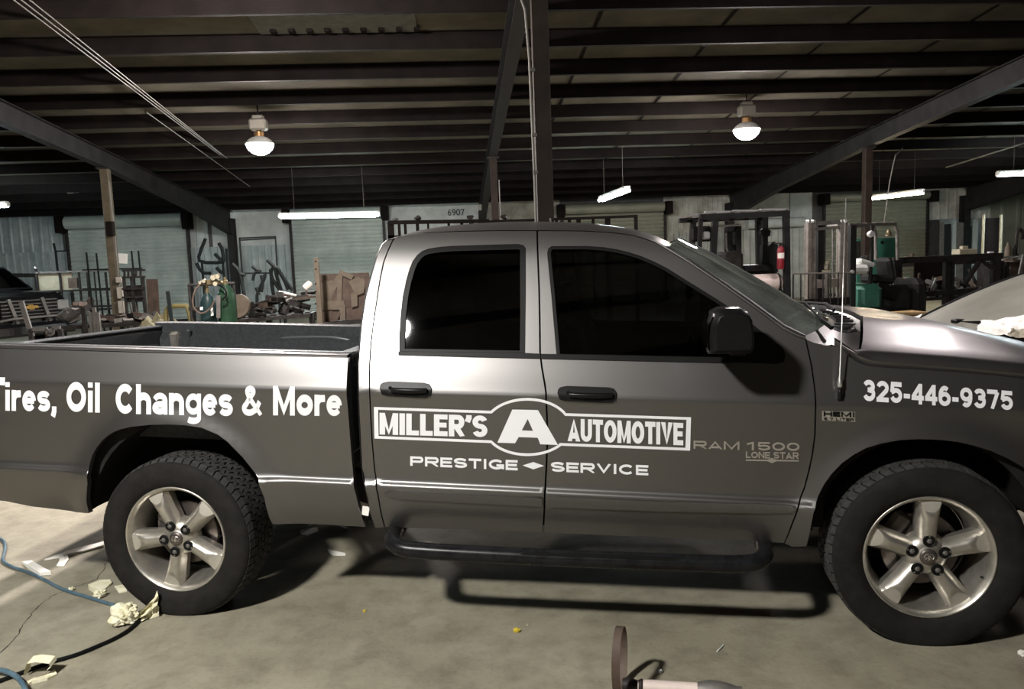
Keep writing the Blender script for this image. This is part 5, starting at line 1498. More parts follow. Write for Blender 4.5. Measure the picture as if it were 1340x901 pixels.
for u, v, r in ((279, 363, .036), (284.5, 361.5, .034), (282, 371, .031), (267, 367.5, .026), (262, 369.5, .022)):
    part(rg, 'gauge', 'brass', lambda m: m.lathe([(0, .03), (r*1.1, .03), (r*1.1, -.015), (r*.98, -.02)], 18, at(u, v, Y-.1), 'y'), True)
    part(rg, 'gauge_face', 'cream', lambda m: m.lathe([(r*.97, -.016), (0, -.017)], 18, at(u, v, Y-.1), 'y'))
m = MB(); m.tube(smooth_path([at(284, 372, Y-.1), at(294, 376, Y-.2), at(297, 386, Y-.22), at(291, 392, Y-.2)]), .012, 8); single(m, 'gas_hose', 'rubber_trim', 'thin black gas hose looped over the green bottle', 'hose', smooth=True)
m = MB(); m.tube(smooth_path([at(262, 372, Y-.1), at(254, 380, Y-.18), at(251, 400, Y-.18), at(262, 412, Y-.2), at(276, 404, Y-.2), at(281, 392, Y-.2)]), .012, 8); single(m, 'gas_hose', 'rust_steel', 'thin brown gas hose hanging left of the teal bottle', 'hose', smooth=True)
m = MB(); c = at(277, 407, Y-.14); m.prism([(-.012, -.06), (.02, -.055), (.022, .045), (.004, .065), (-.008, .03)], .006, Matrix.Translation(c) @ Matrix.Rotation(math.pi/2, 4, 'X')); single(m, 'paper_tag', 'white', 'white paper tag hanging from the teal bottle', 'tag')
m = MB(); m.box(at(286, 401, Y-.16), (.05, .02, .30), R3(.08, 'Y')); single(m, 'steel_strap', 'grey_steel', 'grey steel strap between the teal and green bottles', 'strap')
# tan disc
m = MB(); m.lathe([(0, -.03), (.19, -.03), (.2, -.02), (.2, .02), (.19, .03), (0, .03)], 32)
M_ = Matrix.Translation(at(312, 398, 12.6)) @ Matrix.Rotation(math.radians(-38), 4, 'Y') @ Matrix.Rotation(math.radians(62), 4, 'X')
m.v = [tuple(M_ @ Vector(v)) for v in m.v]; disc = single(m, 'tan_disc', 'tan_plate', 'round tan drum lid leaning right of the green bottle', 'disc', smooth=True)

# ---- hook stand on the frame column and black tube frames
Y = 21.5
hk = thing('hook_stand', drop(at(281, 400, Y)), 'black rack of curved tube hooks standing against the wall column', 'rack')
for pts in (((269, 312), (264, 324), (260, 336), (261, 341), (270, 343.5), (284, 343.5), (293, 342)), ((286, 318), (290, 324), (292, 333), (293, 342)), ((281, 332), (287, 338), (290, 343)),
            ((257, 344), (261, 352), (266, 357), (276, 357.5)), ((283, 350), (288, 355), (291, 357))):
    part(hk, 'hook', 'black_tube', lambda m: m.tube([at(u, v, Y) for u, v in pts], .045, 8), True)
for u, vt in ((264, 340), (291, 336), (296, 325)): part(hk, 'upright', 'black_tube', lambda m: m.bar(at(u, vt, Y+.05), drop(at(u, vt, Y+.05)), .05))
tf = thing('display_stand', drop(at(338, 400, 18.5)), 'tall black square tube frame before the corrugated wall', 'frame')
for a, b in (((313.5, 311), (319, 385)), ((360.5, 309), (363, 372))): part(tf, 'upright', 'black_tube', lambda m: m.bar(at(*a, 18.5), drop(at(*b, 18.5)), .035))
for a, b in (((313, 311.5), (361, 309.5)), ((315, 314), (361, 311.5)), ((317, 357.5), (354, 357))): part(tf, 'crossbar', 'black_tube', lambda m: m.bar(at(*a, 18.5), at(*b, 18.5), .035))
def tubes(name, paths, y, label, r=.03):
    e = thing(name, drop(at(*paths[0][-1], y)), label, 'handlebar')
    for p in paths: part(e, 'tube', 'black_tube', lambda m: m.tube(smooth_path([at(u, v, y) for u, v in p]+([drop(at(p[-1][0], p[-1][1], y))] if p is paths[0] else []), 1), r, 8), True)
    return e
tubes('bent_tubing', [((304, 345), (311, 352), (314, 358), (318, 378), (320, 390)), ((314, 358), (321, 360))], 15, 'single bent black tube handle left of the others')
tubes('bent_tubing', [((347, 356), (346, 365), (340, 375), (335, 390)), ((330, 348), (336, 353), (342, 354)), ((331, 367), (332, 359), (336, 354), (341, 356)), ((342, 360), (344, 370), (342, 382)), ((335, 376), (339, 386))], 15, 'small bundle of looped black tube handles before the tube frame')
tubes('bent_tubing', [((354, 352), (355, 362), (362, 374), (371, 384)), ((349.5, 340), (355, 345), (360, 350)), ((354, 358), (356, 351), (360, 349), (365, 352), (367, 358)), ((360, 350), (362, 362), (369, 383)), ((366, 356), (372, 366), (377, 379)), ((367, 357), (375, 369), (383, 380)), ((355, 362), (356, 375), (358, 386))], 14.6, 'large bundle of looped black tube handles right of the tube frame', .032)
# scrap table
tb = thing('scrap_table', drop(at(360, 420, 12.8)), 'dark steel table covered with scrap beside the perforated post', 'table')
part(tb, 'table_top', 'dark_steel', lambda m: m.bar(at(303, 419, 12.8), at(412, 410, 12.8), .75, .05))
for u in (306, 352, 408): part(tb, 'leg', 'dark_steel', lambda m: m.bar(at(u, 418-(u-303)*.08, 12.6), drop(at(u, 418, 12.6)), .08))
m = MB(); m.bar(at(389, 390.5, 12.44), at(412, 388, 12.345), .25, .03); board = single(m, 'shelf_board', 'rust_steel', 'brown shelf board running to the perforated post', 'board')
pp = thing('perforated_post', drop(at(413, 425, 12.2)), 'brown perforated steel post standing by the scrap table', 'post')
part(pp, 'web', 'tan_plate', lambda m: m.bar(at(413.5, 337, 12.2), drop(at(413.5, 337, 12.2)), .075, .04))
for v in (342, 352, 371, 381, 397, 417): part(pp, 'hole', 'rubber_trim', lambda m: m.lathe([(0, -.026), (.014, -.026), (.014, 0)], 10, at(413.5, v, 12.2), 'y'))
tz = lambda u: lerp(at(303, 419, 12.8).z, at(412, 410, 12.8).z, (u-303)/109)+.025
tbo = obst(tb, board, pp); load = []
for i, (u, y, d, lb) in enumerate(((334, 12.66, (.26, .26, .22), 'dark lumpy casting nearest the drum lid on the table'), (353, 12.9, (.28, .26, .2), 'grey lumpy casting in the middle of the scrap table'), (372, 12.66, (.24, .24, .26), 'dark tall casting under the pale rod'), (391, 12.88, (.24, .22, .2), 'grey casting beside the pale can'))):
    o = single(lump(Vector((at(u, 405, y).x, y, tz(u)+.3)), d, 40+i, 22), 'machine_casting', ('dark_steel', 'grey_steel')[i % 2], lb.replace('drum lid', 'tan disc'), 'casting')
    if not settle(o, tbo+obst(*load), tz(u)+.03, tz(u)-.1): print('BLOCKED', lb)
    load.append(o)
if not settle(disc, tbo+obst(*load), tz(312)+.05, tz(312)-.1): print('BLOCKED disc')
load.append(disc)
load += offcuts(30, 320, 406, 388, 411, 12.52, 13.05, 'piled on the dark scrap table', 'scrap on the steel table', ('dark_steel', 'grey_steel', 'dark_steel', 'rust_steel', 'dark_steel'), (.12, .40), floor_z=tz, lift=.55, obs=tbo+obst(*load), tilt=.45, tries=6)
m = MB(); m.tube([at(365, 384.5, 12.62), at(388, 389.5, 12.62)], .02, 10); rod = single(m, 'pale_rod', 'white', 'short pale rod lying across the scrap table', 'rod', smooth=True)
if not settle(rod, tbo+obst(*load), tz(376)+.6, tz(376)-.1): print('BLOCKED rod')
load.append(rod)
m = MB(); m.lathe([(0, -.06), (.05, -.06), (.055, 0), (.05, .06), (.02, .075), (0, .075)], 16); M_ = Matrix.Translation(at(403, 377.5, 12.44)) @ Matrix.Rotation(.9, 4, 'Y'); m.v = [tuple(M_ @ Vector(v)) for v in m.v]; can = single(m, 'spray_can', 'paper', 'pale can lying on top of the scrap heap', 'can', smooth=True)
if not settle(can, tbo+obst(*load), tz(403)+.7, tz(403)-.1): print('BLOCKED can')
# tan plate brackets
brk = [([(420, 370), (435, 366), (440, 378), (434, 392), (420, 394)], 12.6, 'tan steel bracket plate with a clipped corner leaning on the post'), ([(424, 365), (434, 371), (441, 360), (448, 356), (450, 360), (432, 390), (425, 386)], 12.3, 'tan angled steel strip across the bracket heap'),
       ([(441, 361), (448, 355), (447, 400), (441, 400)], 12.5, 'tan upright flat bar in the bracket heap'), ([(445, 353), (463, 360), (460, 366), (443, 358)], 12.2, 'tan sloping top strip of the bracket heap'),
       ([(456, 368), (468, 362), (478, 366), (476, 383), (466, 387)], 12.1, 'tan five sided gusset plate on the right of the bracket heap'), ([(421, 393), (450, 393), (452, 405), (421, 405)], 12.4, 'tan broad plate under the bracket heap'),
       ([(459, 384), (467, 380), (468, 400), (460, 402)], 12.4, 'tan short upright piece below the gusset plate'), ([(444, 400), (452, 399), (452, 418), (445, 418)], 12.0, 'tan narrow piece at the foot of the bracket heap'),
       ([(476, 358), (484, 362), (483, 378), (478, 380)], 12.6, 'brown plate half hidden behind the cab corner'), ([(418, 407), (436, 405), (434, 424), (420, 424)], 11.9, 'brown bent plate low beside the perforated post'), ([(452, 404), (480, 398), (478, 424), (453, 424)], 12.3, 'brown broad plate low behind the cab corner'), ([(438, 408), (446, 410), (441, 424), (433, 424)], 11.8, 'brown narrow offcut below the tan broad plate')]
_a, _b = at(419, 423, 12.7), at(486, 418, 12.7)
def STZ(x): return lerp(_a.z, _b.z, (x-_a.x)/(_b.x-_a.x))+.0255
layers = []
for i, (poly, y, lb) in enumerate(brk):
    lv = 1+max([l for q, l in layers if any(inpoly(p_, poly) for p_ in dens(q, 1.2)) or any(inpoly(p_, q) for p_ in dens(poly, 1.2))], default=0); layers.append((poly, lv))
    y = 12.645-.0102*lv
    P_ = [at(u, v, y) for u, v in poly]; P_ = [Vector((p_.x, p_.y, max(p_.z, STZ(p_.x)))) for p_ in P_]
    m = MB(); n = len(P_); m.add([p_ for p_ in P_]+[p_+Vector((0, .0100, 0)) for p_ in P_], [tuple(range(n)), tuple(range(2*n-1, n-1, -1))]+[(k, (k+1) % n, (k+1) % n+n, k+n) for k in range(n)])
    single(m, 'bracket_plate', 'tan_plate' if lb.startswith('tan') else 'rust_steel', lb, 'plate')
bs = thing('bracket_stand', drop(at(450, 425, 12.7)), 'dark low stand carrying the tan bracket plates', 'stand')
part(bs, 'top', 'dark_steel', lambda m: m.bar(at(419, 423, 12.7), at(486, 418, 12.7), .7, .05))
for u in (421, 452, 484): part(bs, 'leg', 'dark_steel', lambda m: m.bar(at(u, 422, 12.7), drop(at(u, 422, 12.7)), .07))
part(bs, 'back_plate', 'rust_steel', lambda m: m.box(at(452, 388, 12.66), (.78, .03, .74)))

# ---- dark stock rack seen over the cab roof
Y = 15.0
cr_ = thing('cantilever_rack', drop(at(600, 300, Y)), 'long dark steel rack showing above the cab roof', 'rack')
part(cr_, 'beam', 'primer', lambda m: m.bar(at(508, 291, Y), at(640, 289, Y), .08, .07)); part(cr_, 'beam', 'primer', lambda m: m.bar(at(640, 290, Y), at(834, 282.5, Y), .08, .05)); part(cr_, 'lower_beam', 'dark_steel', lambda m: m.bar(at(508, 310, Y), at(834, 302, Y), .06, .06))
for u, w in ((511, .12), (522, .05), (530, .05), (546, .06), (560, .04), (587, .05), (604, .06), (617, .09), (650, .10), (668, .05), (690, .06), (728, .05), (745, .06), (757, .08), (776, .05), (795, .10), (832, .06)):
    part(cr_, 'upright', 'primer', lambda m: m.bar(at(u, 290-(u-508)*.02, Y), drop(at(u, 290, Y)), w, .06))
for i, (u, v, d, lb) in enumerate(((546, 287, (.18, .2, .12), 'dark block at the left end on top of the long rack'), (615, 285, (.17, .2, .11), 'dark block near the slim post on top of the long rack'), (659, 284, (.2, .2, .12), 'dark block beside the thick post on top of the long rack'), (518, 289, (.2, .2, .06), 'flat dark plate over the end of the long rack'))):
    o = single(lump(at(u, v, Y), d, 60+i, 18), 'steel_block', 'dark_steel', lb, 'block')
    if not settle(o, obst(cr_), at(u, v, Y).z+.15): print('BLOCKED', lb)
# ---- dark forklift with propane tank (faces left)
Y = 10.0
fa = thing('forklift', drop(at(975, 400, Y+.4)), 'dark forklift with overhead guard and pale propane tank beyond the windshield', 'forklift')
def fp(n, mt, fn, smooth=False): return part(fa, n, mt, fn, smooth)
D = .95                                                     # depth of the machine away from the camera
for dy in (0, D):
    for u, vt, w, nm in ((936, 285, .075, 'guard_post'), (1028.5, 281, .075, 'guard_post')):
        b_ = at(u, vt, Y); fp(nm, 'forklift_black', lambda m: m.bar(b_+Vector((0, dy, 0)), Vector((b_.x+(-.12 if u < 950 else .03), b_.y+dy, .5)), w, .07))
    a_, b_ = at(916, 284, Y), at(1032, 279, Y)
    fp('guard_rail', 'forklift_black', lambda m: m.bar(a_+Vector((0, dy, 0)), b_+Vector((0, dy, 0)), .08, .07))
for k in range(7):
    a_, b_ = at(916, 283, Y), at(1032, 278, Y); c_ = a_.lerp(b_, k/6)+Vector((0, 0, .03))
    fp('guard_slat', 'grey_steel', lambda m: m.bar(c_, c_+Vector((0, D, 0)), .05, .03))
for k in range(3):
    a_ = at(916, 283, Y).lerp(at(1032, 278, Y), (k+.2)/3.2); b_ = at(916, 283, Y).lerp(at(1032, 278, Y), (k+1.1)/3.2)
    fp('guard_cover', 'bright_steel', lambda m: m.bar(a_+Vector((0, .03, .055)), b_+Vector((0, .03, .045)), .07, .02))
fp('front_post', 'forklift_black', lambda m: m.bar(at(917, 286, Y), at(915, 330, Y), .05, .05))
fp('mast', 'forklift_black', lambda m: (m.bar(at(953, 297, Y+.5), drop(at(953, 297, Y+.5)), .07, .12), m.bar(at(965, 296, Y+.5), drop(at(965, 296, Y+.5)), .07, .12), m.bar(at(950, 299, Y+.5), at(968, 298, Y+.5), .06, .10), m.bar(at(950, 330, Y+.5), at(968, 329, Y+.5), .06, .2)))
fp('lamp_bar', 'bright_steel', lambda m: m.tube([at(938, 296, Y+.1), at(969, 294, Y+.1)], .014, 8))
fp('side_lamp', 'lamp_clear', lambda m: m.box(at(924, 308, Y+.05), (.11, .08, .10), bev=.02)); fp('side_lamp_case', 'forklift_black', lambda m: m.box(at(917, 306, Y+.12), (.28, .1, .2), bev=.03))
fp('centre_post', 'forklift_black', lambda m: m.bar(at(1001, 283, Y+.45), drop(at(998, 360, Y+.45)), .07, .06))
fp('work_lamp', 'forklift_black', lambda m: (m.box(at(1001, 304, Y+.35), (.13, .1, .09), R3(.3, 'Y'), bev=.02), m.tube([at(994, 303, Y+.3), at(1000, 299, Y+.3), at(1008, 302, Y+.3), at(1007, 309, Y+.3)], .008, 6)))
fp('seat', 'forklift_black', lambda m: (m.box(at(985, 352, Y+.5), (.46, .46, .12), bev=.04), m.box(at(1006, 338, Y+.5), (.12, .44, .45), bev=.05)))
fp('dash_cowl', 'dark_steel', lambda m: m.box(at(950, 350, Y+.5), (.25, .7, .45), bev=.05))
fp('body', 'forklift_black', lambda m: m.box(drop(at(970, 400, Y+.48))+Vector((0, 0, .68)), (1.16, .92, .72), bev=.08))
fp('counterweight', 'dark_steel', lambda m: m.box(drop(at(1022, 400, Y+.48))+Vector((-.20, 0, .78)), (.30, .98, .9), bev=.12))
fp('tank_bracket', 'dark_steel', lambda m: m.bar(at(985, 383, Y+.15), at(1022, 381, Y+.15), .24, .03))
fp('propane_tank', 'tank_white', lambda m: m.lathe([(0, -.22), (.05, -.215), (.10, -.19), (.118, -.15), (.12, 0), (.118, .15), (.10, .19), (.05, .215), (0, .22)], 24, at(1003, 370, Y+.12), 'x'), True)
fp('tank_strap', 'dark_steel', lambda m: m.lathe([(.122, .13), (.124, .13), (.124, .155), (.122, .155)], 24, at(1003, 370, Y+.12), 'x'))
fp('exhaust_hose', 'grey_steel', lambda m: m.tube([at(950, 305, Y+.2), at(951, 325, Y+.2), at(956, 337, Y+.2), at(968, 344, Y+.2)], .012, 6), True)
for x_, s_ in ((-.48, .27), (.36, .23)):
    for dy in (.03, .85): fp('wheel', 'tire', lambda m: m.lathe([(0, 0), (s_*.55, 0), (s_*.9, -.01), (s_, .02), (s_, .12), (s_*.9, .15), (0, .15)], 24, drop(at(975, 400, Y))+Vector((x_, dy, s_)), 'y'), True)
fx = thing('fire_extinguisher', at(1021.5, 352, Y-.078), 'red fire extinguisher strapped to the rear post of the dark forklift', 'fire extinguisher')
part(fx, 'cylinder', 'red', lambda m: m.lathe([(0, 0), (.04, 0), (.045, .015), (.045, .24), (.036, .275), (.018, .295), (0, .295)], 20, fx.location), True)
part(fx, 'label_band', 'paper', lambda m: m.lathe([(.0458, .14), (.0458, .21)], 20, fx.location, a0=math.pi*1.1, a1=math.pi*1.8))
part(fx, 'valve', 'dark_steel', lambda m: (m.box(fx.location+Vector((0, 0, .315)), (.03, .03, .05)), m.bar(fx.location+Vector((-.01, 0, .335)), fx.location+Vector((-.09, 0, .33)), .02, .015)))
part(fx, 'hose', 'rubber_trim', lambda m: m.tube([fx.location+Vector((.02, -.01, .32)), fx.location+Vector((.07, -.01, .28)), fx.location+Vector((.07, -.01, .1))], .009, 6), True)

# ---- green forklift with tall mast (faces the camera)
Y = 13.0
fb = thing('forklift', drop(at(1115, 400, Y+.5)), 'green and white forklift with a tall rusty grey mast behind the thin railing', 'forklift')
def fp(n, mt, fn, smooth=False): return part(fb, n, mt, fn, smooth)
for u0 in (1061, 1103.5):
    a_ = at(u0, 291, Y)
    fp('mast_channel', 'mast_steel', lambda m: (m.box((a_.x-.045, a_.y, a_.z/2+.02), (.06, .14, a_.z-.04)), m.box((a_.x+.04, a_.y+.02, a_.z/2+.02), (.07, .10, a_.z-.04)), m.box((a_.x, a_.y+.06, a_.z/2), (.16, .03, a_.z-.06))))
    b_ = at(u0+7.5, 294, Y+.06); fp('inner_channel', 'forklift_black', lambda m: m.box((b_.x+.06, b_.y, b_.z/2), (.10, .10, b_.z-.02)))
    for du in (-3, 3): fp('mast_cap', 'bright_steel', lambda m: m.box(at(u0+du, 289.5, Y-.02), (.05, .12, .05), bev=.01))
fp('mast_crossbar', 'grey_steel', lambda m: (m.bar(at(1066, 292.5, Y), at(1098, 290, Y), .10, .07), m.bar(at(1066, 300, Y), at(1098, 297, Y), .06, .05)))
fp('mast_crossbar', 'mast_steel', lambda m: m.bar(at(1060, 372, Y), at(1104, 369, Y), .08, .14))
fp('lift_chain', 'grey_steel', lambda m: [m.bar(at(u, 300, Y+.05), at(u+.5, 410, Y+.05), .02, .04) for u in (1075, 1090)])
fp('lift_cylinder', 'grey_steel', lambda m: m.tube([at(1082, 345, Y-.02), at(1081, 412, Y-.02)], .045, 12), True)
fp('cylinder_head', 'cream', lambda m: (m.tube([at(1083, 342, Y-.03), at(1081, 352, Y-.03)], .035, 10), m.box(at(1081, 355, Y-.03), (.13, .08, .05), bev=.01)), True)
fp('fork_carriage', 'forklift_black', lambda m: (m.bar(at(1052, 396, Y-.12), at(1112, 393, Y-.12), .05, .12), m.bar(at(1052, 418, Y-.12), at(1112, 415, Y-.12), .05, .1)))
for u in (1066, 1098): 
    a_ = at(u, 396, Y-.16); fp('fork', 'forklift_black', lambda m: (m.box((a_.x, a_.y, a_.z/2), (.11, .04, a_.z)), m.box((a_.x, a_.y-.5, .05), (.11, 1.0, .04))))
# overhead guard
g0, g1 = at(1110, 294.5, Y+.45), at(1172, 293, Y+.9)
for dy in (0, .75):
    fp('guard_rail', 'grey_steel', lambda m: (m.bar(g0+Vector((0, dy, 0)), g1+Vector((0, dy, 0)), .06, .055), m.tube([g1+Vector((-.02, dy, 0)), at(1174, 303, Y+.9)+Vector((0, dy, 0)), at(1174.5, 340, Y+.9)+Vector((0, dy, 0))], .032, 8)))
    fp('guard_post', 'forklift_black', lambda m: m.tube([at(1141, 295, Y+.3)+Vector((0, dy, 0)), at(1141, 330, Y+.3)+Vector((0, dy, 0)), at(1136, 400, Y+.3)+Vector((0, dy, 0))], .033, 8))
for k in range(6):
    c_ = g0.lerp(g1, k/5)+Vector((0, 0, .02)); fp('guard_slat', 'grey_steel', lambda m: m.bar(c_, c_+Vector((0, .75, 0)), .035, .03))
fp('head_lamp', 'lamp_clear', lambda m: m.lathe([(0, -.05), (.05, -.045), (.062, -.01), (.05, .05), (0, .06)], 16, at(1139.5, 306, Y+.2), 'y'), True)
fp('amber_lamp', 'brass', lambda m: m.lathe([(0, -.07), (.06, -.06), (.04, .0), (.02, .05), (0, .06)], 14, at(1163, 304, Y+.8)), True)
fp('beacon', 'brass', lambda m: m.lathe([(0, -.04), (.05, -.04), (.05, .02), (.03, .04), (0, .045)], 14, at(1115, 306, Y+.6)), True)
fp('cowl', 'forklift_white', lambda m: (m.box(at(1120, 352, Y+.35), (.30, .45, .16), bev=.05), m.box(at(1130, 344, Y+.4), (.30, .3, .10), R3(.3, 'Y'), bev=.03)))
fp('body', 'forklift_green', lambda m: m.box(at(1124, 385, Y+.5)+Vector((.0, 0, -.12)), (.42, .9, .62), bev=.08))
fp('floor_step', 'forklift_black', lambda m: m.box(at(1132, 405, Y+.3)+Vector((.05, 0, -.05)), (.62, .8, .22), bev=.04))
fp('seat', 'forklift_black', lambda m: (m.box(at(1148, 365, Y+.6), (.42, .48, .16), R3(.1, 'Y'), bev=.05), m.box(at(1159, 352, Y+.6), (.14, .46, .42), R3(-.2, 'Y'), bev=.05)))
fp('steering_wheel', 'rubber_trim', lambda m: m.tube([at(1124, 343, Y+.45)+R3(-.7, 'Y') @ Vector((.16*math.cos(a), .16*math.sin(a), 0)) for a in [2*math.pi*i/20 for i in range(21)]], .016, 8), True)
fp('hood', 'forklift_black', lambda m: m.box(at(1160, 390, Y+.7), (.55, .85, .5), bev=.1))
fp('counterweight', 'forklift_black', lambda m: m.box(at(1186, 390, Y+.9), (.30, .95, .75), bev=.1))
fp('cover_sheet', 'rubber_trim', lambda m: m.box(at(1160, 381, Y+.25), (.4, .05, .24), R3(.3, 'Y'), bev=.02))
for du, dy, r in ((1096, .35, .3), (1175, .95, .26)):
    for ey in (0, .75): fp('wheel', 'tire', lambda m: m.lathe([(0, 0), (r*.55, 0), (r*.9, -.01), (r, .03), (r, .15), (r*.9, .19), (0, .19)], 24, drop(at(du, 400, Y+dy))+Vector((0, ey, r)), 'y'), True)
# green machine behind it
gm = thing('green_cabinet', drop(at(1134, 400, 18)), 'green steel machine cabinet behind the tall mast', 'cabinet')
part(gm, 'case', 'forklift_green', lambda m: m.box(drop(at(1140, 400, 18.2))+Vector((0, 0, at(1134, 312, 18).z/2)), (1.05, .5, at(1134, 312, 18).z), bev=.03))
part(gm, 'bezel', 'dark_steel', lambda m: m.box(at(1112, 327, 17.9), (.5, .06, .4), bev=.02)); part(gm, 'knob', 'rubber_trim', lambda m: m.lathe([(0, -.03), (.035, -.03), (.035, 0)], 12, at(1154, 317, 17.94), 'y'))
# thin railing
rl = thing('railing', drop(at(1077, 400, 10.3)), 'thin grey railing of upright bars before the tall mast', 'railing')
part(rl, 'top_rail', 'grey_steel', lambda m: m.tube([at(1038, 360, 10.3), at(1040, 358, 10.3), at(1116, 356.5, 10.3)], .012, 8)); part(rl, 'bottom_rail', 'grey_steel', lambda m: m.tube([at(1062, 401, 10.3), at(1115, 400.5, 10.3)], .01, 8))
for u in (1038, 1048, 1058, 1068, 1077, 1087, 1097, 1107): part(rl, 'bar', 'dark_steel', lambda m: m.tube([at(u, 358, 10.3), drop(at(u, 358, 10.3))], .009, 6))
part(rl, 'post', 'black_tube', lambda m: m.bar(at(1115.5, 357, 10.3), drop(at(1115.5, 357, 10.3)), .045))
part(rl, 'post_cap', 'bright_steel', lambda m: m.lathe([(0, -.02), (.025, -.015), (.03, .01), (.015, .03), (0, .03)], 10, at(1115.5, 356, 10.3)), True)
m = MB(); m.tube([at(1107, 259.5, 16), drop(at(1107, 259.5, 16))], .008, 6)

# ---- dark scrap rack on the right
Y = 14.6
sr = thing('scrap_rack', drop(at(1240, 400, Y)), 'heavy dark steel rack crammed with scrap behind the dusty car', 'rack')
part(sr, 'top_beam', 'dark_steel', lambda m: m.bar(at(1168, 341, Y), at(1310, 334.5, Y), .12, .12)); part(sr, 'mid_beam', 'dark_steel', lambda m: m.bar(at(1170, 387, Y), at(1309, 377.4, Y), .12, .10)); part(sr, 'back_beam', 'dark_steel', lambda m: m.bar(at(1172, 346, Y+1.1), at(1312, 340, Y+1.1), .1, .1))
for u, w in ((1174, .16), (1239, .10), (1246, .06), (1303, .16)):
    part(sr, 'post', 'dark_steel', lambda m: m.bar(at(u, 338, Y), drop(at(u, 338, Y)), w, .1))
    part(sr, 'rear_post', 'dark_steel', lambda m: m.bar(at(u, 342, Y+1.1), drop(at(u, 342, Y+1.1)), w*.8, .1))
for a_, b_, w_ in (((1282, 341), (1262, 372), .10), ((1285, 341), (1300, 352), .08), ((1170, 350), (1192, 386), .08)): part(sr, 'brace', 'dark_steel', lambda m: m.bar(at(*a_, Y), at(*b_, Y), w_, .05))
part(sr, 'back_panel', 'primer', lambda m: m.box(at(1215, 362, Y+.9), (.62, .03, .62))); part(sr, 'side_panel', 'dark_steel', lambda m: m.box(at(1296, 358, Y+.3), (.28, .4, .5)))
part(sr, 'shelf', 'dark_steel', lambda m: m.bar(at(1172, 392, Y+.5), at(1306, 382.7, Y+.5), .9, .04))
shz = lambda u: lerp(at(1172, 392, Y+.5).z, at(1306, 382.7, Y+.5).z, (u-1172)/134)+.02
sro = obst(sr)
m = lump(at(1188, 376, Y+.45), (.32, .36, .56), 91, 24); gb = single(m, 'green_bundle', 'forklift_green', 'dull green bundle standing inside the heavy rack', 'bundle')
if not settle(gb, sro, shz(1188)+.03, shz(1188)-.1): print('BLOCKED bundle')
rods = []
for i, (a_, b_, mt, lb) in enumerate((((1225, 358), (1215, 383), 'bright_steel', 'short bright steel rod leaning in the heavy rack'), ((1203, 352), (1201, 384), 'rust_steel', 'rusty upright rod near the end of the heavy rack'))):
    m = MB(); m.bar(at(*a_, Y+.12), at(*b_, Y+.22+.1*i), .035, .03); o = single(m, 'steel_rod', mt, lb, 'rod')
    if not settle(o, sro+obst(gb, *rods), shz(1215)+.05, shz(1215)-.1): print('BLOCKED', lb)
    rods.append(o)
offcuts(22, 1200, 1296, 350, 384, Y+.18, Y+.80, 'jammed into the heavy rack', 'offcuts in the heavy rack', ('dark_steel', 'rust_steel', 'dark_steel', 'grey_steel', 'dark_steel'), (.18, .46), floor_z=shz, lift=.30, obs=sro+obst(gb, *rods), tilt=1.2, tries=1)
offcuts(9, 1186, 1236, 392, 412, Y+.15, Y+.75, 'lying under the heavy rack shelf', 'offcuts under the heavy rack', ('dark_steel', 'rust_steel', 'grey_steel'), (.2, .45), floor_z=lambda u: 0.0, lift=.4, obs=sro)
def on_rack(o, u):
    if not settle(o, sro, at(u, 337, Y).z+.25): print('BLOCKED', o.name)
m = MB(); m.box(at(1262, 331.5, Y), (.36, .25, .10), bev=.01); m.box(at(1261, 331.5, Y)+Vector((0, 0, .078)), (.12, .1, .06), bev=.01); on_rack(single(m, 'cardboard_box', 'cream', 'pale flat box lying on top of the heavy rack', 'box'), 1262)
m = MB(); m.lathe([(0, -.03), (.05, -.03), (.04, .03), (0, .035)], 12, at(1193, 337, Y)); on_rack(single(m, 'shackle', 'rust_steel', 'small rusty shackle on top of the heavy rack', 'shackle'), 1193)
m = MB(); m.box(at(1296, 332, Y), (.10, .08, .03), bev=.01); on_rack(single(m, 'white_block', 'white', 'small white block on top of the heavy rack', 'block'), 1296)
# sheets and panels leaning at the wall
for i, (u0, u1, v0, mt) in enumerate(((1217, 1229.5, 288, 'dark_steel'), (1230.5, 1236.5, 290, 'grey_steel'), (1237.5, 1246, 293, 'black_tube'), (1247, 1252, 288, 'galv'), (1253, 1262, 291, 'grey_steel'), (1263, 1273, 296, 'black_tube'), (1274, 1280, 287, 'galv'))):
    a_, b_ = at(u0, v0, 24.6), at(u1, v0, 24.6); m = MB(); m.box(((a_.x+b_.x)/2, 24.6+.02*(i % 3), a_.z/2), (b_.x-a_.x, .03, a_.z), R3(-.02, 'X')); single(m, 'leaning_sheet', mt, ('dark broad', 'grey narrow', 'black narrow', 'blue thin', 'grey plain', 'black hooked', 'blue slim')[i]+' metal sheet leaning against the blue corrugated wall', 'sheet')
cb_ = at(1299, 285, 20.5); m = MB(); m.box((cb_.x, cb_.y, cb_.z/2), (.44, .12, cb_.z)); o = single(m, 'brown_board', 'primer', 'tall dark brown board standing right of the leaning sheets', 'board')
for u in (1287.5, 1310.5):
    a_ = at(u, 281, 20.3); m = MB(); m.bar(a_, drop(a_), .05, .05); single(m, 'pale_upright', 'cream', 'slim pale upright between the leaning sheets and the brown board' if u < 1300 else 'slim pale upright between the brown board and the tan jug', 'upright', 'uprights beside the brown board')
sh = thing('wall_bench', drop(at(1345, 345, Y+.2)), 'cluttered bench with a pale top rail right of the heavy rack', 'bench')
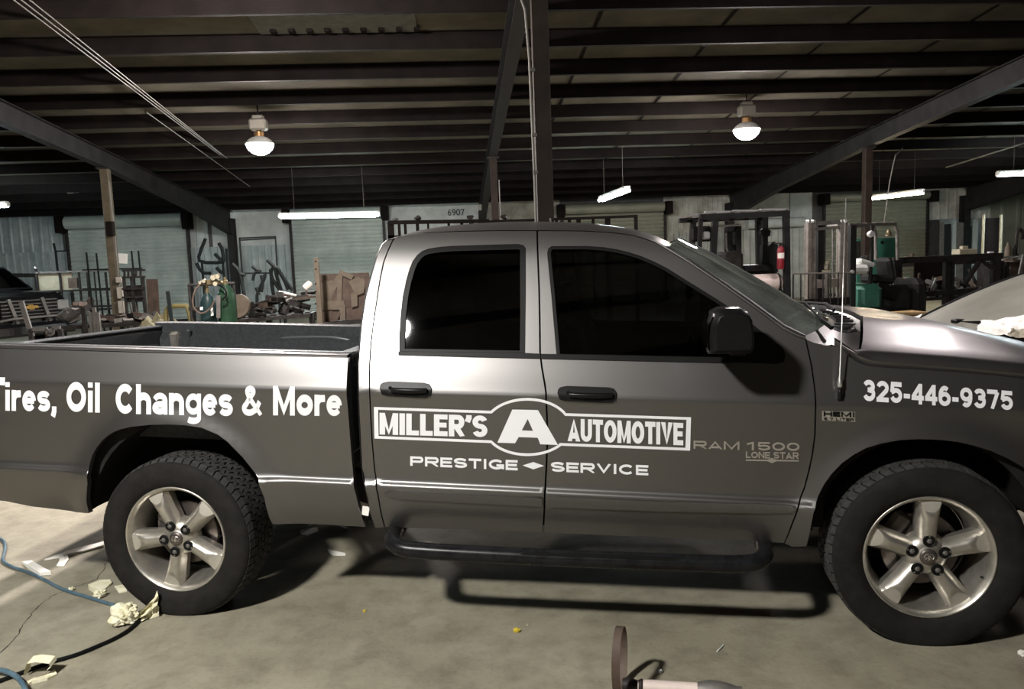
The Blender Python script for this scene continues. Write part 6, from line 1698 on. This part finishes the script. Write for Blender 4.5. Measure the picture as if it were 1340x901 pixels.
part(sh, 'top_rail', 'bright_steel', lambda m: m.tube([at(1313, 337, Y), at(1362, 335, Y)], .02, 8)); part(sh, 'bench_top', 'rust_steel', lambda m: m.bar(at(1314, 341, Y+.3), at(1382, 338, Y+.3), .6, .05)); part(sh, 'front_panel', 'rust_steel', lambda m: m.box(at(1348, 360, Y+.4), (.86, .04, .55)))
for u in (1318, 1378): part(sh, 'leg', 'dark_steel', lambda m: m.bar(at(u, 341, Y+.3), drop(at(u, 341, Y+.3)), .06))
jugs = []
for i, (u, y, H, r) in enumerate(((1318.5, Y+.22, .33, .06), (1327.5, Y+.22, .29, .042))):
    b_ = at(u, 340, y); m = MB(); m.lathe([(0, 0), (r, 0), (r, H*.6), (r*.8, H*.75), (r*.35, H*.85), (r*.35, H), (0, H)], 16, b_)
    o = single(m, 'jug', 'tan_plate' if i == 0 else 'dark_steel', 'dull tan jug beside the brown board' if i == 0 else 'dark slim bottle beside the tan jug', 'jug', smooth=True); settle(o, obst(sh, *jugs), b_.z+.2); jugs.append(o)
YL = Y+.46; m = MB(); m.tube(smooth_path([at(1329, 337, YL), at(1329.5, 318, YL), at(1331, 303, YL), at(1336, 300, YL), at(1339, 307, YL), at(1337, 314, YL)]), .03, 8); m.lathe([(0, -.05), (.06, -.05), (.045, .05), (0, .05)], 14, at(1329, 336, YL)); bl = single(m, 'bench_lamp', 'dark_steel', 'dark curved bench lamp beside the jugs', 'lamp', smooth=True); settle(bl, obst(sh, *jugs), at(1329, 340, YL).z+.2)
m = MB(); m.bar(at(1340, 333, 12.5), drop(at(1318, 372, 12.5)), .05, .03); single(m, 'leaning_rod', 'grey_steel', 'grey rod leaning diagonally behind the dusty car', 'rod')
# timber on the floor
for i, (u, v, y, d, r, lb) in enumerate(((1157, 410, 12.0, (.24, .3, .16), .2, 'light brown timber block on the left of the pallet'), (1188, 409, 12.5, (.42, .5, .14), -.15, 'light brown timber pallet under the heavy rack'))):
    e = thing('timber_pallet', drop(at(u, v, y)), lb, 'pallet'); z_ = at(u, v, y).z
    for k in range(3):
        part(e, 'plank', 'wood', lambda m: m.box(drop(at(u, v, y))+Vector((0, -d[1]/2+d[1]*(k+.5)/3, z_)), (d[0], d[1]/3.4, .03), R3(r*.2, 'Y')))
    for s in (-1, 1): part(e, 'bearer', 'wood', lambda m: m.box(drop(at(u, v, y))+Vector((s*d[0]*.42, 0, z_/2-.01)), (.06, d[1], z_-.01)))

# ---- car with dusty windshield behind the hood (faces left)
CYL, CYR, CXB = 8.15, 6.62, 4.93
car = thing('parked_car', ((CXB+1.2), 7.4, 0), 'parked car with a dusty grey windshield under white masking paper', 'car')
def cp(n, mt, fn, smooth=False): return part(car, n, mt, fn, smooth)
def rowy(f, n=13): return [f(i/(n-1)) for i in range(n)]
def bulge(t): return 1-(2*t-1)**2
def ws(k):
    s = 1-(1-k)**1.35
    return rowy(lambda t: Vector((lerp(CXB, 6.28, k)-.20*bulge(t)*(1-.5*k), lerp(CYR+.02*k*10, CYL-.02*k*10, t), lerp(.93, 1.445, s)+.03*bulge(t)*k)))
wsr = [ws(k/10) for k in range(11)]
cp('windshield', 'car_glass_dusty', lambda m: m.loft(wsr), 'all')
for k_, s_ in ((-1, .005), (0, -.005)): cp('windshield_seal', 'rubber_trim', lambda m: m.tube([r[k_]+Vector((-.005, s_, .0)) for r in wsr], .018, 6), True)
top = wsr[-1]
cp('roof', 'car_black', lambda m: m.loft([top]+[[Vector((6.28+dx+.0*p.y, lerp(p.y, 7.385, .02), p.z+dz)) for p in top] for dx, dz in ((.3, .025), (.8, .03), (1.3, -.01), (1.6, -.06))]+[[Vector((8.25, p.y, .98)) for p in wsr[0]]]), True)
def hoodrow(x, z, w): return rowy(lambda t: Vector((x-.12*bulge(t), lerp(7.385-w, 7.385+w, t), z+.05*bulge(t))))
cp('hood', 'car_black', lambda m: m.loft([[p+Vector((-.02, 0, -.02)) for p in wsr[0]], hoodrow(4.80, .90, .80), hoodrow(4.3, .86, .82), hoodrow(3.9, .77, .78), hoodrow(3.75, .62, .74), hoodrow(3.72, .35, .74)]), True)
for s in (0, 1):
    yy_ = 6.50 if s == 0 else 8.27
    cp('body_side', 'car_black', lambda m: (m.loft([[Vector((x, yy_+(.0 if z > .7 else (.02 if s == 0 else -.02)), z)) for x, z in ((3.85, .60), (4.3, .82), (4.95, .90), (6.2, .92), (7.4, .95), (8.25, .96))], [Vector((x, yy_, z)) for x, z in ((3.75, .25), (4.3, .22), (4.95, .22), (6.2, .22), (7.4, .22), (8.3, .3))]]),
                                          m.loft([[Vector((x, yy_, z)) for x, z in ((4.95, .90), (6.2, .92), (7.4, .95), (8.25, .96))], [Vector((x, y2, z)) for x, y2, z in ((5.0, lerp(yy_, 7.385, .12), .94), (6.25, lerp(yy_, 7.385, .22), 1.44), (7.5, lerp(yy_, 7.385, .22), 1.42), (8.2, lerp(yy_, 7.385, .12), .98))]])))
    for x in (4.35, 7.35): cp('wheel', 'tire', lambda m: m.lathe([(0, 0), (.2, 0), (.30, -.01), (.32, .03), (.32, .17), (.30, .2), (0, .2)], 28, (x, yy_-.02 if s == 0 else yy_-.18, .32), 'y'), True)
cp('cowl', 'rubber_trim', lambda m: m.loft([[p+Vector((.01, 0, .0)) for p in wsr[0]], [p+Vector((-.10, 0, -.015)) for p in wsr[0]]]))
cp('trunk', 'car_black', lambda m: m.loft([hoodrow(8.37, .97, .86), hoodrow(8.62, .93, .84), hoodrow(8.66, .3, .82)]))
w0, w1 = at(1232, 423, 7.55), at(1282, 422, 7.05)
cp('wiper', 'rubber_trim', lambda m: (m.bar(w0, w1, .03, .035), m.box(w0.lerp(w1, .45)+Vector((0, 0, .02)), (.10, .10, .04), bev=.01), m.bar(w0+Vector((0, 0, -.03)), w1+Vector((.02, -.1, -.05)), .05, .03)))
def crumple(name, pts, material, label, cat, thick=.0, amp=.03, seed=1, n=9, up=Vector((0, 0, 1)), group=None, over=None):
    """crumpled sheet spanned by four corner points"""
    r = random.Random(seed); a, b, c, d = [Vector(p) for p in pts]; rows = []
    for i in range(n):
        row = []
        for j in range(n):
            s, t = i/(n-1), j/(n-1); p = a.lerp(b, t).lerp(d.lerp(c, t), s)
            e = 1 if 0 < i < n-1 and 0 < j < n-1 else .5
            row.append(p+up*(r.uniform(0, amp)*e+amp*.6*abs(math.sin(3.1*s+seed)*math.cos(4.0*t+seed*2)))+Vector((r.uniform(-1, 1), r.uniform(-1, 1), 0))*amp*.35)
        rows.append(row)
    m = MB(); m.loft(rows); o = single(m, name, material, label, cat, group)
    if over:
        me = o.data; bm = bmesh.new(); bm.from_mesh(me); bmesh.ops.subdivide_edges(bm, edges=bm.edges[:], cuts=2, use_grid_fill=True); bm.to_mesh(me); bm.free()
        trees = [t for t, _, _ in obst(*over)]; L = o.location
        for v in me.vertices:
            p = L+v.co; best = None
            for t in trees:
                for dx, dy in ((0, 0), (.025, 0), (-.025, 0), (0, .025), (0, -.025)):
                    h_ = t.ray_cast(Vector((p.x+dx, p.y+dy, 2.2)), Vector((0, 0, -1)))[0]
                    if h_ is not None and (best is None or h_.z > best): best = h_.z
            if best is not None and best > p.z-.14: v.co.z = max(min(p.z, best+.05), best+.008+.35*max(0, p.z-best if p.z-best < .05 else .05))-L.z
    return o
bigp = crumple('masking_paper', [at(1281, 437, 6.6), at(1350, 444, 6.2), at(1352, 424, 6.75), at(1281, 421, 7.0)], 'paper', 'large white masking paper crumpled at the foot of the dusty windshield', 'paper', amp=.05, seed=3, over=[car])
crumple('masking_paper', [at(1160, 419, 7.4), at(1200, 421, 7.4), at(1206, 410, 8.0), at(1170, 411, 8.1)], 'paper', 'white masking paper lying over the hood of the dusty car', 'paper', amp=.03, seed=5, over=[car])
crumple('masking_paper', [at(1318, 442, 6.3), at(1350, 446, 6.2), at(1350, 434, 6.4), at(1322, 433, 6.4)], 'cream', 'small beige paper piece on the large masking paper', 'paper', amp=.03, seed=8, over=[car, bigp])

# ================================================================== things on the floor
def floor_path(l, z): return [onfloor(u, v)+Vector((0, 0, z)) for u, v in l]
hs = smooth_path(floor_path([(-12, 702), (4, 707), (8, 716), (5, 728), (3, 735), (12, 742), (33, 749), (55, 758), (75, 770), (94, 777), (115, 783), (140, 791), (158, 796), (172, 803)], .010), 2)
m = MB(); m.tube(hs, .0095, 10); single(m, 'air_hose', 'hose_blue', 'blue grey air hose lying across the bright floor behind the rear tire', 'hose', smooth=True)
hs = smooth_path(floor_path([(183, 813), (170, 826), (150, 838), (125, 849), (98, 860), (68, 868), (40, 878), (14, 888), (-15, 899)], .010), 2)
m = MB(); m.tube(hs, .0095, 10); single(m, 'air_hose', 'rubber_trim', 'dark hose curving out from under the crumpled masking tape', 'hose', smooth=True)
hs = floor_path([(-20, 886), (2, 885), (16, 890), (27, 897), (34, 908)], .0)
hs = smooth_path([p+Vector((0, 0, z)) for p, z in zip(hs, (.030, .034, .034, .032, .026))]+[onfloor(40, 925)+Vector((0, 0, .011))], 2)
m = MB(); m.tube(hs, .011, 10); single(m, 'air_hose', 'hose_blue', 'short blue hose bend lying over the dark hose', 'hose', smooth=True)
def ball(u, v, r, seed, label, name='crumpled_tape', material='tape', sq=.75, st=1.0):
    p = onfloor(u, v); R_ = random.Random(seed); bm = bmesh.new(); bmesh.ops.create_icosphere(bm, subdivisions=4, radius=1)
    off = Vector((seed*3.1, seed*1.7, seed*.9))
    for v_ in bm.verts:
        c = v_.co.copy(); k = .62+.55*abs(noise.noise(c*1.5+off))+.30*abs(noise.noise(c*3.3+off))+.14*abs(noise.noise(c*7+off))
        v_.co = Vector((c.x*k*r*st, c.y*k*r, max(-.55, c.z)*k*r*sq))
    zmin = min(v_.co.z for v_ in bm.verts); bm.verts.index_update()
    m = MB(); m.add([v_.co+p-Vector((0, 0, zmin)) for v_ in bm.verts], [tuple(q.index for q in f.verts) for f in bm.faces]); bm.free()
    return m
m = ball(170, 811, .068, 2, '', sq=.95, st=1.15); q = onfloor(178, 811); rows = []
for i in range(9):
    row = []
    for j in range(7):
        a, b = i/8, j/6; row.append(q+Vector((lerp(-.02, .115, a)+.02*noise.noise((a*4, b*4, 3)), lerp(-.02, .05, a)+.05*noise.noise((a*5, b*5, 1)), max(.003, lerp(.03, .145, a**1.3)*b*(1-.25*math.sin(3*a))+.025*noise.noise((a*6, b*6, 8))*b))))
    rows.append(row)
m.loft(rows); bt3 = single(m, 'crumpled_tape', 'tape', 'large crumpled ball of cream masking tape over the hose before the rear tire', 'tape'); slide(bt3, obst(wr), (-.25, -1, 0))
single(ball(131, 781, .034, 5, ''), 'crumpled_tape', 'tape', 'small crumpled ball of cream tape left of the rear tire', 'tape')
single(ball(94, 772, .017, 6, ''), 'crumpled_tape', 'tape', 'tiny cream tape ball beside the blue hose', 'tape')
def flat_piece(l, label, material='tape', name='tape_strip', h=.004, curl=.0, seed=1):
    R_ = random.Random(seed); P_ = [onfloor(u, v) for u, v in l]; n = len(P_); m = MB()
    zz = [h+curl*R_.random() for _ in P_]
    m.add([p+Vector((0, 0, .001)) for p in P_]+[p+Vector((0, 0, z+.002)) for p, z in zip(P_, zz)], [tuple(range(n))[::-1], tuple(range(n, 2*n))]+[(k, (k+1) % n, (k+1) % n+n, k+n) for k in range(n)])
    return single(m, name, material, label, 'tape' if name == 'tape_strip' else 'paper')
flat_piece([(58, 733), (88, 725), (112, 718), (136, 710), (136, 716), (110, 723), (84, 729)], 'long white tape strip on the bright floor beside the rear tire', 'paper', curl=.02)
flat_piece([(77, 728), (88, 724), (90, 733), (84, 741), (74, 741), (78, 735)], 'torn white tape end hanging from the long strip', 'paper', curl=.015, seed=4)
flat_piece([(30, 738), (42, 737), (58, 747), (67, 752), (52, 753), (38, 745)], 'white paper scrap lying along the blue hose', 'paper', 'paper_scrap', curl=.02, seed=5)
flat_piece([(116, 771), (131, 765), (144, 762), (147, 765), (136, 772), (122, 775)], 'folded cream tape strip above the small tape ball', curl=.03, seed=6)
flat_piece([(150, 768), (162, 766), (166, 774), (156, 776)], 'pale tape scrap close to the rear tire', curl=.01, seed=7)
# torn loop of tape over the dark hose
m = MB(); pl_ = [(33, 893, .005), (31, 880, .05), (35, 868, .085), (46, 866, .06), (56, 867, .05), (64, 868, .045), (66, 873, .03), (60, 878, .02), (56, 884, .006)]
a = [onfloor(u, v) for u, v, z in pl_]; rows = []
base_y = onfloor(45, 895)
for (u, v, z), p in zip(pl_, a):
    q = onfloor(u, 886)+Vector((0, 0, 0)); d = ray(u, v); k = q.y/d.y; pt3 = Vector((d.x*k, q.y, max(.006, CAM_H+d.z*k))); rows.append([pt3, pt3+Vector((.006, .045, .012))])
m.loft(rows); single(m, 'tape_loop', 'tape', 'torn loop of cream masking tape standing over the dark hose', 'tape')
flat_piece([(30, 897), (45, 889), (60, 885), (72, 880), (75, 883), (62, 890), (42, 895), (34, 899)], 'cream tape strip on the floor under the torn loop', curl=.012, seed=9)
single(ball(676, 826, .017, 11, '', st=1.1), 'yellow_scrap', 'yellow_bit', 'larger crumpled yellow scrap on the floor below the doors', 'scrap')
single(ball(477, 800, .009, 12, ''), 'yellow_scrap', 'yellow_bit', 'tiny yellow scrap on the floor below the rear door', 'scrap')
single(ball(690, 818, .008, 13, ''), 'stone_chip', 'cream', 'small pale chip beside the larger yellow scrap', 'chip')
single(ball(863, 879, .017, 14, '', sq=.5), 'foil_scrap', 'bright_steel', 'small crumpled foil scrap beside the clamp ring', 'scrap')
m = MB(); m.tube([onfloor(938, 853)+Vector((0, 0, .004)), onfloor(943, 849)+Vector((0, 0, .006)), onfloor(947, 844)+Vector((0, 0, .004))], .003, 6); single(m, 'white_thread', 'white', 'short white plastic thread on the floor before the front tire', 'thread')
single(ball(1338, 857, .02, 15, ''), 'paper_ball', 'paper', 'small white paper ball right of the front tire', 'paper')
for i, (l, lb) in enumerate((([(393, 694), (405, 691), (415, 690), (417, 695), (402, 701), (393, 699)], 'pale paper patch on the floor under the bed'), ([(428, 718), (434, 720), (452, 724), (452, 727), (436, 727), (430, 723)], 'pale smear of paper under the cab corner'))):
    flat_piece(l, lb, 'paper', 'paper_scrap', .002, seed=20+i)
# masking tape left in the gap between bed and cab
q = tp(478.5, 668, .035); m = MB(); m.box((0, 0, 0), (.035, .006, .045), R3(.2, 'Y')); o = m.build('tape_scrap', 'paper', truck); o.location = q
# pipe with a band clamp standing near the camera
p0_, p1_ = onfloor(815, 905), onfloor(962, 915)
cl = thing('exhaust_pipe_piece', Vector((p0_.x, p0_.y, 0)), 'short grey exhaust pipe with an upright brown band clamp on the floor', 'pipe')
axis = (p1_-p0_).normalized(); zr = .03
def lathe_axis(m, prof, org):
    u_ = Vector((0, 0, 1)); w_ = axis.cross(u_); n = 20; V = []; F = []
    for h, r in prof:
        for k in range(n):
            a = 2*math.pi*k/n; V.append(org+axis*h+(u_*math.cos(a)+w_*math.sin(a))*r)
    for i in range(len(prof)-1):
        for k in range(n): F.append((i*n+k, i*n+(k+1) % n, (i+1)*n+(k+1) % n, (i+1)*n+k))
    m.add(V, F)
L_ = (p1_-p0_).length; og = p0_+Vector((0, 0, .032))
part(cl, 'pipe', 'tank_white', lambda m: lathe_axis(m, [(.06, .0), (.06, .022), (L_*.25, .026), (L_*.68, .026), (L_*.70, .0)], og), True)
part(cl, 'collar', 'dark_steel', lambda m: lathe_axis(m, [(.0, .0), (.0, .024), (.02, .03), (.045, .024), (.06, .02), (.075, .028), (.09, .018), (.09, 0)], og), True)
part(cl, 'end_cap', 'grey_steel', lambda m: lathe_axis(m, [(L_*.66, .0), (L_*.67, .028), (L_*.78, .040), (L_*.92, .034), (L_*1.02, .022), (L_*1.06, .024), (L_*1.06, 0)], og), True)
# upright band: an open hoop seen almost edge-on
c0 = at(811, 862, p0_.y); rv = c0.z-.006; hx = Vector((.35, .94, 0)).normalized(); wv = Vector((.94, -.35, 0))
def hoop(m):
    rows = []
    for i in range(41):
        a = 2*math.pi*i/40; cpt = Vector((c0.x, c0.y, rv+.002))+hx*(rv*.80*math.cos(a))+Vector((0, 0, rv*math.sin(a)))
        n_ = (hx*math.cos(a)+Vector((0, 0, math.sin(a)))); rows.append([cpt-wv*.016, cpt+wv*.016, cpt+wv*.016-n_*.004, cpt-wv*.016-n_*.004])
    m.loft(rows, closed=True)
part(cl, 'band_clamp', 'rust_steel', hoop, True)
